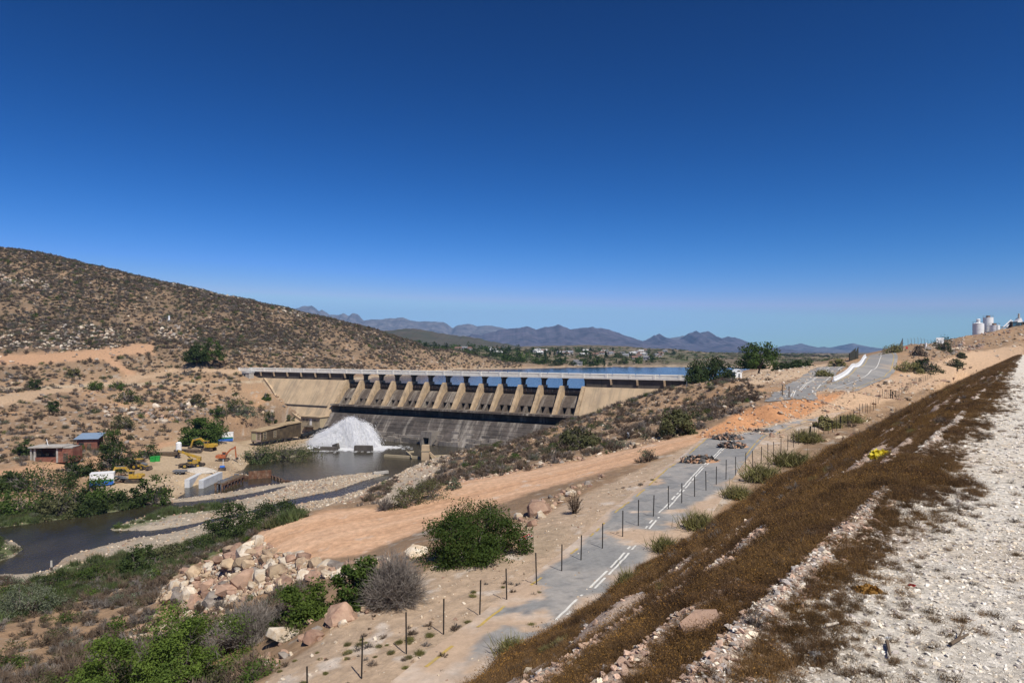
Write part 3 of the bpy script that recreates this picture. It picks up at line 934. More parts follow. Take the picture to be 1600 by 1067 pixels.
# ------------------------------------------------------------ the dam
M_tan = mat('dam_concrete_tan', (0.52, 0.385, 0.24), var=0.18, scale=0.25, base2=(0.40, 0.295, 0.19), scale2=0.15, mix2=(0.45, 0.7), bump=0.05, bscale=0.8,
            streak=((0.27, 0.22, 0.155), (0.35, 0.03, 0.03), (0.50, 0.72)))
M_pier = mat('pier_concrete', (0.50, 0.365, 0.22), var=0.22, scale=0.5, base2=(0.30, 0.225, 0.15), scale2=0.35, mix2=(0.45, 0.68), bump=0.05, bscale=0.8,
            streak=((0.20, 0.155, 0.11), (0.9, 0.9, 0.06), (0.53, 0.72)))
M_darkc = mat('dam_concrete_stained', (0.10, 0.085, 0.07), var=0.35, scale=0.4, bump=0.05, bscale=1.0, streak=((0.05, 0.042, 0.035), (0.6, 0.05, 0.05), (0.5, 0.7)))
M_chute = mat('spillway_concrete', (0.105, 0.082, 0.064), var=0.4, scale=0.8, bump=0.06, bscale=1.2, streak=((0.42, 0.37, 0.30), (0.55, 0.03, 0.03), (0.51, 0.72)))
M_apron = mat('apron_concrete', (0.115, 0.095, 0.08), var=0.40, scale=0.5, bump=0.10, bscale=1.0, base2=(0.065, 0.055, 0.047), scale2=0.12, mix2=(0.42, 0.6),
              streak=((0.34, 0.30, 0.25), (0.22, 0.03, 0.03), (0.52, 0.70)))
M_block = mat('toe_block_concrete', (0.24, 0.21, 0.175), var=0.3, scale=0.8, bump=0.06, bscale=1.5, rnd=0.45, streak=((0.12, 0.10, 0.085), (0.8, 0.1, 0.08), (0.5, 0.7)))
M_pale = mat('parapet_concrete', (0.84, 0.80, 0.71), var=0.15, scale=1.0, base2=(0.70, 0.66, 0.60), scale2=0.5, mix2=(0.5, 0.72))
M_gate = mat('gate_steel', (0.045, 0.042, 0.042), var=0.3, scale=2.0, rough=0.6, base2=(0.09, 0.06, 0.045), scale2=0.8)
M_black = mat('dark_opening', (0.012, 0.011, 0.010), var=0.2, rough=0.95)
M_glass = mat('window_glass', (0.03, 0.035, 0.04), var=0.2, rough=0.15, spec=0.6)
D0 = (P1[0], P1[1], 0.0)
DAM = empty('dam', D0, 0, 'long concrete dam with thirteen gated spillway bays under a white road bridge', 'dam')
AX = ((DN[0], DN[1], 0), (0, 0, 1), (U[0], U[1], 0))
BAY = 117.4 / 13


def dpart(name, poly, s0, s1, m, parent=DAM):
    b = MB()
    b.prism(poly, *AX, dam(s0, 0, 0), s1 - s0)
    return b.build(name, m, parent, D0)


def dcopy(o, ds, parent=DAM):
    c = o.copy(); COL.objects.link(c); c.parent = parent
    c.location = (U[0] * ds, U[1] * ds, 0)
    return c


SL = 0.7
for s0, s1 in ((-84, -0.85), (117.4 + 0.85, 168)):
    dpart('abutment_wall', [(-6, -3), (-6, 23.5), (0, 23.5), (SL * 26.5, -3)], s0, s1, M_tan)
    n = int((s1 - s0) / BAY)
    w = (s1 - s0) / n
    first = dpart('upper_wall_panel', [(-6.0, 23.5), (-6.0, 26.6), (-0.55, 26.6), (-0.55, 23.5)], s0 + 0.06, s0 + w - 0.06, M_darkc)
    for k in range(1, n): dcopy(first, k * w)
    b = MB(); a_, c_ = np.array(dam(s0 + w, -0.5, 24.6)), np.array(dam(s0 + w, 0.1, 26.5)); b.bar(a_, c_, 0.7)
    br = b.build('bracket', M_tan, DAM, D0)
    for k in range(1, n): dcopy(br, k * w)
dpart('ledge', [(8.3, 11.9), (8.0, 12.2), (8.5, 12.3), (8.8, 12.0)], -40, -3.5, M_darkc)
pier = dpart('pier', [(-5, 12), (-5, 23.7), (0, 23.7), (0.3, 23.5), (7.35, 13.42), (7.35, 12.7), (2, 12.6)], -0.68, 0.68, M_pier)
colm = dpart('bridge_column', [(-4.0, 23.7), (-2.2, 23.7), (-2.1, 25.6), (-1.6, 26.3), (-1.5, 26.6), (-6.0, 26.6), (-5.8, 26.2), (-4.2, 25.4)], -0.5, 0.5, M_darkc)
for k in range(1, 14):
    dcopy(pier, k * BAY); dcopy(colm, k * BAY)
b = MB()
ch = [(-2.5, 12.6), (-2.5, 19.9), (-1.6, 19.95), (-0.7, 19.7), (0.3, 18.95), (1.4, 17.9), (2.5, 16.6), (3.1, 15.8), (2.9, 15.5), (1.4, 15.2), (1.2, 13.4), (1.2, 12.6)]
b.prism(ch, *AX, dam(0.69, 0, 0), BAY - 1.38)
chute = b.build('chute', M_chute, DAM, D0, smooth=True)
tooth = []
iw = BAY - 1.38
for f0, f1 in ((0.0, 0.16), (0.40, 0.57), (0.82, 1.0)):
    tooth.append(dpart('splitter', [(1.22, 12.6), (1.22, 15.3), (3.0, 15.78), (3.5, 15.3), (5.4, 13.42), (5.4, 12.6)], 0.71 + f0 * iw, 0.67 + f1 * iw, M_chute))
b = MB()
gp = [(-2.35 + 0.9 * math.sin(k / 6 * math.pi), 19.8 + 3.0 * k / 6) for k in range(7)]
b.prism(gp + [(t - 0.2, z) for t, z in gp[::-1]], *AX, dam(0.9, 0, 0), BAY - 1.8)
for k in range(1, 6):
    b.bar(dam(0.95, gp[k][0] + 0.12, gp[k][1]), dam(BAY - 0.95, gp[k][0] + 0.12, gp[k][1]), 0.16)
for f in (0.25, 0.5, 0.75):
    for k in range(6):
        b.bar(dam(f * BAY, gp[k][0] + 0.14, gp[k][1]), dam(f * BAY, gp[k + 1][0] + 0.14, gp[k + 1][1]), 0.2)
gate = b.build('gate', M_gate, DAM, D0)
for k in range(1, 13):
    for o in [chute, gate] + tooth: dcopy(o, k * BAY)
dpart('spillway_lip', [(1.0, 12.55), (1.0, 13.41), (9.3, 13.41), (9.4, 12.7), (6, 12.5)], -0.8, 118.2, M_chute)
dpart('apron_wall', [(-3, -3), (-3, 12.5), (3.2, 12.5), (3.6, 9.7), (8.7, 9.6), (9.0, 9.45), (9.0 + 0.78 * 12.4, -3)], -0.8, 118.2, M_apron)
# horizontal lift ledges on the apron
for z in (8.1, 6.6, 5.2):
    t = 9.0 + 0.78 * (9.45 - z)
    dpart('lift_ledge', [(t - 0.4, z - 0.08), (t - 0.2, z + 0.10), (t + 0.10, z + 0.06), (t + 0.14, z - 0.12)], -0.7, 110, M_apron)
# rows of concrete blocks cast against the toe
r_ = random.Random(4)
for row, (zb, dep) in enumerate(((-1.0, 2.6), (1.5, 1.8), (3.2, 1.2))):
    s = 24.0 + row * 3
    while s < 96:
        w = r_.uniform(2.6, 4.6)
        hgt = r_.uniform(2.2, 3.2) if row == 0 else r_.uniform(1.2, 2.2)
        pr = (0.95, 0.75, 0.42)[row] if s > 58 else (0.9, 0.5, 0.2)[row]
        if r_.random() < pr and not 54 < s + w / 2 < 62:
            t0 = 9.0 + 0.78 * (9.45 - zb - hgt)
            dep2 = dep * r_.uniform(0.75, 1.1)
            dpart('concrete_block', [(t0 - 3.5, zb), (t0 - 3.5, zb + hgt), (t0 + dep2 * 0.55, zb + hgt), (t0 + dep2 * 0.55 + 0.06, zb)], s, s + w - 0.12, M_block)
        s += w
# outlet tower with a dark mouth
b = MB()
for s0, s1 in ((55.6, 56.8), (59.6, 60.8)):
    b.prism([(11, -1), (11, 5.2), (17.6, 5.2), (18.6, -1)], *AX, dam(s0, 0, 0), s1 - s0)
b.prism([(11, 2.9), (11, 5.25), (17.7, 5.25), (18.0, 2.9)], *AX, dam(56.81, 0, 0), 2.78)
tow = b.build('outlet_tower', M_block, DAM, D0)
b = MB(); b.prism([(14.4, -0.5), (14.4, 2.9), (14.6, 2.9), (14.6, -0.5)], *AX, dam(56.82, 0, 0), 2.76)
b.build('outlet_mouth', M_black, tow, D0)
for ds, k in ((0.0, 1), (4.4, -1)):
    b = MB(); b.bar(dam(55.4 + ds * 1.26, 17.5, 0.3), dam(55.4 + ds * 1.26 - k * 1.6, 17.0, 2.2), 0.5)
    b.build('strut', M_block, tow, D0)
# crest bridge
dpart('bridge_deck', [(-6.4, 26.62), (-6.4, 27.15), (0.15, 27.15), (0.15, 26.62)], -75.5, 160, M_pale)
b = MB()
b.prism([(-0.25, 27.16), (-0.25, 27.32), (0.14, 27.32), (0.14, 27.16)], *AX, dam(0.3, 0, 0), BAY - 0.6)
b.prism([(-0.22, 28.15), (-0.22, 28.38), (0.12, 28.38), (0.12, 28.15)], *AX, dam(0.3, 0, 0), BAY - 0.6)
for k in range(24):
    b.prism([(-0.15, 27.33), (-0.15, 28.14), (0.05, 28.14), (0.05, 27.33)], *AX, dam(0.35 + k * (BAY - 0.7) / 24, 0, 0), 0.22)
pan = b.build('parapet_panel', M_pale, DAM, D0)
post = dpart('parapet_post', [(-0.3, 27.16), (-0.3, 28.55), (0.22, 28.55), (0.22, 26.7)], -0.45, 0.45, M_pale)
for k in range(-8, 18):
    if k != 0:
        dcopy(pan, k * BAY); dcopy(post, k * BAY)
    c = dcopy(pan, k * BAY); c.location = (c.location[0] - DN[0] * 6.2, c.location[1] - DN[1] * 6.2, 0)


def on_face(px, py):
    """point of the left abutment slope seen at a picture point"""
    d = np.array(((px - 800) / F, 1.0, -(py - HY) / F))
    A = np.stack([np.array((U[0], U[1], 0)), np.array((DN[0], DN[1], -1 / SL)), -d], 1)
    s, t, k = np.linalg.solve(A, np.array((0, 0, HC)) - np.array((P1[0], P1[1], 23.5)))
    return d * k + np.array((0, 0, HC))


pts = [on_face(*q) for q in ((413, 592), (424, 607), (434, 625), (450, 640), (462, 650), (476, 660))]
b = MB()
for p_, q_ in zip(pts[:-1], pts[1:]): b.bar(p_ + (0, 0, 0.2), q_ + (0, 0, 0.2), 0.9, 0.8)
b.build('abutment_kerb', M_tan, DAM, D0)

# ------------------------------------------------------------ valve house at the foot of the left abutment
vh_o = dam(-6.6, 14.2, 0.0)
ANG = math.atan2(U[1], U[0])
VH = empty('valve_house', vh_o, ANG, 'small tan valve house with four windows at the left foot of the dam', 'building')
M_tanw = mat('render_tan', (0.44, 0.355, 0.225), var=0.2, scale=0.6, base2=(0.20, 0.165, 0.115), scale2=0.3, mix2=(0.5, 0.7))
b = MB(); b.box((0.2, 2.5, 5.6), (11.6, 8.0, 4.4)); b.box((-4.3, 2.5, 1.5), (2.6, 8.0, 3.79)); b.box((4.0, 2.5, 1.5), (4.0, 8.0, 3.79)); b.build('wall', M_tanw, VH)
b = MB(); b.box((0.2, 2.3, 7.98), (12.4, 9.0, 0.34)); b.build('roof', M_tan, VH)
for x in (-3.9, -1.7, 2.9):
    b = MB()
    for dx in (-0.62, 0, 0.62): b.box((x + dx, -1.55, 6.3), (0.1, 0.12, 1.1))
    for dz in (-0.55, 0, 0.55): b.box((x, -1.56, 6.3 + dz), (1.34, 0.12, 0.1))
    fr = b.build('window', M_tanw, VH)
    b = MB(); b.box((x, -1.515, 6.3), (1.2, 0.03, 1.05)); b.build('pane', M_glass, fr)
b = MB(); b.box((0.5, -1.54, 5.6), (1.3, 0.1, 2.9)); b.build('door', M_pale, VH)
b = MB(); b.box((-0.5, 1.0, 1.6), (4.9, 0.2, 3.5)); b.build('opening', M_black, VH)
b = MB(); b.box((-0.4, -2.4, 3.55), (5.6, 1.6, 0.15)); b.bar((-0.5, -3.0, 3.6), (0.4, -1.6, 6.9), 0.16)
b.build('stair', M_darkc, VH)

# ------------------------------------------------------------ long pump house on stilts
M_brown = mat('brown_cladding', (0.062, 0.045, 0.028), var=0.35, scale=0.7, base2=(0.11, 0.08, 0.045), scale2=0.25, bump=0.02)  # dark brown with lighter brown patches, for the long walls
M_pink = mat('render_pink_grey', (0.46, 0.36, 0.30), var=0.15, scale=0.8)
M_roofc = mat('roof_tan', (0.42, 0.31, 0.18), var=0.2, scale=0.5, base2=(0.24, 0.17, 0.10), scale2=0.2)
ca = PD(408, 693.5, HC - 1.6)
cb = PZ(470, 690, ca[1] + 20)
ang = math.atan2(cb[1] - ca[1], cb[0] - ca[0])
PL = math.hypot(cb[1] - ca[1], cb[0] - ca[0])
PH_ = empty('pump_house', (ca[0], ca[1], 1.0), ang, 'long brown flat-roofed pump house on short stilts beside the pool', 'building')
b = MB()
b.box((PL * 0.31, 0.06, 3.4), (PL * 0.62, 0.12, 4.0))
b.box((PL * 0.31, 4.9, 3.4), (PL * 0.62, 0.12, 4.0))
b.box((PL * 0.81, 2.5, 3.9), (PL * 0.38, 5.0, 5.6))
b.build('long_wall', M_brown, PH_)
b = MB(); b.box((0.06, 2.5, 3.4), (0.16, 4.7, 3.98)); b.build('end_wall', M_pink, PH_)
b = MB(); b.box((-0.05, 3.6, 3.3), (0.1, 2.2, 3.0)); b.build('door', mat('pale_door', (0.42, 0.38, 0.22), var=0.1), PH_)
b = MB(); b.prism([(-0.4, 5.41), (PL * 0.62, 6.75), (PL + 0.3, 7.0), (PL + 0.3, 6.72), (PL * 0.62, 6.42), (-0.4, 5.1)], (1, 0, 0), (0, 0, 1), (0, 1, 0), (0, -0.35, 0), 5.8)
b.build('roof', M_roofc, PH_)
for (x, w, side) in ((0, 1.2, 1), (1.9, 1.6, 0), (7.2, 1.3, 0)):
    b = MB()
    if side:
        for dz in (-1.3, -0.65, 0, 0.65, 1.3): b.box((-0.06, 1.25, 3.5 + dz), (0.12, 1.2, 0.1))
        for dy in (-0.6, 0, 0.6): b.box((-0.06, 1.25 + dy, 3.5), (0.12, 0.1, 2.7))
    else:
        for dz in (-1.3, -0.65, 0, 0.65, 1.3): b.box((x, -0.06, 3.5 + dz), (w, 0.12, 0.1))
        for dx in (-0.5, 0, 0.5): b.box((x + dx * w, -0.06, 3.5), (0.1, 0.12, 2.7))
    fr = b.build('window', M_tanw, PH_)
    b = MB()
    if side: b.box((-0.035, 1.25, 3.5), (0.03, 1.1, 2.6))
    else: b.box((x, -0.035, 3.5), (w - 0.1, 0.03, 2.6))
    b.build('pane', M_glass, fr)
for k in range(6):
    for y in (0.5, 4.5):
        b = MB(); b.box((0.5 + k * (PL - 1) / 5, y, 0.3), (0.45, 0.45, 2.3)); b.build('stilt', M_darkc, PH_)
b = MB(); b.box((PL * 0.5, 2.5, 1.27), (PL, 4.8, 0.25)); b.build('floor_slab', M_darkc, PH_)

# black outlet pipe between pump house and valve house
b = MB()
p0 = np.array(PZ(470, 681.5, ca[1] + 21)); p1_ = np.array(PZ(503, 671.5, 292)); p2_ = np.array(PZ(512, 668, 297))
b.tube(p0, p1_, 1.0, 0.85, 12); b.tube(p1_, p2_, 0.85, 0.8, 12)
for f in (0.3, 0.6, 0.9):
    c = p0 + (p1_ - p0) * f
    b.tube(c - (p1_ - p0) * 0.008, c + (p1_ - p0) * 0.008, 1.2, 1.2, 12)
    b.box((c[0], c[1], c[2] / 2 - 0.6), (0.6, 0.6, c[2]))
po = b.build('outlet_pipe', mat('black_steel', (0.02, 0.02, 0.021), var=0.2, rough=0.5), None, tuple(p0), smooth=True)
tag(po, 'thick black steel pipe between the pump house and the valve house', 'pipe')

# ------------------------------------------------------------ the water jet
M_spray = bpy.data.materials.new('white_water'); M_spray.use_nodes = True
N, L = M_spray.node_tree.nodes, M_spray.node_tree.links
bs = N['Principled BSDF']; bs.inputs['Base Color'].default_value = (0.97, 0.97, 0.97, 1); bs.inputs['Roughness'].default_value = 0.9
tr = N.new('ShaderNodeBsdfTranslucent'); tr.inputs['Color'].default_value = (0.97, 0.97, 0.97, 1)
ms = N.new('ShaderNodeMixShader'); ms.inputs[0].default_value = 0.58
L.new(bs.outputs[0], ms.inputs[1]); L.new(tr.outputs[0], ms.inputs[2]); L.new(ms.outputs[0], N['Material Output'].inputs['Surface'])


def streaks(px0, v0, tmax, n, spread, sz, rg):
    """short streaks along ballistic paths"""
    P, D, S = [], [], []
    for k in range(len(px0)):
        m = int(n[k])
        t = tmax[k] * rg.random(m) ** 0.75
        v = np.array(v0[k]) + rg.normal(0, 1, (m, 3)) * spread[k]
        p = np.array(px0[k]) + v * t[:, None] + np.array((0, 0, -4.9)) * (t ** 2)[:, None]
        p += rg.normal(0, 0.25, (m, 3)) * (0.4 + t[:, None])
        d = v + np.array((0, 0, -9.8)) * t[:, None]
        P.append(p); D.append(d / np.linalg.norm(d, axis=1)[:, None]); S.append(sz * (0.5 + rg.random(m)))
    return np.concatenate(P), np.concatenate(D), np.concatenate(S)


ZJ = 262.0
jx = lambda px: (px - 800) / F * ZJ
pk = np.array((jx(574), ZJ + 3, 3.2))            # jets rise from valves at the toe and fan out to the left
rg = np.random.default_rng(3)
src, vel, tmx, cnt, spr = [], [], [], [], []
for k in range(110):
    f = rg.random()
    vx = 4.6 - 14.1 * f ** 1.1
    vz = float(np.interp(vx, [-9.5, -7, -5, -2.5, -0.5, 0.8, 2.5, 4.6], [8.4, 10.1, 11.3, 12.8, 13.7, 13.5, 12.2, 10.4])) * (1 - 0.16 * rg.random() ** 2) + rg.normal(0, 0.25)
    src.append((jx(548) + 0.5 * rg.normal(), ZJ + 4 + rg.random() * 4, 0.6))
    vel.append((vx, -1.4 - 1.2 * rg.random(), vz)); tmx.append(2 * vz / 9.8 + 0.05); cnt.append(1000); spr.append(0.35 + 0.3 * rg.random() ** 3)
src += [(jx(545), ZJ + 2, 0.4)] * 3
vel += [(-4.4, -2.0, 7.5), (-6.8, -1.6, 7.6), (2.4, -2.0, 8.4)]; tmx += [1.55, 1.6, 1.75]; cnt += [5000, 6000, 5000]; spr += [1.0, 0.9, 1.0]
p, d, s = streaks(src, vel, tmx, cnt, spr, 0.60, rg)
ok = p[:, 2] > -0.1
p, d, s = p[ok], d[ok], s[ok]
sd_ = np.cross(d, rg.normal(0, 1, d.shape)); sd_ /= np.linalg.norm(sd_, axis=1)[:, None]
w_ = 0.028 + 0.035 * rg.random(len(p))
v = np.stack([p - d * s[:, None], p + sd_ * w_[:, None], p + d * s[:, None], p - sd_ * w_[:, None]], 1).reshape(-1, 3)
JO = np.array((jx(545), ZJ, 0))
JET = empty('water_jet', tuple(JO), 0, 'white fan of spray bursting from the outlet at the foot of the dam', 'water jet')
me = mesh_np('spray', v - JO, np.arange(len(v)).reshape(-1, 4))
so = obj('spray', me, M_spray, JET); so['kind'] = 'stuff'
# denser body of falling water inside the fan
n = 110
X_ = np.linspace(jx(476), jx(594), n)
pr_ = np.interp(X_, [jx(q) for q in (476, 490, 505, 520, 533, 545, 556, 568, 580, 594)], [0.3, 1.7, 3.6, 5.7, 7.5, 8.8, 8.6, 6.9, 4.2, 0.1])
vv, ff = [], []
m_ = 26
lump = fbm(np.repeat(np.arange(n), m_) * 0.16, np.tile(np.arange(m_), n) * 0.30, 71, 4)
for i in range(n):
    for j in range(m_):
        f = j / (m_ - 1)
        a_ = math.pi * f
        hh = pr_[i]
        lb_ = 1 + 0.34 * lump[i * m_ + j]
        vv.append((X_[i], ZJ + 3 - math.cos(a_) * (1.0 + hh * 0.32) * lb_, max(-0.1, hh * math.sin(a_) ** 0.8 * lb_)))
for i in range(n - 1):
    for j in range(m_ - 1):
        ff.append((i * m_ + j, (i + 1) * m_ + j, (i + 1) * m_ + j + 1, i * m_ + j + 1))
me = mesh_np('water_body', np.array(vv) - JO, np.array(ff), smooth=True)
obj('water_body', me, M_spray, JET)
# foam on the pool round the jet
n = 4200
fx = np.concatenate([rg.uniform(jx(482), jx(606), n), rg.normal(jx(590), 4.5, 1400)])
fy = np.concatenate([rg.normal(ZJ - 4.5, 2.6, n), rg.normal(ZJ - 1, 2.0, 1400)])
fs = 0.15 + 0.45 * rg.random(len(fx)) ** 2
c8 = np.array([(math.cos(t), math.sin(t)) for t in np.arange(6) * math.pi / 3])
v = np.stack([np.stack([fx + c8[k, 0] * fs * 1.5, fy + c8[k, 1] * fs, 0.03 + 0.10 * rg.random(len(fx))], -1) for k in range(6)], 1).reshape(-1, 3)
me = mesh_np('foam', v - JO, np.arange(len(v)).reshape(-1, 6))
fo = obj('foam', me, M_spray, JET); fo['kind'] = 'stuff'
# concrete sills the jet lands on
for px, py, w, hgt in ((514, 702.5, 6.5, 1.3), (568, 703.5, 7.0, 2.0)):
    p = PD(px, py + 1.0, HC - 0.0)
    b = MB(); b.box((0, 0, hgt / 2 - 0.5), (w, 2.2, hgt + 1.0), rz=-0.15, taper=0.93)
    if px < 540: b.box((-w * 0.62, -1.0, 0.2), (3.0, 1.6, 1.6), rz=0.5, ry=0.3); b.box((w * 0.36, 1.0, 1.2), (2.4, 1.2, 2.2), rz=-0.5, ry=-0.35)
    o = b.build('energy_sill', M_darkc, None, (0, 0, 0)); o.location = p
    tag(o, ('broken dark concrete sill awash at the left foot of the water jet' if px < 540 else 'dark square concrete sill at the right foot of the water jet'), 'concrete sill')

# ------------------------------------------------------------ old gauging weir in the pool
wp = np.array(PD(665, 718, HC))
WE = empty('gauging_weir', tuple(wp), 0, 'concrete measuring weir with a square pier standing in the brown pool', 'weir')
b = MB(); b.box((0, 0, 2.2), (2.6, 2.4, 5.6), taper=0.94); b.build('pier', M_tan, WE)
b = MB(); b.box((0, 0, 3.1), (2.8, 2.6, 0.3)); b.build('cap', M_tanw, WE)
def wbar(name, q0, q1, w, hgt, z=0.25):
    a_ = np.array(PD(q0[0], q0[1], HC - z)) - wp; c_ = np.array(PD(q1[0], q1[1], HC - z)) - wp
    b = MB(); b.bar(a_, c_, w, hgt); return b.build(name, M_tanw, WE)
wbar('low_wall', (601, 712), (656, 715.5), 0.9, 1.0)
wbar('low_wall', (672, 715), (700, 713.5), 0.9, 1.4, 0.5)
wbar('low_wall', (700, 713.5), (712, 717), 0.9, 1.4, 0.5)
wbar('cross_beam', (635, 706), (643, 713), 0.5, 0.8, 0.8)
wbar('cross_beam', (636, 707), (646, 705.5), 0.5, 0.6, 0.9)
b = MB(); b.bar((1.3, -0.4, 2.6), (3.6, -0.6, 0.4), 0.6); b.build('strut', M_tan, WE)

# ------------------------------------------------------------ plants and stones: prototypes
def leafm(name, c, rnd=0.25, trans=0.25, c2=None):
    return mat(name, c, var=0.35, scale=1.5, rough=0.7, spec=0.15, rnd=rnd, trans=trans, base2=c2, scale2=0.9, mix2=(0.45, 0.6))


ML_bright = leafm('leaf_bright', (0.110, 0.160, 0.028), c2=(0.065, 0.105, 0.020))
ML_green = leafm('leaf_green', (0.064, 0.105, 0.020), c2=(0.075, 0.110, 0.022))
ML_dark = leafm('leaf_dark', (0.040, 0.062, 0.018), c2=(0.062, 0.085, 0.022))
ML_olive = leafm('leaf_olive', (0.105, 0.105, 0.045), c2=(0.080, 0.085, 0.035))
ML_grey = leafm('leaf_greygreen', (0.150, 0.170, 0.105), c2=(0.11, 0.13, 0.08))
ML_yel = leafm('leaf_yellowgreen', (0.20, 0.19, 0.065), c2=(0.24, 0.21, 0.10))
ML_reed = leafm('reed', (0.095, 0.130, 0.042), c2=(0.13, 0.15, 0.07))
MT_dry = leafm('dry_twig', (0.130, 0.092, 0.062), trans=0.0, rnd=0.4, c2=(0.165, 0.130, 0.100))
MT_grey = leafm('grey_twig', (0.195, 0.170, 0.148), trans=0.0, rnd=0.3)
MT_bark = mat('bark', (0.10, 0.075, 0.055), var=0.3, scale=3)
MT_weed = leafm('weed_stem', (0.150, 0.088, 0.038), trans=0.0, rnd=0.5, c2=(0.085, 0.050, 0.027))
MT_seed = leafm('seed_head', (0.36, 0.19, 0.045), trans=0.1, rnd=0.4, c2=(0.22, 0.11, 0.03))
MR = [mat('rock_tan', (0.46, 0.345, 0.225), var=0.25, scale=1.2, base2=(0.34, 0.24, 0.16), scale2=0.8, bump=0.06, bscale=3, rnd=0.22),
      mat('rock_pink', (0.40, 0.265, 0.185), var=0.25, scale=1.2, base2=(0.28, 0.17, 0.12), scale2=0.8, bump=0.06, bscale=3, rnd=0.22),
      mat('rock_pale', (0.62, 0.54, 0.43), var=0.2, scale=1.2, base2=(0.48, 0.37, 0.25), scale2=0.9, bump=0.06, bscale=3, rnd=0.2),
      mat('rock_grey', (0.30, 0.26, 0.22), var=0.3, scale=1.2, base2=(0.19, 0.155, 0.13), scale2=0.8, bump=0.06, bscale=3, rnd=0.25)]
MG = [mat('pebble_white', (0.76, 0.70, 0.60), var=0.2, scale=8, rnd=0.2), mat('pebble_cream', (0.72, 0.61, 0.46), var=0.2, scale=8, rnd=0.3), mat('pebble_grey', (0.40, 0.35, 0.31), var=0.2, scale=8, rnd=0.5)]


def unit(v):
    return v / (np.linalg.norm(v, axis=-1, keepdims=True) + 1e-9)


def leaves(pos, size, rg, out=None, asp=0.5):
    """one small four-cornered leaf at each point"""
    n = len(pos)
    nr_ = rg.normal(0, 1, (n, 3)) + (0 if out is None else out * 0.9) + np.array((0, 0, 0.5))
    nr_ = unit(nr_)
    t = unit(np.cross(nr_, rg.normal(0, 1, (n, 3))))
    b_ = np.cross(nr_, t)
    s = size * (0.6 + 0.8 * rg.random(n))[:, None]
    v = np.stack([pos - t * s, pos + b_ * s * asp, pos + t * s, pos - b_ * s * asp], 1).reshape(-1, 3)
    return v, np.arange(4 * n).reshape(-1, 4)


def twigs(p, q, w, rg):
    d = unit(q - p)
    sd = unit(np.cross(d, rg.normal(0, 1, d.shape))) * w
    v = np.stack([p - sd, p + sd, q], 1).reshape(-1, 3)
    return v, np.arange(3 * len(p)).reshape(-1, 3)


def dome_clumps(k, rg, h, r=1.0, low=0.05, fill=0.35):
    """clump centres over an uneven dome of radius r and height h"""
    a = rg.uniform(0, 2 * math.pi, k)
    u = rg.random(k) ** 0.6
    el = np.arcsin(np.clip(low + (1 - low) * rg.random(k), -1, 1))
    rad = np.where(rg.random(k) < fill, 0.45 + 0.4 * rg.random(k), 0.82 + 0.26 * rg.random(k))
    return np.stack([np.cos(a) * np.cos(el) * r * rad, np.sin(a) * np.cos(el) * r * rad, np.sin(el) * h * rad], -1)


def crown_mesh(name, seed, n, k, h, r, leaf, sig=0.17, low=0.05, asp=0.5, zo=0.0, fill=0.35):
    rg = np.random.default_rng(seed)
    c = dome_clumps(k, rg, h, r, low, fill)
    wts = rg.random(k) + 0.4; wts /= wts.sum()
    ci = rg.choice(k, n, p=wts)
    off = np.clip(rg.normal(0, 1, (n, 3)), -1.7, 1.7) * sig * r * (0.6 + 0.8 * rg.random(k))[ci][:, None] * np.array((1, 1, 0.75))
    pos = c[ci] + off
    pos[:, 2] = np.maximum(pos[:, 2], (0.02 if low >= 0 else low) * h) + zo
    out = unit(pos - np.array((0, 0, zo + 0.2 * h)))
    v, f = leaves(pos, leaf, rg, out, asp)
    return mesh_np(name, v, f)


def twig_mesh(name, seed, n, h, r, w, up=0.25, extra=1.0):
    """a bare rounded shrub: boughs from the base, fine twigs fanning from them"""
    rg = np.random.default_rng(seed)
    nb = max(10, n // 14)
    a = rg.uniform(0, 2 * math.pi, nb); el = np.arcsin(np.clip(up + (1 - up) * rg.random(nb), 0, 1))
    L_ = 0.6 + 0.35 * rg.random(nb)
    tip = np.stack([np.cos(a) * np.cos(el) * r * L_, np.sin(a) * np.cos(el) * r * L_, np.sin(el) * h * L_], -1)
    root = np.concatenate([rg.normal(0, 0.1 * r, (nb, 2)), np.zeros((nb, 1))], -1)
    v1, f1 = twigs(root, tip, w * 2.2, rg)
    bi = rg.integers(0, nb, n)
    t = 0.35 + 0.65 * rg.random(n)
    p = root[bi] + (tip - root)[bi] * t[:, None]
    d = unit((tip - root)[bi]) + rg.normal(0, 0.55, (n, 3)) + np.array((0, 0, 0.25))
    q_ = p + unit(d) * (0.25 + 0.25 * rg.random(n))[:, None] * r * extra
    q_[:, 2] = np.maximum(q_[:, 2], 0.02)
    v2, f2 = twigs(p, q_, w, rg)
    return mesh_np(name, np.concatenate([v1, v2]), np.concatenate([f1, f2 + len(v1)]))


def rock_mesh(name, seed, n=16, sq=(1, 0.8, 0.65)):
    import bmesh
    rg = np.random.default_rng(seed)
    p = unit(rg.normal(0, 1, (n, 3)))
    p = np.sign(p) * np.abs(p) ** 0.75
    p = p * np.array(sq) * (0.8 + 0.3 * rg.random((n, 1)))
    bm = bmesh.new()
    for q_ in p: bm.verts.new(q_)
    r_ = bmesh.ops.convex_hull(bm, input=bm.verts)
    bmesh.ops.delete(bm, geom=[g for g in r_['geom_interior'] if isinstance(g, bmesh.types.BMVert)], context='VERTS')
    me = bpy.data.meshes.new(name); bm.to_mesh(me); bm.free()
    return me


def setm(me, m):
    me.materials.append(m); return me


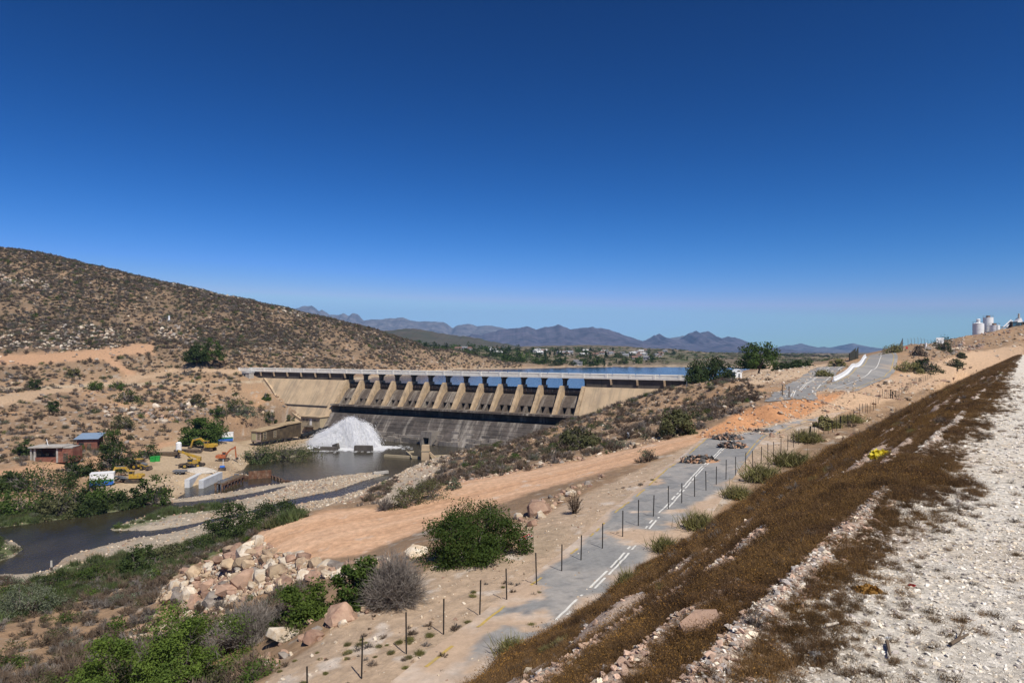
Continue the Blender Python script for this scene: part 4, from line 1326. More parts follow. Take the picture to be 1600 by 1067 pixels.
def two(name, a, ma, b, mb_):
    """join two meshes with their own materials into one mesh"""
    va = np.empty(len(a.vertices) * 3, np.float32); a.vertices.foreach_get('co', va)
    vb = np.empty(len(b.vertices) * 3, np.float32); b.vertices.foreach_get('co', vb)
    fa = [tuple(p.vertices) for p in a.polygons]; fb = [tuple(i + len(va) // 3 for i in p.vertices) for p in b.polygons]
    me = bpy.data.meshes.new(name)
    me.from_pydata(np.concatenate([va, vb]).reshape(-1, 3), [], fa + fb)
    me.materials.append(ma); me.materials.append(mb_)
    me.polygons.foreach_set('material_index', [0] * len(fa) + [1] * len(fb))
    return me


DRY = [setm(twig_mesh('dry_shrub', 100 + i, 330, 0.85 + 0.12 * (i % 3), 1.0, 0.022), MT_dry if i % 3 else MT_grey) for i in range(6)]
OLV = [two('olive_shrub', crown_mesh('olive_shrub', 130 + i, 340, 26, 0.8, 0.95, 0.075, 0.2), ML_olive if i < 2 else ML_grey, twig_mesh('t', 140 + i, 90, 0.7, 0.9, 0.02), MT_dry) for i in range(3)]
GRN = [two('green_shrub', crown_mesh('green_shrub', 160 + i, 620, 34, 0.95, 0.95, 0.07, 0.17), (ML_green, ML_dark, ML_bright)[i], twig_mesh('t', 170 + i, 60, 0.6, 0.8, 0.025), MT_bark) for i in range(3)]
REED = []
for i in range(4):
    rg = np.random.default_rng(180 + i)
    n = 150
    p = np.concatenate([rg.normal(0, 0.42, (n, 2)), np.zeros((n, 1))], -1)
    q_ = p + np.concatenate([rg.normal(0, 0.3, (n, 2)), 0.45 + 0.5 * rg.random((n, 1))], -1)
    v, f = twigs(p, q_, 0.05, rg)
    REED.append(setm(mesh_np('reed', v, f), ML_reed if i % 2 else ML_olive if i == 2 else ML_reed))
YEL = []
for i in range(3):
    rg = np.random.default_rng(190 + i)
    n = 760
    p = np.concatenate([rg.normal(0, 0.30, (n, 2)), np.abs(rg.normal(0, 0.15, (n, 1)))], -1)
    q_ = p + np.concatenate([rg.normal(0, 0.24, (n, 2)), 0.12 + 0.42 * rg.random((n, 1))], -1)
    v, f = twigs(p, q_, 0.020, rg)
    YEL.append(setm(mesh_np('grass_bush', v, f), ML_yel))
WEED = []
for i in range(6):
    rg = np.random.default_rng(200 + i)
    n = 130
    p = np.concatenate([rg.normal(0, 0.10, (n, 2)), np.zeros((n, 1))], -1)
    q_ = p + np.concatenate([rg.normal(0, 0.13, (n, 2)), 0.10 + 0.20 * rg.random((n, 1))], -1)
    v, f = twigs(p, q_, 0.0045, rg)
    lp = p + (q_ - p) * (0.15 + 0.8 * rg.random((n, 1))) + rg.normal(0, 0.02, (n, 3))
    lv, lf = leaves(lp, 0.013, rg)
    a_ = bpy.data.meshes.new('w'); a_.from_pydata(np.concatenate([v, lv]), [], [tuple(x) for x in f] + [tuple(x + len(v)) for x in lf])
    k = (10, 16, 26, 6, 20, 12)[i]
    sv, sf = leaves(q_[:k] + np.array((0, 0, 0.005)), 0.011, rg, None, 0.8)
    sv2, sf2 = leaves(q_[:k] + rg.normal(0, 0.008, (k, 3)), 0.010, rg, None, 0.8)
    b_ = bpy.data.meshes.new('s'); b_.from_pydata(np.concatenate([sv, sv2]), [], [tuple(x) for x in sf] + [tuple(x + len(sv)) for x in sf2])
    WEED.append(two('dry_weed', a_, MT_weed, b_, MT_seed))
ROCKS = [[setm(rock_mesh('rock', 300 + 10 * j + i, 26 + 5 * (i % 3), ((1, 0.75, 0.6), (1, 0.85, 0.75), (1, 0.6, 0.42), (1, 0.9, 0.55))[i]), MR[j]) for i in range(4)] for j in range(4)]
PEB = [setm(rock_mesh('pebble', 360 + i, 11, ((1, 0.8, 0.5), (1, 0.65, 0.4), (1, 0.9, 0.6))[i % 3]), MG[(0, 0, 0, 1, 1, 2)[i]]) for i in range(6)]
PEB += [setm(rock_mesh('pebble', 370 + i, 11, (1, 0.8, 0.55)), mat('pebble_pink', (0.48, 0.33, 0.24), var=0.2, scale=8, rnd=0.4)) for i in range(3)]


def proto_coll(name, meshes):
    c = bpy.data.collections.new(name)
    for k, me in enumerate(meshes):
        o = bpy.data.objects.new('%s_%02d' % (name, k), me)
        c.objects.link(o)
    return c


def scatter(name, pts, scl, rot, idx, meshes):
    """a mass nobody could count: one object that places the given meshes on points"""
    me = bpy.data.meshes.new(name)
    me.vertices.add(len(pts)); me.vertices.foreach_set('co', np.asarray(pts, np.float32).ravel())
    scl = np.asarray(scl, np.float32)
    if scl.ndim == 1: scl = np.repeat(scl[:, None], 3, 1)
    a = me.attributes.new('scl', 'FLOAT_VECTOR', 'POINT'); a.data.foreach_set('vector', scl.ravel())
    a = me.attributes.new('rot', 'FLOAT_VECTOR', 'POINT'); a.data.foreach_set('vector', np.asarray(rot, np.float32).ravel())
    a = me.attributes.new('pidx', 'INT', 'POINT'); a.data.foreach_set('value', np.asarray(idx, np.int32))
    o = bpy.data.objects.new(name, me); COL.objects.link(o)
    g = bpy.data.node_groups.new(name, 'GeometryNodeTree')
    g.interface.new_socket('Geometry', in_out='INPUT', socket_type='NodeSocketGeometry')
    g.interface.new_socket('Geometry', in_out='OUTPUT', socket_type='NodeSocketGeometry')
    N, L = g.nodes, g.links
    gi, go = N.new('NodeGroupInput'), N.new('NodeGroupOutput')
    ip = N.new('GeometryNodeInstanceOnPoints')
    ci = N.new('GeometryNodeCollectionInfo')
    ci.inputs['Collection'].default_value = proto_coll(name + '_kinds', meshes)
    ci.inputs['Separate Children'].default_value = True
    ci.inputs['Reset Children'].default_value = True
    ip.inputs['Pick Instance'].default_value = True
    def na(nm, ty):
        n = N.new('GeometryNodeInputNamedAttribute'); n.data_type = ty; n.inputs['Name'].default_value = nm
        return n.outputs['Attribute']
    er = N.new('FunctionNodeEulerToRotation')
    L.new(na('rot', 'FLOAT_VECTOR'), er.inputs[0])
    L.new(gi.outputs[0], ip.inputs['Points']); L.new(ci.outputs[0], ip.inputs['Instance'])
    L.new(na('pidx', 'INT'), ip.inputs['Instance Index'])
    L.new(er.outputs[0], ip.inputs['Rotation']); L.new(na('scl', 'FLOAT_VECTOR'), ip.inputs['Scale'])
    L.new(ip.outputs[0], go.inputs[0])
    md = o.modifiers.new('scatter', 'NODES'); md.node_group = g
    o['kind'] = 'stuff'
    return o


def rz_only(n, rg, tilt=0.12):
    return np.stack([rg.normal(0, tilt, n), rg.normal(0, tilt, n), rg.uniform(0, 6.283, n)], -1)


def in_px(x, y, z, poly):
    px, py = proj(x, y, z)
    return sdist(np.stack([px, py], -1), poly) < 0


# ------------------------------------------------------------ shrubs: the largest 300 on screen are objects, the rest one mass
rg = np.random.default_rng(11)
BLOCK = ('track', 'bank', 'dirt', 'site', 'sand', 'shedroad', 'hillroad', 'upperroad', 'paved', 'beach', 'verge')


def field(n, x0, x1, y0, y1, keep, rmin, rmax, pw=1.5):
    x, y = rg.uniform(x0, x1, n), rg.uniform(y0, y1, n)
    px, _ = proj(x, y, 0 * x)
    s = (px > -90) & (px < 1690)
    x, y = x[s], y[s]
    z, zm_, sd_, R_ = ground(x, y, masks=True)
    bl = np.clip(sum(zm_[k] for k in BLOCK), 0, 1)
    k = keep(x, y, z, sd_, bl)
    k &= emb(x, y) < z + 0.3
    x, y, z = x[k], y[k], z[k]
    r = rmin + (rmax - rmin) * rg.random(len(x)) ** pw
    return np.stack([x, y, z - 0.06 * r], -1), r


def dens(x, y, sc, s, lo, hi):
    return np.clip((fbm(x * sc, y * sc, s, 4) - lo) / (hi - lo), 0, 1)


def keep_hill(x, y, z, sd, bl):
    px, py = proj(x, y, z)
    d = np.where(z > 38, 0.95, np.where(z > 24, 0.46, 0.30))
    d = d * (0.35 + 0.65 * dens(x, y, 0.035, 401, -0.35, 0.15)) * (1 - bl)
    d[(z < 3.5) | (sd < 20)] = 0
    inside_dam = (px > 377) & (py > 578) & (px < 1080)
    d[inside_dam & (y > 240) & ((x - P1[0]) * DN[0] + (y - P1[1]) * DN[1] < 20)] = 0
    d[(z < 22.0) & (y > 350)] = 0
    return rg.random(len(x)) < d


def keep_right(x, y, z, sd, bl):
    px, py = proj(x, y, z)
    d = (0.55 + 0.45 * dens(x, y, 0.05, 411, -0.3, 0.1)) * (1 - bl) * ((px > 560) & (px < 1215))
    d[(sd < 6) | (z < 2.0)] = 0
    t = (x - P1[0]) * DN[0] + (y - P1[1]) * DN[1]
    d[t < 8] = 0
    return rg.random(len(x)) < d


def keep_fore(x, y, z, sd, bl):
    px, py = proj(x, y, z)
    d = (0.25 + 0.75 * dens(x, y, 0.08, 421, -0.25, 0.1)) * (1 - bl) * (px < 470)
    d[(z < 3.0)] = 0
    d[in_px(x, y, z, [(405, 838), (440, 862), (640, 876), (560, 905), (480, 910), (420, 930), (330, 945), (240, 940), (270, 900), (330, 868)])] *= 0.06
    return rg.random(len(x)) < d


def keep_hill2(x, y, z, sd, bl):
    d = 0.30 * dens(x, y, 0.06, 431, -0.1, 0.3) * (1 - np.clip(bl * 1.0, 0, 0.985))
    px, py = proj(x, y, z)
    d[(px < 1215)] = 0
    d[(px > 1390) & (px < 1570) & (py < 562) & (bl < 0.5)] *= 2.5
    return rg.random(len(x)) < d


sets = []
p_, r_h = field(170000, -560, 10, 185, 640, keep_hill, 0.6, 1.8, 2.0); sets.append(('hill', p_, r_h))
p_, r_r = field(7000, -60, 115, 84, 270, keep_right, 0.5, 1.6, 1.3); sets.append(('slope', p_, r_r))
p_, r_f = field(11000, -110, -4, 30, 118, keep_fore, 0.40, 1.25, 1.5); sets.append(('fore', p_, r_f))
p_, r_s = field(9000, 40, 320, 105, 430, keep_hill2, 0.4, 1.3, 1.5); sets.append(('knoll', p_, r_s))
SH_M = DRY + OLV + GRN
allp = np.concatenate([s[1] for s in sets]); allr = np.concatenate([s[2] for s in sets])
zone = np.concatenate([[s[0]] * len(s[1]) for s in sets])
kind = rg.random(len(allp))
idx = np.where(kind < 0.80, rg.integers(0, 6, len(allp)), np.where(kind < 0.955, 6 + rg.integers(0, 3, len(allp)), 9 + rg.integers(0, 3, len(allp))))
kn = zone == 'knoll'
idx[kn & (kind > 0.45)] = 6 + rg.integers(0, 3, int((kn & (kind > 0.45)).sum()))
rots = rz_only(len(allp), rg)
hs = 0.85 + 0.4 * rg.random(len(allp))
scl = np.stack([allr, allr, allr * hs], -1)
app = allr / np.linalg.norm(allp - np.array((0, 0, HC)), axis=1)
order = np.argsort(-app)
big = order[:290]; rest = order[290:]
LB = {'hill': ('dry brown shrub among the scrub on the hillside left of the dam', 'dry shrubs on the left hillside'),
      'slope': ('dry brown shrub on the slope between the dam and the orange dirt track', 'dry shrubs on the slope by the dam'),
      'fore': ('bare grey-brown shrub on the foreground slope above the river', 'dry shrubs on the foreground slope'),
      'knoll': ('low shrub on the rocky knoll at the right', 'shrubs on the right knoll')}
KN = ['dry_shrub'] * 6 + ['olive_shrub'] * 3 + ['green_shrub'] * 3
def size_word(v, lo, hi):
    return 'small' if v < lo else 'large' if v > hi else 'medium-sized'


HUE = {0: 'tan', 1: 'pinkish brown', 2: 'pale', 3: 'grey'}
bpx, bpy_ = proj(allp[:, 0], allp[:, 1], allp[:, 2])
for k in big:
    o = bpy.data.objects.new(KN[idx[k]], SH_M[idx[k]]); COL.objects.link(o)
    o.location = allp[k]; o.rotation_euler = rots[k]; o.scale = scl[k]
    lb, gr = LB[zone[k]]
    X_, Y_ = bpx[k], bpy_[k]
    if zone[k] == 'slope':
        pl_ = ('close to the orange track' if Y_ > np.interp(X_, [600, 700, 900, 1100], [770, 735, 702, 655]) else 'close to the dam') + (', far left end of the slope' if X_ < 690 else ', left end of the slope' if X_ < 770 else ', left of the slope middle' if X_ < 850 else ', middle of the slope' if X_ < 930 else ', right of the slope middle' if X_ < 1020 else ', right end of the slope')
        lb = 'dry brown shrub ' + pl_
    elif zone[k] == 'fore':
        pl_ = ('along the bottom frame edge' if Y_ > 1010 else 'above the bottom corner' if Y_ > 960 else 'just above the reeds') + (', at the left frame edge' if X_ < 40 else ', far left' if X_ < 95 else ', left of the large green bush' if X_ < 150 else ', beside the large green bush' if X_ < 230 else ', behind the large green bush' if X_ < 320 else ', towards the rock slope')
        lb = 'bare grey-brown shrub ' + pl_
    elif zone[k] == 'hill':
        lb = 'dry brown shrub ' + ('above the hill track' if Y_ < 590 else 'below the hill track') + (', far left' if X_ < 150 else ', in the middle' if X_ < 300 else ', near the dam')
    elif zone[k] == 'knoll':
        lb = 'low shrub ' + ('beside the climbing road' if X_ < 1400 else 'on the knoll under the white silos')
    lb = size_word(allr[k], 0.75, 1.15) + ' ' + lb if zone[k] != 'knoll' else lb
    if idx[k] >= 6:
        lb = lb.replace('dry brown shrub', 'leafy olive shrub' if idx[k] < 9 else 'small green shrub').replace('bare grey-brown shrub', 'leafy olive shrub' if idx[k] < 9 else 'small green shrub').replace('low shrub', 'low olive shrub' if idx[k] < 9 else 'low green shrub')
        gr = gr.replace('dry shrubs', 'olive shrubs' if idx[k] < 9 else 'green shrubs').replace('shrubs on the right', 'olive shrubs on the right' if idx[k] < 9 else 'green shrubs on the right')
    tag(o, lb, 'shrub', gr)
scatter('scrub', allp[rest], scl[rest], rots[rest], idx[rest], SH_M)

# thin dry grass tufts on the bare verge
x, y = rg.uniform(-25, 60, 16000), rg.uniform(22, 115, 16000)
z, zm_, _, _ = ground(x, y, masks=True)
k = (zm_['verge'] > 0.5) & (emb(x, y) < z - 0.1) & (rg.random(len(x)) < 0.75 * dens(x, y, 0.12, 437, 0.0, 0.35) + 0.03) & (cover(x, y, 0, np.full(len(x), 1.5)) > 0.5)
k &= ((0.8 * x - 0.6 * y) < -22 - 0.21 * np.clip(0.6 * x + 0.8 * y - 27, 0, 99) - 0.6) | (rg.random(len(x)) < 0.25)
x, y, z = x[k], y[k], z[k]; n = len(x); rr = rg.uniform(0.12, 0.34, n)
scatter('dry_grass', np.stack([x, y, z - 0.01], -1), np.stack([rr, rr, rr * 0.9], -1), rz_only(n, rg), np.where(rg.random(n) < 0.6, rg.integers(0, 6, n), 6 + rg.integers(0, 3, n)), DRY + YEL)

# reeds and river greens
GREEN_PX = [[(-80, 960), (0, 925), (60, 905), (105, 882), (180, 868), (290, 848), (350, 832), (460, 800), (480, 808), (410, 828), (330, 872), (240, 905), (150, 930), (70, 955), (0, 975), (-80, 985)],
            [(176, 828), (203, 815), (266, 795), (345, 788), (345, 795), (270, 805), (215, 820)],
            [(-80, 852), (0, 844), (34, 858), (20, 869), (0, 874), (-80, 888)],
            [(0, 824), (62, 816), (131, 806), (187, 798), (225, 787), (220, 780), (160, 793), (100, 797), (0, 802)],
            [(385, 722), (400, 712), (470, 704), (492, 708), (470, 712), (430, 718), (392, 730)]]
x, y = rg.uniform(-190, 10, 60000), rg.uniform(60, 270, 60000)
z, zm_, sd_, _ = ground(x, y, masks=True)
k = np.zeros(len(x), bool)
for pl in GREEN_PX: k |= in_px(x, y, z, pl)
k &= (sd_ > -0.4) & (rg.random(len(x)) < 0.12 + 0.88 * dens(x, y, 0.08, 441, -0.3, 0.1))
x, y, z = x[k], y[k], z[k]
n = len(x)
rr = 0.5 + 0.9 * rg.random(n) ** 1.5
scatter('reeds', np.stack([x, y, np.maximum(z, 0) - 0.03], -1), np.stack([rr, rr, rr * (0.7 + 0.6 * rg.random(n))], -1), rz_only(n, rg), np.where(rg.random(n) < 0.74, rg.integers(0, 4, n), 4 + rg.integers(0, 8, n)), REED + GRN + OLV + DRY[:2])


# ------------------------------------------------------------ big bushes and trees, one by one
def bush(px, py, w_px, h_px, m, label, n=5000, leaf=0.06, seed=0, name='green_bush', cat='bush', group=None, dry=False, Z=None, k=60, sig=0.15):
    q_ = hit(px, py) if Z is None else down(px, Z)
    s = q_[1] / F
    r, h = w_px * s / 2, h_px * s
    e = empty(name, tuple(q_), 0, label, cat, group)
    if dry:
        obj('twigs', twig_mesh('twigs', seed, n, h, r, 0.012 * max(1, q_[1] / 45), 0.1, 0.9), m, e)
    else:
        obj('crown', crown_mesh('crown', seed, n, k, h, r, leaf, sig, -0.25), m, e)
        obj('stem', twig_mesh('stem', seed + 1, 260, h * 1.02, r * 1.0, 0.02 * max(1, q_[1] / 60), 0.1, 0.6), MT_grey, e)
    return e


bush(262, 1092, 262, 138, ML_bright, 'large bright green bush in the lower left foreground', 46000, 0.07, 1, k=85, sig=0.085)
bush(744, 868, 158, 76, ML_green, 'big rounded dark green bush between the dirt track and the fence', 30000, 0.08, 3, k=90, sig=0.12)
bush(562, 944, 72, 84, ML_green, 'narrow green bush left of the grey bare bush', 9000, 0.095, 5)
bush(616, 944, 116, 90, MT_grey, 'grey leafless bush beside the old road, right of the narrow green bush', 8500, 0, 7, 'dry_bush', dry=True)
bush(476, 972, 92, 60, ML_bright, 'low bright green bush behind the pale boulders', 9000, 0.09, 9)
bush(388, 1004, 100, 78, MT_grey, 'grey leafless bush beside the large foreground green bush', 4200, 0, 11, 'dry_bush', dry=True)
bush(898, 802, 30, 48, MT_dry, 'small bare dark shrub at the edge of the dirt track', 900, 0, 13, 'dry_bush', dry=True)
bush(362, 840, 72, 52, ML_dark, 'dark green bush by the river below the rock slope', 6500, 0.20, 15)
bush(432, 806, 74, 20, ML_dark, 'low wide green bush behind the turning area', 4500, 0.20, 17)
bush(218, 896, 62, 42, ML_dark, 'dark green bush among the reeds above the river edge', 4500, 0.18, 19)
bush(312, 862, 50, 22, ML_dark, 'dark bush in the reeds at the foot of the rock slope', 2400, 0.16, 601)
bush(262, 876, 60, 22, ML_olive, 'olive bush among the reeds left of the rock slope', 2400, 0.16, 603, 'olive_bush')
bush(140, 912, 54, 26, ML_green, 'green bush among the reeds near the shingle spit', 2400, 0.15, 605)
bush(85, 916, 50, 20, ML_dark, 'low dark bush by the wooden post at the water', 1800, 0.12, 20)
bush(40, 960, 90, 50, ML_grey, 'grey-green bush among reeds at the left edge', 4200, 0.11, 21)
bush(634, 792, 46, 34, ML_olive, 'olive shrub on the far edge of the orange track', 1800, 0.10, 23, 'olive_bush')
bush(602, 797, 34, 22, MT_grey, 'pale leafless shrub on the far edge of the track', 900, 0, 25, 'dry_bush', dry=True)
bush(672, 780, 60, 28, ML_olive, 'wide grey-olive shrub on the slope above the track', 1800, 0.10, 26, 'olive_bush')
bush(708, 764, 24, 16, ML_grey, 'small pale green succulent shrub at the track edge', 900, 0.09, 27, 'olive_bush')
bush(1056, 680, 52, 34, ML_olive, 'large dark olive bush on the slope beneath the road', 3600, 0.22, 28, 'olive_bush')
bush(905, 700, 60, 32, ML_olive, 'wide dark olive bush in the middle of the slope by the dam', 3600, 0.24, 29, 'olive_bush')
bush(775, 648, 16, 12, ML_dark, 'small green bush on the right end of the spillway lip', 700, 0.16, 30)
# left bank and hillside
for i, (px, py, w, h, m, lb) in enumerate([
    (243, 787, 58, 42, ML_green, 'tall green bush on the river bank in front of the work yard'),
    (60, 768, 92, 34, ML_dark, 'wide dark green bush below the sheds'),
    (28, 800, 78, 30, ML_green, 'green bush low on the left bank at the frame edge'),
    (110, 792, 70, 32, ML_dark, 'dark bush by the river left of the striped container'),
    (150, 788, 60, 40, ML_green, 'green bush hiding the lower part of the striped container'),
    (122, 742, 44, 26, ML_dark, 'dark bush above the striped container'),
    (180, 735, 48, 38, ML_dark, 'dark round bush between sheds and backhoe loader'),
    (172, 706, 42, 34, ML_green, 'green tree-like bush right of the blue roof'),
    (231, 716, 34, 20, ML_dark, 'dark bush beside the green bins'),
    (36, 712, 28, 24, ML_dark, 'dark bush left of the brick shed'),
    (200, 790, 46, 22, ML_dark, 'low dark bush on the bank left of the tall bush'),
    (140, 800, 48, 16, ML_dark, 'low dark bush at the waterline under the container'),
    (90, 805, 54, 26, ML_olive, 'grey-olive bush at the waterline on the left bank'),
    (15, 760, 44, 22, ML_dark, 'dark bush at the left edge below the dirt road'),
    (199, 628, 32, 20, ML_green, 'round green bush in the middle of the left slope'),
    (184, 607, 22, 14, ML_green, 'small green bush just under the hillside track'),
    (148, 609, 24, 12, ML_bright, 'small bright green bush left of the hillside track bend'),
    (54, 607, 18, 16, ML_dark, 'small dark bush on the left slope above the hill track'),
    (82, 642, 20, 16, ML_dark, 'dark bush on the left slope over the shed'),
    (192, 668, 32, 20, ML_olive, 'olive bush on the slope above the sheds'),
    (115, 586, 18, 12, ML_yel, 'yellow-green bush beside the upper dirt road'),
    (366, 645, 34, 28, ML_green, 'green bush on the slope left of the dam wall'),
    (341, 650, 26, 16, ML_green, 'green bush beside the utility pole on the slope'),
    (308, 634, 24, 16, ML_olive, 'olive bush left of the slope pole'),
    (385, 650, 30, 14, ML_grey, 'grey-green agave clump beside the dam wall'),
    (416, 625, 13, 10, ML_green, 'small green bush against the dam kerb'),
    (421, 660, 20, 13, ML_dark, 'dark bush above the pump house'),
    (455, 662, 16, 14, ML_olive, 'olive bush at the foot of the dam wall'),
    (440, 716, 100, 20, ML_olive, 'long olive reed bush on the spit in front of the pump house'),
    (400, 720, 40, 16, ML_reed, 'pale green reed bush at the left end of the spit'),
    (1447, 580, 42, 18, ML_dark, 'dark bush on the flat below the knoll'),
    (1492, 573, 28, 11, ML_olive, 'grey-olive bush right of the dark knoll bush'),
    (1418, 580, 34, 14, ML_yel, 'yellow-olive bush at the bend of the climbing road'),
    (1502, 558, 14, 7, ML_olive, 'small round olive bush on the sandy slope under the knoll'),
    (1474, 546, 32, 16, ML_dark, 'dark green bush on the knoll skyline under the billboard'),
    (1396, 551, 34, 11, ML_yel, 'yellowish bush on the bank above the road top'),
    (1434, 556, 22, 13, MT_dry, 'dark brown scrub patch in the knoll face'),
    (1308, 573, 24, 11, ML_yel, 'yellow-green bush left of the white barrier foot'),
    (1286, 588, 24, 8, ML_yel, 'low yellowish bush between the two roads'),
    (1288, 672, 26, 20, ML_yel, 'ochre-green bush at the fence where the old road ends'),
]):
    bush(px, py, w, h, m, lb, 2600 if w > 40 else 1300, 0.30 if w > 40 else 0.28, 500 + 2 * i, k=26, sig=0.18)
for i, (px, py, w, h) in enumerate(((802, 1028, 58, 46), (985, 918, 48, 42), (1040, 862, 46, 34), (1090, 826, 52, 38), (1152, 778, 46, 30), (1192, 752, 60, 40), (1235, 728, 60, 34), (1262, 690, 50, 26), (1300, 668, 34, 18), (1330, 660, 40, 18))):
    q_ = hit(px, py); s = q_[1] / F
    o = bpy.data.objects.new('grass_bush', YEL[i % 3]); COL.objects.link(o)
    o.location = q_ - np.array((0, 0, 0.03)); o.rotation_euler = (0, 0, i * 1.7); o.scale = (w * s / 1.5, w * s / 1.5, h * s * 1.1)
    tag(o, 'pale yellow-green grassy bush at the foot of the embankment', 'bush', 'grassy bushes along the embankment foot')


def tree(q_, w, h, m, label, seed, n=3000, leaf=0.25, th=0.3, k=50, group=None, name='tree', parts=True):
    """trunk with limbs under a clumped crown"""
    e = empty(name, tuple(q_), 0, label, 'tree', group)
    rg_ = np.random.default_rng(seed)
    b = MB()
    b.tube((0, 0, -0.3), (0.05 * h, 0, h * th), 0.035 * h, 0.025 * h, 8)
    for j in range(6):
        a_ = j * 1.05 + rg_.random()
        t_ = np.array((math.cos(a_) * w * 0.3, math.sin(a_) * w * 0.3, h * (0.55 + 0.25 * rg_.random())))
        b.tube((0.05 * h, 0, h * th * (0.7 + 0.3 * rg_.random())), t_, 0.018 * h, 0.006 * h, 6)
    b.build('trunk', MT_bark, e)
    obj('crown', crown_mesh('crown', seed, n, k, h * (1 - th * 0.75), w / 2, leaf, 0.15, -0.15 if False else 0.0, 0.5, h * th * 0.75), m, e)
    return e


def tree_px(px, py, w, h, m, label, seed, Z=None, **kw):
    q_ = hit(px, py) if Z is None else down(px, Z)
    s = q_[1] / F
    kw['leaf'] = kw.get('leaf', 0.25) * 1.5
    kw['n'] = int(kw.get('n', 3000) * 1.3)
    return tree(q_, w * s, h * s, m, label, seed, **kw)


tree_px(316, 694, 58, 40, ML_green, 'broad pepper tree with drooping crown beside the upper yellow excavator', 701, n=6000, leaf=0.28, th=0.10)
tree_px(306, 572, 36, 30, ML_dark, 'dark tree on the hillside beside the dam road, left one', 703, n=2600, leaf=0.3)
tree_px(332, 574, 34, 42, ML_green, 'taller green tree at the left end of the dam road', 705, n=1500, leaf=0.3)
tree_px(1185, 592, 60, 47, ML_green, 'large round green tree on the sandy flat right of the dam', 707, Z=262, n=3600, leaf=0.28, th=0.2)
tree_px(1112, 600, 62, 44, ML_dark, 'dark dense tree at the right end of the dam', 709, Z=236, n=3600, leaf=0.26, th=0.1)
tree_px(1088, 603, 34, 26, ML_dark, 'small dark tree hugging the end of the dam bridge', 711, Z=230, n=1600, leaf=0.22, th=0.1)
tree_px(1226, 570, 34, 17, ML_dark, 'low dark tree behind the sandy flat, left of a pair', 713, Z=330, n=1500, leaf=0.35, th=0.1)
tree_px(1252, 573, 32, 14, ML_dark, 'low dark tree behind the sandy flat, right of a pair', 715, Z=330, n=1500, leaf=0.35, th=0.1)
tree_px(1607, 515, 26, 22, ML_dark, 'dark tree beside the batching plant at the right edge', 717, Z=385, n=1200, leaf=0.3, th=0.15)

# far shore: trees one by one
def trunk_mesh():
    v = [(0.03 * math.cos(t), 0.03 * math.sin(t), 0) for t in (0, 2.1, 4.2)] + [(0, 0, 0.75)]
    return mesh_np('t', v, [(0, 1, 3), (1, 2, 3), (2, 0, 3)])


T_proto = []
for i in range(5):
    me = two('far_tree', crown_mesh('far_tree', 800 + i, 260, 20, 0.95, 0.55 if i < 4 else 0.22, 0.085, 0.2, 0.0, 0.6, 0.12), (ML_dark, ML_green, ML_olive, ML_dark, ML_dark)[i], trunk_mesh(), MT_bark)
    T_proto.append(me)
rg = np.random.default_rng(21)
cand = []
for _ in range(190):
    px = rg.uniform(610, 1075)
    Y = rg.uniform(640, 1150) if px < 860 else rg.uniform(690, 1250)
    if px > 980 and rg.random() < 0.5: continue
    if px < 660: Y = rg.uniform(690, 900)
    cand.append((px, Y))
cand += [(q, rg.uniform(645, 690)) for q in rg.uniform(790, 960, 34)] + [(q, rg.uniform(690, 800)) for q in rg.uniform(640, 800, 46)]
cx = np.array([(c[0] - 800) / F * c[1] for c in cand]); cy = np.array([c[1] for c in cand]); cz = ground(cx, cy)
for i in range(len(cand)):
    if cz[i] < 21.6: continue
    o = bpy.data.objects.new('far_tree', T_proto[int(rg.integers(0, 5))]); COL.objects.link(o)
    s = rg.uniform(4, 9.5)
    o.location = (cx[i], cy[i], cz[i] - 0.3); o.scale = (s * rg.uniform(0.9, 1.3), s, s * rg.uniform(0.8, 1.1)); o.rotation_euler = (0, 0, rg.uniform(0, 6))
    tpx = cand[i][0]
    tag(o, ('tall ' if s > 8 else 'low ' if s < 5.5 else '') + ('dark tree', 'green tree', 'olive tree', 'dark tree', 'slender dark tree')[T_proto.index(o.data)] + (' at the waterline' if cand[i][1] < 700 else ' among the white houses' if cand[i][1] < 950 else ' at the back of the town') + ' across the reservoir, ' + ('left' if tpx < 740 else 'centre' if tpx < 880 else 'right') + ' part', 'tree', 'trees on the far shore')
# low bush mass beyond them
x, y = rg.uniform(-500, 900, 9000), rg.uniform(600, 2100, 9000)
px, _ = proj(x, y, 0 * x); z = ground(x, y)
k = (z > 22) & (px > 560) & (px < 1420) & (rg.random(len(x)) < 0.25 + 0.6 * dens(x, y, 0.008, 451, -0.2, 0.1))
x, y, z = x[k], y[k], z[k]; n = len(x); rr = rg.uniform(1.5, 4.5, n)
scatter('far_scrub', np.stack([x, y, z - 0.3], -1), np.stack([rr * 1.3, rr * 1.3, rr * 0.7], -1), rz_only(n, rg, 0.05), rg.integers(0, 6, n), OLV + GRN)

# ------------------------------------------------------------ boulders
rg = np.random.default_rng(31)


def poly_sample(pl, n):
    pl = np.array(pl, float)
    lo, hi = pl.min(0), pl.max(0)
    out = []
    while len(out) < n:
        q_ = rg.uniform(lo, hi, (n * 3, 2))
        out += list(q_[sdist(q_, pl) < 0])
    return out[:n]


def boulder(q_, r, j, lb, gr, i=None, rot=None):
    o = bpy.data.objects.new('boulder', ROCKS[j][int(rg.integers(0, 4)) if i is None else i]); COL.objects.link(o)
    o.location = q_ + np.array((0, 0, 0.18 * r)); o.scale = (r, r * rg.uniform(0.8, 1.1), r * rg.uniform(0.85, 1.15))
    o.rotation_euler = rot or (rg.normal(0, 0.35), rg.normal(0, 0.35), rg.uniform(0, 6.28))
    return tag(o, lb, 'boulder', gr)


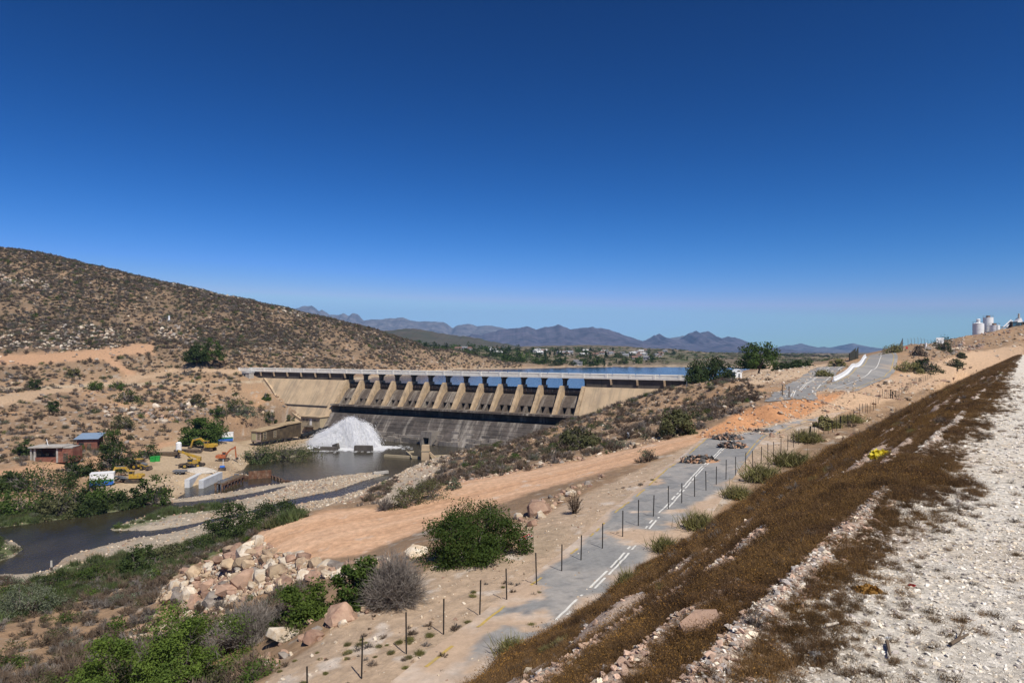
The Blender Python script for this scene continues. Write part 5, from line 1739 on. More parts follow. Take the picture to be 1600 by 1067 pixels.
for px, py, w, j, lb in ((446, 1000, 60, 2, 'largest pale boulder in the lower foreground rock row'), (468, 978, 54, 0, 'tan boulder behind the largest pale boulder'),
                         (532, 968, 52, 1, 'rounded brown boulder right of the low green bush'), (652, 868, 40, 2, 'white boulder at the track edge left of the big bush'),
                         (382, 912, 46, 1, 'big red-brown slab on the rock slope'), (408, 905, 40, 2, 'tall white boulder on the rock slope'),
                         (430, 898, 34, 0, 'yellow-tan boulder right of the tall white boulder'), (360, 928, 44, 1, 'large pinkish boulder low on the rock slope'),
                         (383, 872, 40, 2, 'long pale slab near the top of the rock slope'), (362, 886, 40, 0, 'tan block on the rock slope beside the long pale slab'),
                         (490, 1000, 40, 1, 'brown boulder right of the largest pale boulder'), (842, 802, 46, 1, 'long red-brown slab on the berm by the bare shrub'),
                         (800, 854, 40, 0, 'flat tan slab beside the big rounded bush')):
    q_ = hit(px, py); boulder(q_, w * q_[1] / F / 2, j, lb, None)
RZ = [([(405, 840), (440, 864), (520, 884), (600, 874), (620, 884), (560, 902), (480, 905), (420, 925), (350, 945), (280, 948), (240, 938), (270, 905), (330, 872)], 140, 11, 36, 'angular boulder on the rock slope', 'boulders on the rock slope', (0.35, 0.65, 0.92)),
      ([(410, 1030), (450, 985), (540, 945), (620, 915), (660, 895), (640, 920), (560, 965), (500, 1000), (440, 1040), (390, 1060), (340, 1067)], 56, 8, 26, 'boulder in the rock row left of the old road', 'boulders in the rock row', (0.45, 0.7, 0.92)),
      ([(812, 806), (850, 778), (900, 760), (950, 738), (930, 755), (870, 795), (820, 830), (780, 870), (740, 890)], 34, 8, 22, 'boulder on the berm between dirt track and old road', 'boulders on the berm', (0.3, 0.65, 0.95)),
      ([(300, 955), (380, 945), (460, 930), (430, 955), (340, 985), (250, 1000), (180, 1010), (220, 975)], 20, 8, 22, 'boulder under the rock slope', 'boulders under the rock slope', (0.4, 0.7, 0.9)),
      ([(590, 800), (700, 758), (900, 722), (1080, 678), (1085, 672), (900, 716), (700, 750), (600, 790)], 34, 5, 12, 'pale rock along the far edge of the orange track', 'rocks along the far track edge', (0.3, 0.6, 0.95))]
nb_ = 13
for pl, n, a_, b_, lb, gr, pr in RZ:
    for q2 in poly_sample(pl, n):
        q_ = hit(*q2); w = a_ + (b_ - a_) * rg.random() ** 1.8
        u_ = rg.random(); j = 0 if u_ < pr[0] else 1 if u_ < pr[1] else 2 if u_ < pr[2] else 3
        f_ = (w - a_) / (b_ - a_)
        xs = [v[0] for v in pl]; t_ = (q2[0] - min(xs)) / (max(xs) - min(xs))
        lb2 = size_word(f_, 0.12, 0.5) + ' ' + HUE[j] + ' ' + lb.replace('pale rock', 'rock').replace('angular boulder', 'boulder') + (', left end' if t_ < 0.33 else ', middle' if t_ < 0.66 else ', right end')
        boulder(q_, w * q_[1] / F / 2, j, lb2, gr)
q_ = hit(1092, 985); o = boulder(q_, 44 * q_[1] / F, 1, 'flat pink slab half buried in the embankment weeds', None, 2, (0.35, -0.3, 0.6))
q_ = hit(1091, 966); boulder(q_, 13 * q_[1] / F, 2, 'pale rounded rock on the upper embankment side', None, 1)

# loose stones: one mass per ground kind
allR = [m for row in ROCKS for m in row]
sp, ss, si = [], [], []


def stones(n, x0, x1, y0, y1, keep, smin, smax, pw, wts):
    x, y = rg.uniform(x0, x1, n), rg.uniform(y0, y1, n)
    z, zm_, sd_, _ = ground(x, y, masks=True)
    k = keep(x, y, z, zm_, sd_) & (emb(x, y) < z + 0.2)
    x, y, z = x[k], y[k], z[k]
    r = smin + (smax - smin) * rg.random(len(x)) ** pw
    j = rg.choice(4, len(x), p=wts)
    sp.append(np.stack([x, y, z + 0.1 * r], -1)); ss.append(r); si.append(j * 4 + rg.integers(0, 4, len(x)))


slope_px = RZ[0][0]
stones(60000, -50, 10, 44, 100, lambda x, y, z, m_, s: in_px(x, y, z, slope_px) | (in_px(x, y, z, RZ[1][0]) & (rg.random(len(x)) < 0.7)) | (in_px(x, y, z, RZ[3][0]) & (rg.random(len(x)) < 0.3)), 0.07, 0.45, 3, (0.42, 0.25, 0.28, 0.05))
stones(60000, -25, 70, 22, 120, lambda x, y, z, m_, s: (m_['verge'] > 0.4) & (rg.random(len(x)) < 0.35 + 0.4 * dens(x, y, 0.2, 461, 0, 0.3)), 0.02, 0.14, 4, (0.3, 0.15, 0.5, 0.05))
stones(30000, -60, 75, 50, 150, lambda x, y, z, m_, s: (m_['bank'] > 0.4) | in_px(x, y, z, RZ[4][0]) | in_px(x, y, z, RZ[2][0]), 0.06, 0.4, 4, (0.3, 0.45, 0.2, 0.05))
stones(26000, -60, 20, 84, 220, lambda x, y, z, m_, s: (s > -0.2) & (s < 14) & (z < 2.6) & ~(m_['track'] > 0.3), 0.10, 0.45, 3, (0.35, 0.1, 0.45, 0.10))
stones(24000, -150, 0, 100, 260, lambda x, y, z, m_, s: (s > -0.2) & (s < 9) & (z < 2.6), 0.10, 0.4, 3, (0.35, 0.08, 0.35, 0.22))
stones(16000, -480, 0, 190, 560, lambda x, y, z, m_, s: (z > 5) & (rg.random(len(x)) < 0.25 + 0.75 * dens(x, y, 0.03, 471, 0.05, 0.35)), 0.25, 1.3, 3, (0.35, 0.12, 0.18, 0.35))
for pl in ([(262, 430), (385, 458), (380, 470), (268, 448)], [(-10, 428), (75, 438), (75, 454), (-10, 450)], [(60, 505), (192, 512), (190, 548), (-10, 545), (-10, 520)], [(246, 498), (315, 518), (300, 542), (240, 524)], [(360, 430), (480, 490), (470, 500), (370, 450)], [(150, 640), (330, 630), (330, 660), (150, 665)]):
    stones(60000, -420, -20, 190, 560, lambda x, y, z, m_, s: in_px(x, y, z, pl) & (rg.random(len(x)) < 0.25 + 0.6 * dens(x, y, 0.06, 477, -0.1, 0.3)), 0.3, 1.7, 2.5, (0.25, 0.1, 0.35, 0.30))
stones(70000, 110, 330, 210, 420, lambda x, y, z, m_, s: (m_['paved'] < 0.2) & in_px(x, y, z, [(1396, 566), (1420, 548), (1440, 538), (1520, 524), (1605, 511), (1605, 533), (1540, 542), (1490, 556), (1430, 566)]) & (rg.random(len(x)) < 0.1 + 0.6 * dens(x, y, 0.05, 483, -0.15, 0.2)), 0.15, 1.0, 3, (0.25, 0.35, 0.20, 0.20))
stones(9000, -60, 110, 90, 260, lambda x, y, z, m_, s: (z > 2) & ~(m_['track'] > 0.2), 0.12, 0.6, 3, (0.45, 0.2, 0.3, 0.05))
stones(22000, 60, 330, 110, 420, lambda x, y, z, m_, s: (m_['paved'] < 0.3) & (rg.random(len(x)) < 0.12 + 0.88 * dens(x, y, 0.05, 481, 0.1, 0.35)), 0.08, 0.95, 4, (0.30, 0.30, 0.30, 0.10))
sp, ss, si = np.concatenate(sp), np.concatenate(ss), np.concatenate(si)
n = len(sp)
scatter('loose_stones', sp, np.stack([ss, ss * rg.uniform(0.7, 1.1, n), ss * rg.uniform(0.6, 1.1, n)], -1), np.stack([rg.normal(0, 0.5, n), rg.normal(0, 0.5, n), rg.uniform(0, 6.28, n)], -1), si, allR)

# ------------------------------------------------------------ embankment: weeds and gravel
rg = np.random.default_rng(41)


def weeds(n, a0, a1, p0, p1, s0, s1):
    a, p = rg.uniform(a0, a1, n), rg.uniform(p0, p1, n)
    x, y = 0.6 * a + 0.8 * p, 0.8 * a - 0.6 * p
    bare = np.clip(bare_at(a, p) * 1.25, 0, 1)
    patch = np.clip((fbm(a * 0.25, p * 0.7, 29, 5) + np.where(p > -2.2, 0.40, 0.24)) / 0.22, 0.10, 1)
    d = np.interp(p + 0.35 * fbm(a * 0.9, p * 0.9, 27, 4), [-21, -20.3, -1.6, -1.15, -0.92, -0.5, 0.5], [0.15, 1, 1, 0.85, 0.25, 0.05, 0.0]) * (1 - 0.96 * bare) * patch
    k = (rg.random(n) < d) & (y > 1.5)
    z = emb(x, y)
    k &= z > ground(x, y) + 0.05
    sc = rg.uniform(s0, s1, n) * np.interp(p, [-12, -6, -3, -1.5, 0], [1.0, 0.62, 0.45, 0.33, 0.26])
    return np.stack([x, y, z - 0.01], -1)[k], sc[k]


W_ = [weeds(24000, 1.5, 14, -3.2, 0.4, 0.55, 1.05), weeds(22000, 14, 45, -3.2, 0.2, 0.6, 1.15), weeds(60000, 1, 16, -21.5, -3.2, 0.5, 1.0), weeds(40000, 16, 45, -21.5, -3.2, 0.7, 1.4), weeds(30000, 45, 120, -21.5, -0.6, 1.1, 2.0), weeds(18000, 120, 380, -22, -0.5, 1.6, 3.0)]
wp_, ws_ = np.concatenate([w[0] for w in W_]), np.concatenate([w[1] for w in W_])
ws_ = ws_ * np.clip(1 + 0.9 * fbm(wp_[:, 0] * 0.5, wp_[:, 1] * 0.5, 49, 4), 0.5, 1.6)
n = len(wp_)
tn = np.clip(fbm(wp_[:, 0] * 0.12, wp_[:, 1] * 0.12, 39, 3) * 1.5 + 0.5, 0, 0.999)
wi = np.where(rg.random(n) < 0.6, (tn * 6).astype(int), rg.integers(0, 6, n))
scatter('dry_weeds', wp_, ws_, rz_only(n, rg, 0.2), wi, WEED)
Q_ = [weeds(900, 2, 20, -19, -1.3, 0.10, 0.22), weeds(700, 20, 70, -20, -1.3, 0.18, 0.42), weeds(500, 70, 200, -20, -1.3, 0.3, 0.7)]
qp_, qs_ = np.concatenate([w[0] for w in Q_]), np.concatenate([w[1] for w in Q_]); n = len(qp_)
scatter('dry_stalks', qp_, qs_ * 1.6, rz_only(n, rg, 0.2), np.where(rg.random(n) < 0.75, rg.integers(0, 6, n), 6 + rg.integers(0, 3, n)), DRY + YEL)


def pebbles(n, a0, a1, p0, p1, r0, r1):
    a, p = rg.uniform(a0, a1, n), rg.uniform(p0, p1, n)
    x, y = 0.6 * a + 0.8 * p, 0.8 * a - 0.6 * p
    k = (y > 1.2) & ((p > -3) | (rg.random(n) < 0.5))
    z = emb(x, y)
    r = r0 + (r1 - r0) * rg.random(n) ** 3
    return np.stack([x, y, z + 0.15 * r], -1)[k], r[k]


P_ = [pebbles(60000, 1.5, 9, -1.6, 6, 0.005, 0.026), pebbles(24000, 9, 24, -1.6, 8, 0.012, 0.042), pebbles(14000, 24, 60, -1.5, 8, 0.02, 0.06),
      pebbles(16000, 1.5, 14, -3.0, -1.2, 0.008, 0.045), pebbles(14000, 3, 20, -14, -2.5, 0.012, 0.07), pebbles(12000, 20, 70, -20, -1.5, 0.02, 0.10), pebbles(700, 14, 60, -20, -1.6, 0.04, 0.15)]
pp_, pr_ = np.concatenate([w[0] for w in P_]), np.concatenate([w[1] for w in P_])
n = len(pp_)
scatter('gravel', pp_, np.stack([pr_, pr_ * rg.uniform(0.7, 1.1, n), pr_ * rg.uniform(0.6, 1.0, n)], -1), np.stack([rg.normal(0, 0.3, n), rg.normal(0, 0.3, n), rg.uniform(0, 6.28, n)], -1), np.where((np.arange(n) >= len(P_[0][0]) + len(P_[1][0]) + len(P_[2][0])), rg.choice((3, 5, 6, 7, 8, 6, 7, 8), n), rg.integers(0, 6, n)), PEB)

# ------------------------------------------------------------ things made by people
M_yel = mat('machine_yellow', (0.50, 0.31, 0.03), var=0.25, scale=2, rough=0.6, base2=(0.26, 0.19, 0.10), scale2=1.2, mix2=(0.45, 0.65))
M_org = mat('machine_orange', (0.45, 0.12, 0.04), var=0.25, scale=2, rough=0.6, base2=(0.24, 0.12, 0.07), scale2=1.2, mix2=(0.45, 0.65))
M_trk = mat('track_steel', (0.05, 0.042, 0.036), var=0.3, scale=3, rough=0.7, base2=(0.16, 0.11, 0.07), scale2=1.0)
M_rub = mat('tyre_rubber', (0.025, 0.024, 0.023), var=0.2, scale=4)
M_wht = mat('painted_white', (0.80, 0.80, 0.78), var=0.08, scale=2, rough=0.5, base2=(0.62, 0.59, 0.54), scale2=0.7, mix2=(0.55, 0.8))
M_blu = mat('painted_blue', (0.03, 0.13, 0.45), var=0.1, scale=2, rough=0.5)
M_grn = mat('painted_green', (0.03, 0.17, 0.05), var=0.1, scale=2, rough=0.5)
M_bin = mat('bin_green', (0.03, 0.32, 0.06), var=0.15, scale=2, rough=0.5)
M_wood = mat('old_timber', (0.16, 0.115, 0.075), var=0.35, scale=3, bump=0.01)
M_rust = mat('rusty_steel', (0.14, 0.065, 0.035), var=0.35, scale=1.5, base2=(0.25, 0.16, 0.10), scale2=0.6, rough=0.85)
M_brick = mat('red_brick', (0.20, 0.075, 0.05), var=0.3, scale=2.0, base2=(0.27, 0.13, 0.085), scale2=0.8, bump=0.01)
M_conc = mat('plain_concrete', (0.46, 0.43, 0.38), var=0.2, scale=1.0, base2=(0.34, 0.31, 0.27), scale2=0.6)
M_wall2 = mat('new_concrete', (0.62, 0.63, 0.63), var=0.12, scale=1.0, base2=(0.50, 0.50, 0.49), scale2=0.5)
M_post = mat('fence_iron', (0.028, 0.024, 0.022), var=0.3, scale=4, rough=0.7)
M_steel = mat('grey_steel', (0.22, 0.23, 0.24), var=0.2, scale=2, rough=0.45, metal=0.3)
M_roofb = mat('blue_grey_roof', (0.22, 0.30, 0.40), var=0.12, scale=1.0, rough=0.5)
M_asph = mat('broken_asphalt', (0.09, 0.085, 0.08), var=0.35, scale=2, rnd=0.4)
SZ = lambda q_: q_[1] / F      # metres per picture pixel there


def face(q_, dpx, dY=0.0):
    """heading of a thing at q_ that points dpx columns across and dY metres deeper"""
    return math.atan2(dY, dpx * SZ(q_))


def crawler(e, L_, m, cab_side=1, boom=((0.4, 1.7), (2.6, 3.6), (4.6, 2.6)), stick_end=(5.2, 0.5), trk=M_trk, bk=M_trk):
    """tracked excavator: tracks, turntable, house with cab and counterweight, boom, stick, bucket"""
    for y in (-1.05, 1.05):
        b = MB()
        pf = [(-1.8, 0.25), (-1.5, 0.0), (1.5, 0.0), (1.85, 0.3), (1.85, 0.55), (1.5, 0.85), (-1.5, 0.85), (-1.85, 0.55)]
        b.prism(pf, (1, 0, 0), (0, 0, 1), (0, 1, 0), (0, y - 0.28, 0), 0.56)
        for k in range(7):
            b.box((-1.5 + k * 0.5, y, 0.90), (0.22, 0.62, 0.07))
        for k in range(5):
            b.tube((-1.2 + k * 0.6, y - 0.32, 0.3), (-1.2 + k * 0.6, y + 0.32, 0.3), 0.2, 0.2, 8)
        b.build('track', trk, e)
    b = MB(); b.tube((0, 0, 0.6), (0, 0, 1.1), 0.75, 0.75, 12); b.box((0, 0, 0.6), (1.6, 1.7, 0.4)); b.build('undercarriage', trk, e)
    b = MB(); b.box((-0.55, 0, 1.5), (2.8, 2.3, 0.8)); b.box((-1.2, 0, 2.0), (1.5, 2.2, 0.35), taper=0.9); b.build('house', m, e)
    b = MB(); b.prism([(-1.95, 1.1), (-2.35, 1.3), (-2.4, 1.9), (-1.95, 2.1)], (1, 0, 0), (0, 0, 1), (0, 1, 0), (0, -1.15, 0), 2.3); b.build('counterweight', m, e)
    b = MB()
    cy = -0.62 * cab_side
    b.box((0.35, cy, 2.05), (1.2, 0.9, 0.5)); b.box((0.25, cy, 3.0), (1.25, 0.95, 0.12))
    for dx in (-0.5, 0.55):
        for dy in (-0.4, 0.4): b.box((0.3 + dx, cy + dy, 2.6), (0.1, 0.08, 0.75))
    cb_ = b.build('cab', m, e)
    b = MB(); b.box((0.32, cy, 2.62), (1.06, 0.82, 0.68)); b.build('window', M_glass, cb_)
    p0 = np.array((boom[0][0], 0.25 * cab_side, boom[0][1]))
    p1_ = np.array((boom[1][0], 0.25 * cab_side, boom[1][1])); p2_ = np.array((boom[2][0], 0.25 * cab_side, boom[2][1]))
    b = MB(); b.bar(p0, p1_, 0.42, 0.55); b.bar(p1_, p2_, 0.38, 0.48); b.build('boom', m, e)
    b = MB(); b.bar(p0 + (0.5, 0.3, -0.3), (p0 + p1_) / 2 + (0, 0.3, 0), 0.16); b.bar(p1_ + (0.1, 0, 0.32), p2_ + (0, 0, 0.4), 0.15); b.build('hydraulic_ram', M_steel, e)
    p3_ = np.array((stick_end[0], 0.25 * cab_side, stick_end[1]))
    b = MB(); b.bar(p2_ + (p2_ - p3_) * 0.15, p3_, 0.34, 0.4); b.build('stick', m, e)
    s_ = -1 if p3_[0] < p2_[0] else 1
    b = MB(); b.prism([(0, 0.25), (0.55 * s_, 0.2), (0.75 * s_, -0.3), (0.4 * s_, -0.65), (-0.2 * s_, -0.55), (-0.15 * s_, 0.0)], (1, 0, 0), (0, 0, 1), (0, 1, 0), (p3_[0], p3_[1] - 0.45, p3_[2]), 0.9)
    b.build('bucket', bk, e)


q_ = hit(326, 704); e = empty('excavator', tuple(q_), math.pi - 0.12, 'yellow excavator with boom reaching left under the pepper tree', 'excavator')
crawler(e, 9, M_yel, -1, ((0.5, 1.8), (2.9, 3.6), (5.2, 3.0)), (6.0, 0.8)); e.scale = (1.12, 1.12, 1.12)
q_ = hit(349, 720); e = empty('excavator', tuple(q_), 0.25, 'orange excavator with its arm folded to the right', 'excavator')
crawler(e, 7, M_org, 1, ((0.5, 1.8), (2.2, 3.7), (3.7, 4.3)), (4.0, 0.8)); e.scale = (0.92, 0.92, 0.92)
q_ = hit(209, 753); e = empty('excavator', tuple(q_), math.pi + 0.1, 'yellow excavator behind the striped container, boom stretched left', 'excavator')
crawler(e, 9, M_yel, -1, ((0.5, 1.8), (2.3, 3.9), (4.9, 3.7)), (6.0, 1.0))


def wheel(e, x, y, r, w, rim):
    b = MB(); b.tube((x, y - w / 2, r), (x, y + w / 2, r), r, r, 14); t_ = b.build('wheel', M_rub, e)
    b = MB(); b.tube((x, y - w / 2 - 0.03, r), (x, y + w / 2 + 0.03, r), r * 0.55, r * 0.55, 10); b.build('rim', rim, t_)


q_ = hit(218, 733); e = empty('backhoe_loader', tuple(q_), -0.2, 'yellow backhoe loader with a canopy cab facing right', 'backhoe loader')
for x, r in ((-0.9, 0.78), (1.45, 0.55)):
    for y in (-0.95, 0.95): wheel(e, x, y, r, 0.5, M_yel)
b = MB(); b.box((0.3, 0, 1.05), (3.6, 1.0, 0.7)); b.build('chassis', M_yel, e)
b = MB(); b.prism([(0.7, 1.3), (2.2, 1.2), (2.2, 1.65), (0.7, 1.95)], (1, 0, 0), (0, 0, 1), (0, 1, 0), (0, -0.5, 0), 1.0); b.build('bonnet', M_steel, e)
b = MB()
for dx in (-0.95, 0.6):
    for dy in (-0.7, 0.7): b.box((dx, dy, 2.0), (0.1, 0.1, 1.7))
b.build('cab', M_trk, e)
b = MB(); b.box((-0.2, 0, 2.9), (1.9, 1.7, 0.16)); b.build('canopy', M_yel, e)
b = MB(); b.box((-0.2, 0, 1.5), (0.8, 0.9, 0.8)); b.build('seat', M_rub, e)
b = MB()
for y in (-0.55, 0.55): b.bar((0.8, y, 1.5), (2.9, y, 0.7), 0.2)
b.build('loader_arm', M_yel, e)
b = MB(); b.prism([(2.8, 0.2), (3.5, 0.1), (3.3, 0.4), (2.95, 0.95), (2.8, 0.95)], (1, 0, 0), (0, 0, 1), (0, 1, 0), (0, -1.15, 0), 2.3); b.build('loader_bucket', M_trk, e)
b = MB(); b.bar((-1.4, 0, 1.2), (-2.3, 0, 2.9), 0.28); b.bar((-2.3, 0, 2.9), (-2.7, 0, 1.2), 0.24); b.box((-2.6, 0, 0.9), (0.5, 0.6, 0.6)); b.build('backhoe_arm', M_trk, e)

q_ = hit(300, 731); e = empty('mobile_crane', tuple(q_), 0.18, 'yellow telescopic mobile crane with its boom lowered towards the upper left', 'crane')
for x in (-1.7, 1.9):
    for y in (-1.0, 1.0): wheel(e, x, y, 0.72, 0.6, M_yel)
b = MB(); b.box((0.1, 0, 1.05), (6.2, 1.9, 0.5)); b.box((-3.2, 0, 0.8), (0.5, 2.4, 0.9)); b.box((3.2, 0, 0.8), (0.4, 2.2, 0.6)); b.build('carrier', M_trk, e)
b = MB(); b.box((0.6, 0, 1.75), (2.6, 2.0, 0.9)); b.box((1.9, 0, 2.5), (1.0, 1.6, 1.2)); b.build('superstructure', M_yel, e)
b = MB(); b.box((-0.3, -0.75, 2.2), (1.3, 0.8, 1.3)); cb_ = b.build('cab', M_yel, e)
b = MB(); b.box((-0.32, -0.78, 2.35), (1.34, 0.83, 0.75)); b.build('window', M_glass, cb_)
b = MB(); b.bar((2.3, 0.2, 2.7), (-1.6, 0.6, 4.0), 0.6, 0.7); b.bar((-1.6, 0.6, 4.0), (-4.1, 0.9, 5.0), 0.45, 0.55); b.build('boom', M_yel, e)
b = MB(); b.bar((0.4, 0.2, 1.9), (-1.5, 0.55, 3.6), 0.22); b.build('hydraulic_ram', M_trk, e)
b = MB(); b.box((-4.2, 0.9, 4.9), (0.5, 0.5, 0.6)); b.bar((-4.2, 0.9, 4.6), (-4.2, 0.9, 3.4), 0.05); b.box((-4.2, 0.9, 3.3), (0.25, 0.2, 0.35)); b.build('hook_block', M_trk, e)

for px, py, lb in ((239, 722, 'left one of two bright green waste bins'), (246, 721, 'right one of two bright green waste bins')):
    q_ = hit(px, py); e = empty('waste_bin', tuple(q_), 0.1 + (px - 239) * 0.03, lb, 'bin', 'green waste bins')
    b = MB(); b.box((0, 0, 0.75), (1.25, 1.1, 1.4), taper=1.08); b.build('body', M_bin, e)
    b = MB(); b.box((0, 0, 1.52), (1.4, 1.25, 0.12)); b.box((0, -0.65, 1.42), (0.5, 0.08, 0.1)); b.build('lid', M_bin, e)
    b = MB()
    for dx in (-0.45, 0.45): b.tube((dx, -0.4, 0.08), (dx, -0.3, 0.08), 0.1, 0.1, 8)
    b.build('castor', M_rub, e)


def container(px, py, w_px, h_m, dep, rz, lb):
    q_ = hit(px, py); s = SZ(q_)
    w = w_px * s
    e = empty('container', tuple(q_), rz, lb, 'container')
    b = MB(); b.box((0, 0, h_m * 0.74), (w, dep, h_m * 0.52))
    for k in range(int(w / 0.5)):
        b.box((-w / 2 + 0.25 + k * 0.5, -dep / 2 - 0.01, h_m * 0.74), (0.22, 0.05, h_m * 0.48))
    b.build('body', M_wht, e)
    b = MB(); b.box((0, 0, h_m * 0.40), (w + 0.02, dep + 0.02, h_m * 0.158)); b.build('green_band', M_grn, e)
    b = MB(); b.box((0, 0, h_m * 0.16), (w + 0.02, dep + 0.02, h_m * 0.318)); b.build('blue_band', M_blu, e)
    b = MB(); b.box((0, 0, h_m * 1.01), (w + 0.1, dep + 0.1, 0.08)); b.build('roof', M_wht, e)
    b = MB()
    for y in (-dep * 0.22, dep * 0.22): b.box((w / 2 + 0.03, y, h_m * 0.5), (0.05, dep * 0.4, h_m * 0.9))
    b.build('door', M_wht, e)


container(160, 757, 32, 3.0, 3.4, 0.42, 'white container with green and blue stripes half hidden by bushes')
container(353, 689, 21, 3.0, 2.5, 0.3, 'white container with green and blue stripes beside the pepper tree')

# brick sheds on the left bank
q_ = down(88, hit(86, 719)[1]); s = SZ(q_); L_ = 62 * s
e = empty('brick_shed', (q_[0], q_[1], q_[2] - 0.3), 0.10, 'long flat-roofed red brick shed with a dark open front', 'shed')
Wd, Hh = 5.0, 4.2
b = MB(); b.box((0, Wd / 2, Hh / 2), (L_, 0.3, Hh)); b.box((L_ / 2 - 0.15, 0, Hh / 2), (0.3, Wd - 0.3, Hh)); b.box((L_ * 0.32, -Wd / 2 + 0.15, Hh / 2 - 0.2), (L_ * 0.36, 0.3, Hh - 0.4)); b.box((-L_ * 0.13, -Wd / 2 + 0.15, 0.75), (L_ * 0.5, 0.3, 1.5)); b.build('brick_wall', M_brick, e)
b = MB(); b.box((-L_ / 2 + 0.2, 0, Hh / 2), (0.4, Wd, Hh - 0.01)); b.box((-L_ * 0.395, -Wd / 2 + 0.2, Hh / 2), (0.5, 0.4, Hh - 0.02)); b.box((L_ * 0.135, -Wd / 2 + 0.1, Hh / 2), (0.5, 0.4, Hh - 0.02)); b.build('concrete_column', M_conc, e)
b = MB(); b.box((-L_ * 0.12, -0.2, Hh + 0.15), (L_ * 0.80, Wd + 1.0, 0.3)); b.box((L_ * 0.39, 0, Hh - 0.1), (L_ * 0.22, Wd + 0.3, 0.2)); b.build('roof', M_conc, e)
b = MB()
for k in range(4): b.box((-L_ * 0.3 + k * 2.1, -Wd / 2 + 0.4, 2.3), (0.9, 0.08, 0.9))
b.build('window', M_black, e)
b = MB(); b.box((L_ * 0.33, -Wd / 2 - 0.03, 1.4), (1.3, 0.06, 2.3)); b.build('door', M_trk, e)
b = MB(); b.bar((-L_ * 0.2, 0, Hh + 0.3), (-L_ * 0.26, 0.5, Hh + 2.0), 0.12); b.build('roof_pipe', M_wht, e)
q_ = hit(131, 704); s = SZ(q_)
e = empty('brick_shed', (q_[0], q_[1] + 3, q_[2] - 0.6), 0.22, 'red brick shed with a sloping blue-grey metal roof', 'shed')
b = MB(); b.box((0, 0, 2.0), (29 * s, 5.0, 4.4)); b.build('brick_wall', M_brick, e)
b = MB(); b.prism([(-3.2, 4.0), (3.4, 5.1), (3.4, 5.25), (-3.2, 4.15)], (0, 1, 0), (0, 0, 1), (1, 0, 0), (-17.5 * s, 0, 0), 35 * s); b.build('roof', M_roofb, e)
b = MB(); b.box((-8 * s, -2.52, 2.3), (1.4, 0.1, 1.2)); b.build('window', M_glass, e)
b = MB(); b.box((3 * s, -2.52, 1.4), (1.1, 0.1, 2.4)); b.build('door', M_trk, e)

# board on a post with a white drum, and stacked planks
q_ = hit(279, 716); e = empty('water_tank_stand', tuple(q_), 0, 'white tank on a dark post in the work yard', 'tank')
b = MB(); b.tube((0, 0, 0), (0, 0, 2.6), 0.22, 0.22, 8); b.build('post', M_trk, e)
b = MB(); b.tube((0, 0, 2.5), (0, 0, 4.8), 0.85, 0.85, 14); b.tube((0, 0, 4.8), (0, 0, 5.15), 0.85, 0.45, 14); b.build('tank', M_wht, e)
b = MB(); b.box((0, 0, 2.42), (1.9, 1.9, 0.14)); b.build('platform', M_trk, e)
q_ = hit(262, 712); e = empty('timber_stack', tuple(q_), 0.1, 'stack of dark planks and beams beside the white tank', 'timber stack')
r_ = random.Random(5)
for lay in range(4):
    for k in range(5):
        b = MB(); b.box((r_.uniform(-0.6, 0.6), (k - 2) * 0.5, 0.15 + lay * 0.3), (r_.uniform(5, 7.5), 0.32, 0.2), rz=r_.uniform(-0.06, 0.06)); b.build('plank', M_wood, e)
q_ = hit(293, 707); e = empty('material_pile', tuple(q_), 0.1, 'pile of dark pipes under the boom of the upper excavator', 'pipe pile')
for k in range(9):
    b = MB(); b.tube((-4, (k % 5) * 0.5 - 1, 0.3 + (k // 5) * 0.5), (4 + r_.uniform(-1, 1), (k % 5) * 0.5 - 1, 0.3 + (k // 5) * 0.5), 0.25, 0.25, 7); b.build('pipe', M_trk, e)
q_ = hit(184, 752); e = empty('material_pile', tuple(q_), 0.05, 'heap of pale steel sheets and beams by the striped container', 'steel pile')
for k in range(11):
    b = MB(); b.box((r_.uniform(-2, 2), r_.uniform(-1.5, 1.5), 0.15 + 0.14 * k), (r_.uniform(2, 5), r_.uniform(0.3, 1.2), 0.1), rz=r_.uniform(-0.6, 0.6)); b.build('sheet', M_steel if k % 3 else M_rust, e)
q_ = hit(281, 741); e = empty('trailer', tuple(q_), -0.1, 'small grey flat trailer parked on the work yard', 'trailer')
b = MB(); b.box((0, 0, 0.85), (3.4, 1.7, 0.5)); b.build('body', M_steel, e)
for x in (-0.4, 0.6):
    for y in (-0.85, 0.85): wheel(e, x, y, 0.38, 0.25, M_steel)
b = MB(); b.bar((1.7, 0, 0.7), (2.9, 0, 0.5), 0.12); b.build('drawbar', M_trk, e)
q_ = hit(312, 736); o = bpy.data.objects.new('gravel_heap', None)
v = []
th = np.linspace(0, 2 * math.pi, 22, endpoint=False)
rows = [(1.0, 0.0), (0.8, 0.35), (0.55, 0.7), (0.28, 0.95), (0.02, 1.05)]
rgx = np.random.default_rng(5)
for f, zz in rows:
    for t in th: v.append((math.cos(t) * 5.0 * f * (1 + 0.12 * rgx.normal()), math.sin(t) * 2.6 * f, zz * 1.1 + 0.05 * rgx.normal() - (0.2 if f == 1.0 else 0)))
fq = [(r * 22 + k, r * 22 + (k + 1) % 22, (r + 1) * 22 + (k + 1) % 22, (r + 1) * 22 + k) for r in range(4) for k in range(22)]
o = obj('gravel_heap', mesh_np('gravel_heap', v, fq, smooth=True), mat('heap_gravel', (0.52, 0.46, 0.38), var=0.3, scale=3, bump=0.1, bscale=5), None, tuple(q_)); tag(o, 'low heap of pale gravel above the concrete walls', 'gravel heap')
q_ = hit(347, 735); e = empty('pump', tuple(q_), 0.3, 'small dark pump unit at the edge of the pool', 'pump')
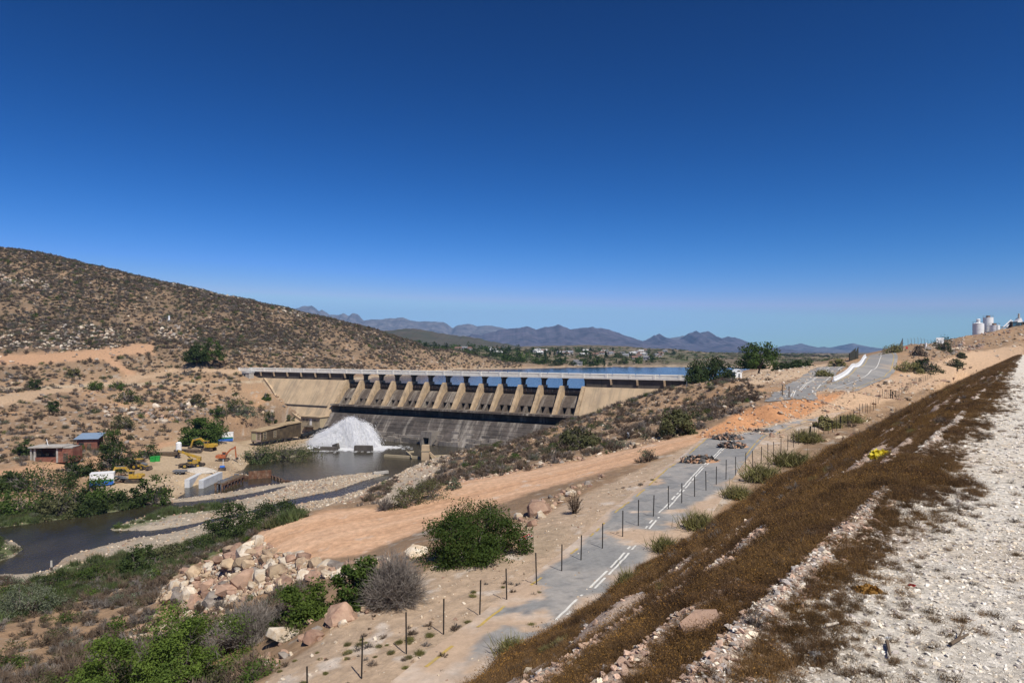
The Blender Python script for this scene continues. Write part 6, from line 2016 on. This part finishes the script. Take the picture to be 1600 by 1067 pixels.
b = MB(); b.box((0, 0, 0.45), (2.0, 1.0, 0.7)); b.build('frame', M_trk, e)
b = MB(); b.tube((-0.6, 0, 1.0), (0.7, 0, 1.0), 0.4, 0.4, 10); b.build('motor', M_blu, e)
b = MB(); b.tube((0.2, 0.2, 1.2), (0.25, 0.3, 3.2), 0.08, 0.08, 6); b.build('hose', M_wht, e)

# walls, jetty and sheet piles in the backwater
for (x0, y0), (x1, y1), lb in (((292, 762), (321, 746), 'left one of two pale concrete wing walls in the backwater'), ((314, 763), (344, 749), 'right one of two pale concrete wing walls in the backwater')):
    a_, c_ = np.array(PD(x0, y0, HC)), np.array(PD(x1, y1, HC))
    d_ = c_ - a_; L_ = float(np.hypot(d_[0], d_[1]))
    e = empty('wing_wall', tuple(a_), math.atan2(d_[1], d_[0]), lb, 'wall', 'pale wing walls')
    n = 5
    for k in range(n):
        b = MB(); b.box((L_ * (k + 0.5) / n, 0, 0.95), (L_ / n - 0.05, 1.3, 2.5)); b.build('wall_panel', M_wall2, e)
a_, c_ = np.array(PD(342, 766, HC)), np.array(PD(374, 752, HC)); d_ = c_ - a_; L_ = float(np.hypot(d_[0], d_[1]))
e = empty('jetty', tuple(a_), math.atan2(d_[1], d_[0]), 'dark timber and steel jetty standing on piles in the backwater', 'jetty')
for k in range(7):
    for y in (-0.9, 0.9):
        b = MB(); b.box((L_ * k / 6, y, 0.3), (0.4, 0.35, 2.6)); b.build('pile', M_rust, e)
for k in range(14):
    b = MB(); b.box((L_ * (k + 0.5) / 14, 0, 1.75 + 0.05 * (k % 3)), (L_ / 14 * 0.85, 2.6, 0.22), rz=0.03 * (k % 4 - 1.5)); b.build('deck_plank', M_wood, e)
for y in (-1.2, 1.2):
    b = MB(); b.bar((0, y, 1.45), (L_, y, 1.45), 0.3, 0.4); b.build('beam', M_rust, e)
b = MB()
for k in range(16): b.box((r_.uniform(0, L_), r_.uniform(-1, 1), 2.0), (r_.uniform(0.4, 1.4), 0.25, 0.3), rz=r_.uniform(0, 3))
x_ = b.build('debris', M_steel, e); x_['kind'] = 'stuff'
e = empty('sheet_pile_wall', PD(385, 749, HC), 0, 'rusty steel sheet pile wall between pool and backwater', 'sheet pile wall')
o0 = np.array(PD(385, 749, HC))
pts = [PD(372, 747, HC), PD(388, 748.5, HC), PD(424, 746, HC), PD(440, 752, HC), PD(457, 754, HC)]
for i in range(4):
    a_, c_ = np.array(pts[i]), np.array(pts[i + 1]); L_ = float(np.linalg.norm(c_ - a_)); n = max(3, int(L_ / 1.1)); d_ = (c_ - a_) / n
    hh = (1.0, 2.2, 0.7, 0.5)[i]
    nrm = np.array((-d_[1], d_[0], 0)); nrm /= np.linalg.norm(nrm)
    for k in range(n):
        m_ = a_ + d_ * (k + 0.5) - o0 + nrm * (0.15 if k % 2 else -0.15)
        b = MB(); b.box((m_[0], m_[1], hh / 2 - 0.5), (np.linalg.norm(d_) * 0.96, 0.22, hh + 1.0 + 0.2 * r_.random()), rz=math.atan2(d_[1], d_[0])); b.build('sheet_pile', M_rust, e)
# concrete beam end on the gravel bar, wooden post in the river
a_ = np.array(PD(583, 741.5, HC - 0.4)); c_ = np.array(PD(606, 738.5, HC - 0.4)); b = MB(); b.bar((0, 0, 0.3), c_ - a_ + (0, 0, 0.3), 0.8, 0.8)
o = b.build('concrete_beam', M_conc, None); o.location = a_; tag(o, 'pale concrete beam lying on the tip of the gravel bar', 'concrete beam')
q_ = np.array(PD(80, 907, HC - 0.3)); e = empty('mooring_post', tuple(q_), 0, 'weathered wooden post leaning at the river edge', 'post')
s = SZ(q_); b = MB(); b.tube((0.2, 0, -0.3), (0, 0, 2.3), 0.22, 0.17, 8); b.build('shaft', M_trk, e)
b = MB(); b.tube((0, 0, 2.2), (0.0, 0, 3.2), 0.18, 0.14, 8); b.build('pale_top', M_conc, e)

# ------------------------------------------------------------ poles and markers
def pole(px, py, h_px, lb, arm=True, Z=None):
    q_ = hit(px, py) if Z is None else down(px, Z)
    h = h_px * SZ(q_); e = empty('utility_pole', tuple(q_), 0.3, lb, 'utility pole')
    b = MB(); b.tube((0, 0, -0.3), (0, 0, h), 0.19, 0.13, 7); b.build('mast', M_wood, e)
    if arm:
        b = MB(); b.box((0, 0, h * 0.93), (1.8, 0.14, 0.16)); b.build('crossarm', M_wood, e)
        for x in (-0.75, 0.75):
            b = MB(); b.tube((x, 0, h * 0.93), (x, 0, h * 0.93 + 0.3), 0.07, 0.05, 6); b.build('insulator', M_steel, e)


pole(16, 386, 20, 'thin utility pole on the skyline of the left hill')
pole(183, 492, 26, 'brown utility pole in the middle of the left hillside')
pole(354, 661, 34, 'utility pole on the slope between pepper tree and dam')
for px, py, w, h_, lb in ((264, 503, 3.2, 7, 'small white survey beacon on the left hillside'), (982, 686, 4.6, 9, 'white survey beacon with a square foot on the slope above the track')):
    q_ = hit(px, py); s = SZ(q_); e = empty('survey_beacon', tuple(q_), 0.2, lb, 'beacon')
    b = MB(); b.tube((0, 0, 0), (0, 0, h_ * s), w * s / 2 * 0.9, w * s / 2 * 0.75, 12); b.tube((0, 0, h_ * s), (0, 0, h_ * s * 1.12), w * s / 2, w * s / 2, 12); b.build('pillar', M_wht, e)
    b = MB(); b.box((0, 0, 0.1), (w * s * 1.6, w * s * 1.6, 0.4)); b.build('foot', M_conc, e)
for px, py, h_, lb in ((1223, 619, 18, 'left one of two dark posts at the broken road end'), (1233, 621, 17, 'right one of two dark posts at the broken road end'), (1103, 622, 8, 'short dark post among shrubs below the road'), (1073, 606, 9, 'pale thin pipe post beside the end of the dam'), (724, 726, 7, 'left thin steel post on the shore path'), (738, 720, 7, 'middle thin steel post on the shore path'), (752, 716, 9, 'right thin steel post on the shore path')):
    q_ = hit(px, py); h = h_ * SZ(q_); e = empty('marker_post', tuple(q_), 0, lb, 'post')
    b = MB(); b.tube((0, 0, -0.2), (0, 0, h), 0.11, 0.10, 7); b.build('shaft', M_steel if py < 610 or px < 760 else M_wood, e)
    b = MB(); b.tube((0, 0, h), (0, 0, h + 0.08), 0.14, 0.12, 7); b.build('cap', M_steel, e)

# ------------------------------------------------------------ wire fence along the old road
FO = np.array((*ap2(20, -23.4), 0.0)); FO[2] = float(ground(FO[0], FO[1]))
FE = empty('wire_fence', tuple(FO), 0, 'long wire fence of thin dark iron posts along the old road', 'fence')
PT = None
aa = [14.6 + 2.72 * k for k in range(92)]
tops = []
fx_, fy_ = np.array([ap2(a, -23.4) for a in aa]).T
fx_ = fx_ + rgx.normal(0, 0.06, len(aa)); fy_ = fy_ + rgx.normal(0, 0.06, len(aa))
fz_ = ground(fx_, fy_)
b = MB(); b.box((0, 0, 0.78), (0.055, 0.055, 2.16)); PT = b.build('post', M_post, FE)
b = MB(); b.box((0, 0, 0.85), (0.16, 0.16, 2.3)); PT2 = b.build('post', M_post, FE)
first = {0: True, 1: True}
for k in range(len(aa)):
    thick = k in (31, 38, 57, 58, 60)
    src_ = PT2 if thick else PT
    if first[int(thick)]: o = src_; first[int(thick)] = False
    else:
        o = src_.copy(); COL.objects.link(o); o.parent = FE
    o.location = np.array((fx_[k], fy_[k], fz_[k])) - FO
    o.rotation_euler = (rgx.normal(0, 0.02), rgx.normal(0, 0.02), 0.6)
    o.scale = (1, 1, 1.0 + 0.05 * rgx.normal())
for hw in (0.5, 1.0, 1.5):
    b = MB()
    for k in range(len(aa) - 1):
        p_ = np.array((fx_[k], fy_[k], fz_[k] + hw)) - FO; q2 = np.array((fx_[k + 1], fy_[k + 1], fz_[k + 1] + hw)) - FO
        b.bar(p_, q2, 0.004)
    b.build('wire', M_steel, FE)
b = MB()
p_ = np.array((fx_[58], fy_[58], fz_[58])) - FO; q2 = np.array((fx_[60], fy_[60], fz_[60])) - FO
b.bar(p_ + (0, 0, 1.7), q2 + (0, 0, 1.9), 0.14); b.bar(p_ + (0, 0, 1.6), q2 + (0, 0, 0.4), 0.1); b.build('brace', M_post, FE)

# ------------------------------------------------------------ rubble heaps on the old road, fallen sign
for px, py, w, h_, soil, lb in ((1097, 722, 62, 14, 0.45, 'nearest rubble heap of dark asphalt slabs on the old road'), (1147, 699, 46, 10, 0.5, 'second rubble heap of slabs and orange soil on the old road'), (1140, 686, 50, 9, 0.2, 'dark heap of broken asphalt beside the orange bank'), (1190, 674, 40, 5, 0.0, 'scattered dark asphalt pieces at the end of the old road')):
    q_ = hit(px, py); s = SZ(q_)
    e = empty('rubble_heap', tuple(q_), 0, lb, 'rubble heap')
    rq = np.random.default_rng(int(px))
    if soil:
        v = []
        for f, zz in rows:
            for t in th: v.append((math.cos(t) * w * s * 0.5 * f * (1 + 0.1 * rq.normal()) + w * s * 0.06, math.sin(t) * w * s * 0.42 * f, zz * h_ * s * 0.45 + 0.04 * rq.normal() - (0.25 if f == 1.0 else 0)))
        obj('soil', mesh_np('soil', v, fq, smooth=True), mat('heap_soil', (0.46, 0.26, 0.145), var=0.3, scale=3, bump=0.08, bscale=6), e)
    for k in range(110 if w > 45 else 50):
        t, rr = rq.uniform(0, 6.28), rq.random() ** 0.6
        x_, y_ = math.cos(t) * w * s * 0.47 * rr - w * s * 0.05, math.sin(t) * w * s * 0.36 * rr
        zz = max(0.08, h_ * s * 0.55 * (1 - rr) ** 0.8 + 0.14) if soil else 0.08
        me = ROCKS[3][k % 4]
        o = bpy.data.objects.new('slab', None)
        if k < 4:
            me = me.copy(); me.materials.clear(); me.materials.append(M_asph if k % 4 else MR[1]); 
            if k == 0: SL_M = []
            SL_M.append(me)
        o = bpy.data.objects.new('slab', SL_M[k % 4]); COL.objects.link(o); o.parent = e
        sz = rq.uniform(0.14, 0.50)
        o.location = (x_, y_, zz); o.scale = (sz, sz * 0.8, sz * 0.45); o.rotation_euler = (rq.normal(0, 0.6), rq.normal(0, 0.6), rq.uniform(0, 6))
q_ = hit(816, 851); e = empty('fallen_sign', tuple(q_ + np.array((0, 0, 0.2))), 0.45, 'red and white road sign panel lying against a flat slab', 'sign')
b = MB(); b.box((0, 0, 0.2), (1.5, 0.5, 0.05), ry=-0.25); b.build('panel', M_wht, e)
b = MB(); b.box((0.0, 0.2, 0.245), (1.5, 0.12, 0.03), ry=-0.25); b.box((0.0, -0.2, 0.245), (1.5, 0.1, 0.03), ry=-0.25); b.build('red_edge', mat('sign_red', (0.45, 0.03, 0.03), var=0.15), e)
b = MB(); b.tube((-0.9, 0.05, -0.1), (-0.2, 0.05, 0.1), 0.04, 0.04, 6); b.build('stub_post', M_steel, e)

# ------------------------------------------------------------ right: barrier, screens, knoll, silos
r_t = frame(up_c)
s_ = np.concatenate([[0], np.cumsum(np.linalg.norm(np.diff(up_c, axis=0), axis=1))])
bo = np.array((*up_c[8], 0)); bo[2] = float(ground(bo[0], bo[1]))
JB = empty('road_barrier', tuple(bo), 0, 'white concrete barrier along the left edge of the climbing road', 'barrier')
i0, i1 = int(np.searchsorted(s_, 24)), int(np.searchsorted(s_, 122))
stp = 3
for i in range(i0, min(i1, len(up_c) - stp - 1), stp):
    a_ = up_c[i] - r_t[i] * 4.9; c_ = up_c[i + stp] - r_t[i + stp] * 4.9
    za, zb = float(ground(a_[0], a_[1])), float(ground(c_[0], c_[1]))
    d_ = np.array((c_[0] - a_[0], c_[1] - a_[1], zb - za)); L_ = np.linalg.norm(d_); u_ = d_ / L_
    n_ = np.array((u_[1], -u_[0], 0)); n_ /= np.linalg.norm(n_)
    b = MB(); b.prism([(-0.4, -0.25), (-0.4, 0.2), (-0.15, 0.6), (-0.12, 1.35), (0.12, 1.35), (0.15, 0.6), (0.4, 0.2), (0.4, -0.25)], n_, (0, 0, 1), u_, np.array((a_[0], a_[1], za)) - bo + u_ * 0.02, L_ - 0.04)
    b.build('barrier_block', M_wht, JB)
M_scr = mat('screen_dark', (0.045, 0.045, 0.032), var=0.35, scale=1.5)
# dark mesh screens behind the barrier
for px, Z, h_, w_, lb in ((1332, 262, 4.5, 9, 'left one of two dark mesh screens beyond the white barrier'), (1339, 282, 4.8, 4, 'right one of two dark mesh screens beyond the white barrier')):
    q_ = down(px, Z); e = empty('mesh_screen', tuple(q_), 0.88, lb, 'screen', 'mesh screens behind the barrier')
    b = MB(); b.prism([(-w_ / 2, 0), (w_ / 2, 0), (w_ / 2, h_), (-w_ / 2, h_ * 0.55)], (1, 0, 0), (0, 0, 1), (0, 1, 0), (0, -0.1, 0), 0.2); b.build('mesh', M_scr, e)
    for x in (-w_ / 2, w_ / 2):
        b = MB(); b.box((x * 1.03, 0, h_ * (0.5 if x > 0 else 0.3)), (0.16, 0.26, h_ * (1.06 if x > 0 else 0.65))); b.build('post', M_post, e)
q_ = down(1408, 292); e = empty('mesh_screen', tuple(q_), 0.0, 'long grey slanting mesh screen on the skyline beside the road top', 'screen')
s = SZ(q_)
b = MB(); b.prism([(-16 * s, -0.5), (7 * s, 1.0), (7 * s, 5.0), (-16 * s, 0.6)], (0.75, 0.66, 0), (0, 0, 1), (-0.66, 0.75, 0), (0, 0, 0), 0.2); b.build('mesh', mat('screen_grey', (0.16, 0.17, 0.19), var=0.2, scale=1), e)
for k in range(9):
    b = MB(); f = k / 8; x = (-16 + 23 * f) * s; b.box((x * 0.75, x * 0.66, 0.3 + f * 2.6), (0.15, 0.15, 1.2 + f * 4.4)); b.build('post', M_post, e)
KF = empty('security_fence', tuple(down(1445, 305)), 0, 'row of tall thin fence posts with bent tops on the knoll skyline', 'fence')
ko = np.array(KF.location)
for k in range(17):
    px = 1419 + k * 5.2; Z = 303 + k * 1.5; q_ = down(px, Z) - ko
    b = MB(); b.tube(q_, q_ + (0, 0, 2.6), 0.07, 0.07, 6); b.tube(q_ + (0, 0, 2.6), q_ + (-0.4, 0.1, 3.1), 0.06, 0.05, 6); b.build('post', M_steel, KF)
for hz_ in (0.8, 1.6, 2.5):
    b = MB()
    for k in range(16):
        b.bar(down(1419 + k * 5.2, 303 + k * 1.5) - ko + (0, 0, hz_), down(1424.2 + k * 5.2, 304.5 + k * 1.5) - ko + (0, 0, hz_), 0.02)
    b.build('wire', M_steel, KF)
q_ = down(1447, 300); s = SZ(q_); e = empty('survey_beacon', tuple(q_), 0.1, 'white beacon on a small stone mound on the knoll', 'beacon')
b = MB(); b.tube((0, 0, 0.6), (0, 0, 2.5), 0.45, 0.35, 10); b.build('pillar', M_wht, e)
b = MB(); b.box((0, 0, 0.2), (3.6, 3.0, 1.2), taper=0.6); b.build('mound', MR[3], e)
q_ = down(1417, 290); e = empty('warning_sign', tuple(q_), 0, 'small red and white sign at the end of the slanting screen', 'sign')
b = MB(); b.tube((0, 0, 0), (0, 0, 1.4), 0.06, 0.06, 6); b.build('post', M_steel, e)
b = MB(); b.box((0, 0, 1.7), (0.9, 0.08, 0.9)); b.build('panel', mat('sign_red2', (0.5, 0.05, 0.04), var=0.15), e)
q_ = down(1469, 318); s = SZ(q_); e = empty('site_billboard', tuple(q_), 0.05, 'white panelled billboard on thin legs on the knoll', 'billboard')
for i in range(3):
    for j in range(2):
        b = MB(); b.box(((i - 1) * 1.27, 0, 1.6 + j * 1.42), (1.2, 0.1, 1.35)); b.build('panel', M_wht, e)
for x in (-1.3, 1.3):
    b = MB(); b.box((x, 0.12, 1.0), (0.14, 0.14, 4.2)); b.build('leg', M_steel, e)


def silo(px, Z, y_top, y_bot, w, hat, lb, ladder=False):
    s = Z / F; X = (px - 800) * s
    zt, zb = HC - (y_top - HY) * s, HC - (y_bot - HY) * s - 1.5
    e = empty('cement_silo', (X, Z, zb), 0, lb, 'silo', 'white silos')
    h = zt - zb; r = w * s / 2
    b = MB(); b.tube((0, 0, 0), (0, 0, h), r, r, 28); b.build('tank', M_wht, e, smooth=True)
    for f in (0.3, 0.6, 0.99):
        b = MB(); b.tube((0, 0, h * f - 0.08), (0, 0, h * f + 0.08), r * 1.02, r * 1.02, 28, caps=True); b.build('hoop', M_wht, e, smooth=True)
    if hat == 'cone':
        b = MB(); b.tube((0, 0, h), (0, 0, h + 0.5), r * 0.95, r * 0.4, 20); b.tube((0, 0, h + 0.4), (0, 0, h + 2.0), r * 0.34, r * 0.34, 16); b.tube((0, 0, h + 2.0), (0, 0, h + 2.5), r * 0.42, r * 0.30, 16); b.build('filter', M_wht, e, smooth=True)
    else:
        b = MB(); b.box((0, 0, h + 0.5), (r * 0.55, r * 0.55, 0.9)); b.build('filter', M_rust, e)
    b = MB()
    for k in range(12):
        a_ = k * math.pi / 6; a2 = a_ + math.pi / 6
        b.tube((r * math.cos(a_), r * math.sin(a_), h), (r * math.cos(a_), r * math.sin(a_), h + 1.0), 0.04, 0.04, 4)
        b.bar((r * math.cos(a_), r * math.sin(a_), h + 1.0), (r * math.cos(a2), r * math.sin(a2), h + 1.0), 0.05)
    b.build('railing', M_steel, e)
    if ladder:
        b = MB()
        for x in (-0.3, 0.3): b.box((x - r * 0.1, -r - 0.15, h / 2), (0.07, 0.07, h))
        for k in range(int(h / 0.5)): b.box((-r * 0.1, -r - 0.15, 0.3 + k * 0.5), (0.6, 0.05, 0.05))
        b.build('ladder', M_steel, e)


silo(1528.8, 366, 505.5, 524, 15.5, 'cone', 'left white silo with a cap-shaped filter on top')
silo(1544.2, 369, 496, 523, 13.8, 'box', 'tallest white silo, in the middle of three')
silo(1553.8, 362, 508, 521, 14.8, 'box', 'right, lowest white silo with a dark ladder', True)
BO = down(1590, 372); s = SZ(BO); e = empty('batching_plant', tuple(BO), 0.05, 'concrete batching plant with a white hopper and blue cabin at the right edge', 'batching plant')
b = MB(); b.box((-1.5, 0, 2.9), (5.0, 3.0, 2.6)); b.build('cabin', mat('plant_blue', (0.05, 0.12, 0.17), var=0.15, scale=1), e)
b = MB(); b.box((-1.0, -1.52, 3.1), (2.2, 0.08, 1.5)); b.build('window', M_glass, e)
b = MB(); b.box((1.6, 0, 1.0), (13.0, 3.2, 1.4)); b.build('base_frame', M_trk, e)
for x in (-4, -1.2, 1.6, 4.4):
    b = MB(); b.box((x, 0, 2.5), (0.3, 3.0, 5.0)); b.build('frame_leg', M_trk, e)
b = MB(); b.prism([(-1.5, 4.6), (2.2, 4.6), (1.1, 7.0), (0.5, 7.0)], (1, 0, 0), (0, 0, 1), (0, 1, 0), (0, -1.3, 0), 2.6); b.build('hopper', M_wht, e)
b = MB(); b.tube((0.8, 0, 6.9), (0.8, 0, 9.4), 0.55, 0.45, 10); b.build('filter_stack', M_conc, e)
for dx in (0, 1.6):
    b = MB(); b.tube((-9.8 + dx * 1.4, 0.4, 0.2), (-3.2 + dx * 0.5, 0.4, 6.0 - dx * 0.3), 0.34, 0.34, 10); b.build('screw_conveyor', M_wht, e)
b = MB(); b.bar((-12.5, 0, 2.0), (-4, 0, 2.0), 0.25); b.build('pipe_bridge', M_trk, e)

# white cottage beside the end of the dam
q_ = down(1151, 238); s = SZ(q_); e = empty('cottage', tuple(q_), 0.3, 'small white gabled hut beside the dark tree at the end of the dam', 'hut')
b = MB(); b.box((0, 0, 1.2), (2.6, 2.4, 2.4)); b.build('wall', M_wht, e)
b = MB(); b.prism([(-1.5, 2.35), (0, 3.4), (1.5, 2.35), (1.5, 2.2), (0, 3.2), (-1.5, 2.2)], (1, 0, 0), (0, 0, 1), (0, 1, 0), (0, -1.35, 0), 2.7); b.build('roof', M_wht, e)
b = MB(); b.box((0.2, -1.21, 0.95), (0.7, 0.06, 1.8)); b.build('door', M_steel, e)
q_ = down(389, 338); e = empty('gatehouse', tuple(q_), -0.5, 'small pale gatehouse where the dam road meets the left hillside', 'hut')
b = MB(); b.box((-2, 1, 1.4), (5.0, 3.0, 3.0)); b.build('wall', M_conc, e)
b = MB(); b.box((-2, 1, 3.0), (5.6, 3.6, 0.25)); b.build('roof', M_wht, e)
b = MB(); b.box((-2.6, -0.52, 1.7), (1.2, 0.06, 0.9)); b.build('window', M_glass, e)

# town across the water: every house on its own
rg = np.random.default_rng(77)
M_hw = mat('house_white', (0.45, 0.43, 0.39), var=0.1, scale=0.5, rnd=0.12)
M_hr = [mat('house_roof_grey', (0.20, 0.20, 0.21), var=0.15, scale=0.5, rnd=0.3), mat('house_roof_white', (0.55, 0.54, 0.52), var=0.15, scale=0.5, rnd=0.2), mat('house_roof_brown', (0.20, 0.12, 0.09), var=0.15, scale=0.5)]
spots = []
for a_, c_, n, y0, y1 in ((705, 790, 10, 542, 551), (838, 870, 6, 546, 553), (872, 960, 20, 546, 554), (940, 1010, 10, 548, 556), (985, 1040, 12, 547, 560), (900, 930, 2, 566, 570)):
    for _ in range(n): spots.append((rg.uniform(a_, c_), rg.uniform(y0, y1)))
for k, (px, py) in enumerate(spots):
    q_ = hit(px, py + 2, 560, 2600, 1400)
    if q_[2] < 22 or q_[1] > 2300: continue
    w, dpt, h = rg.uniform(5, 9.5), rg.uniform(4.5, 6.5), rg.uniform(2.2, 3.2)
    ri = int(rg.integers(0, 3)); rw = ('grey', 'pale', 'brown')[ri]
    pos = 'left' if px < 720 else 'centre-left' if px < 840 else 'centre' if px < 930 else 'right'
    e = empty('house', tuple(q_ - np.array((0, 0, 0.4))), rg.uniform(-0.6, 0.6), 'white house with a %s roof in the %s of the town across the water' % (rw, pos), 'house', 'white houses of the town')
    b = MB(); b.box((0, 0, h / 2), (w, dpt, h)); b.build('wall', M_hw, e)
    b = MB(); b.prism([(-dpt / 2 - 0.4, h), (0, h + rg.uniform(1.2, 2.4)), (dpt / 2 + 0.4, h), (dpt / 2 + 0.4, h - 0.2), (-dpt / 2 - 0.4, h - 0.2)], (0, 1, 0), (0, 0, 1), (1, 0, 0), (-w / 2 - 0.3, 0, 0), w + 0.6); b.build('roof', M_hr[ri], e)
    for x in (-w * 0.28, w * 0.22):
        b = MB(); b.box((x, -dpt / 2 - 0.03, h * 0.55), (w * 0.16, 0.06, h * 0.35)); b.build('window', M_glass, e)

# ------------------------------------------------------------ litter near the camera
def bag(px, py, w, m, lb, seed, flat=0.7):
    q_ = hit(px, py, 2); r = w * SZ(q_) / 2
    rq = np.random.default_rng(seed)
    n = 220
    p = unit(rq.normal(0, 1, (n, 3))) * (0.75 + 0.45 * rq.random((n, 1))) * np.array((r, r * 0.7, r * flat)); p[:, 2] = np.abs(p[:, 2])
    v, f = leaves(p, r * 0.28, rq, p / r, 0.8)
    o = obj('plastic_bag' if 'bag' in lb else 'litter', mesh_np('bag', v, f), m, None, tuple(q_)); return tag(o, lb, 'litter')


bag(1376, 716, 30, mat('plastic_yellow', (0.75, 0.62, 0.05), var=0.2, scale=8, rough=0.4, trans=0.3), 'crumpled yellow plastic bag caught in the embankment weeds', 1)
bag(1425, 915, 10, mat('plastic_red', (0.40, 0.02, 0.02), var=0.2, scale=8, rough=0.4), 'small scrap of red plastic on the gravel edge', 2, 0.3)
bag(1275, 1024, 22, M_wht, 'crumpled white plastic scrap among the weeds', 3, 0.3)
bag(1388, 998, 9, M_wht, 'small white plastic scrap beside a dark stick on the gravel', 4, 0.4)
bag(1357, 925, 32, MT_seed, 'flat ochre-yellow litter patch of dry seed heads at the gravel edge', 5, 0.4)
for (x0, y0), (x1, y1), lb in (((1386, 1008), (1391, 1032), 'short dark stick standing on the gravel near the bottom edge'), ((1485, 1011), (1513, 998), 'thin forked twig lying on the white gravel'), ((1290, 982), (1310, 980), 'pale flat stick on the bare embankment strip')):
    a_, c_ = hit(x0, y0, 2), hit(x1, y1, 2)
    b = MB(); b.tube((0, 0, 0.02), c_ - a_ + (0, 0, 0.03), 0.012, 0.007, 6)
    if 'forked' in lb: b.tube((c_ - a_) * 0.4 + (0, 0, 0.02), (c_ - a_) * 0.8 + (0.05, 0.08, 0.06), 0.008, 0.003, 5)
    o = b.build('stick', M_wood if 'pale' not in lb else MR[2], None); o.location = a_; tag(o, lb, 'stick')
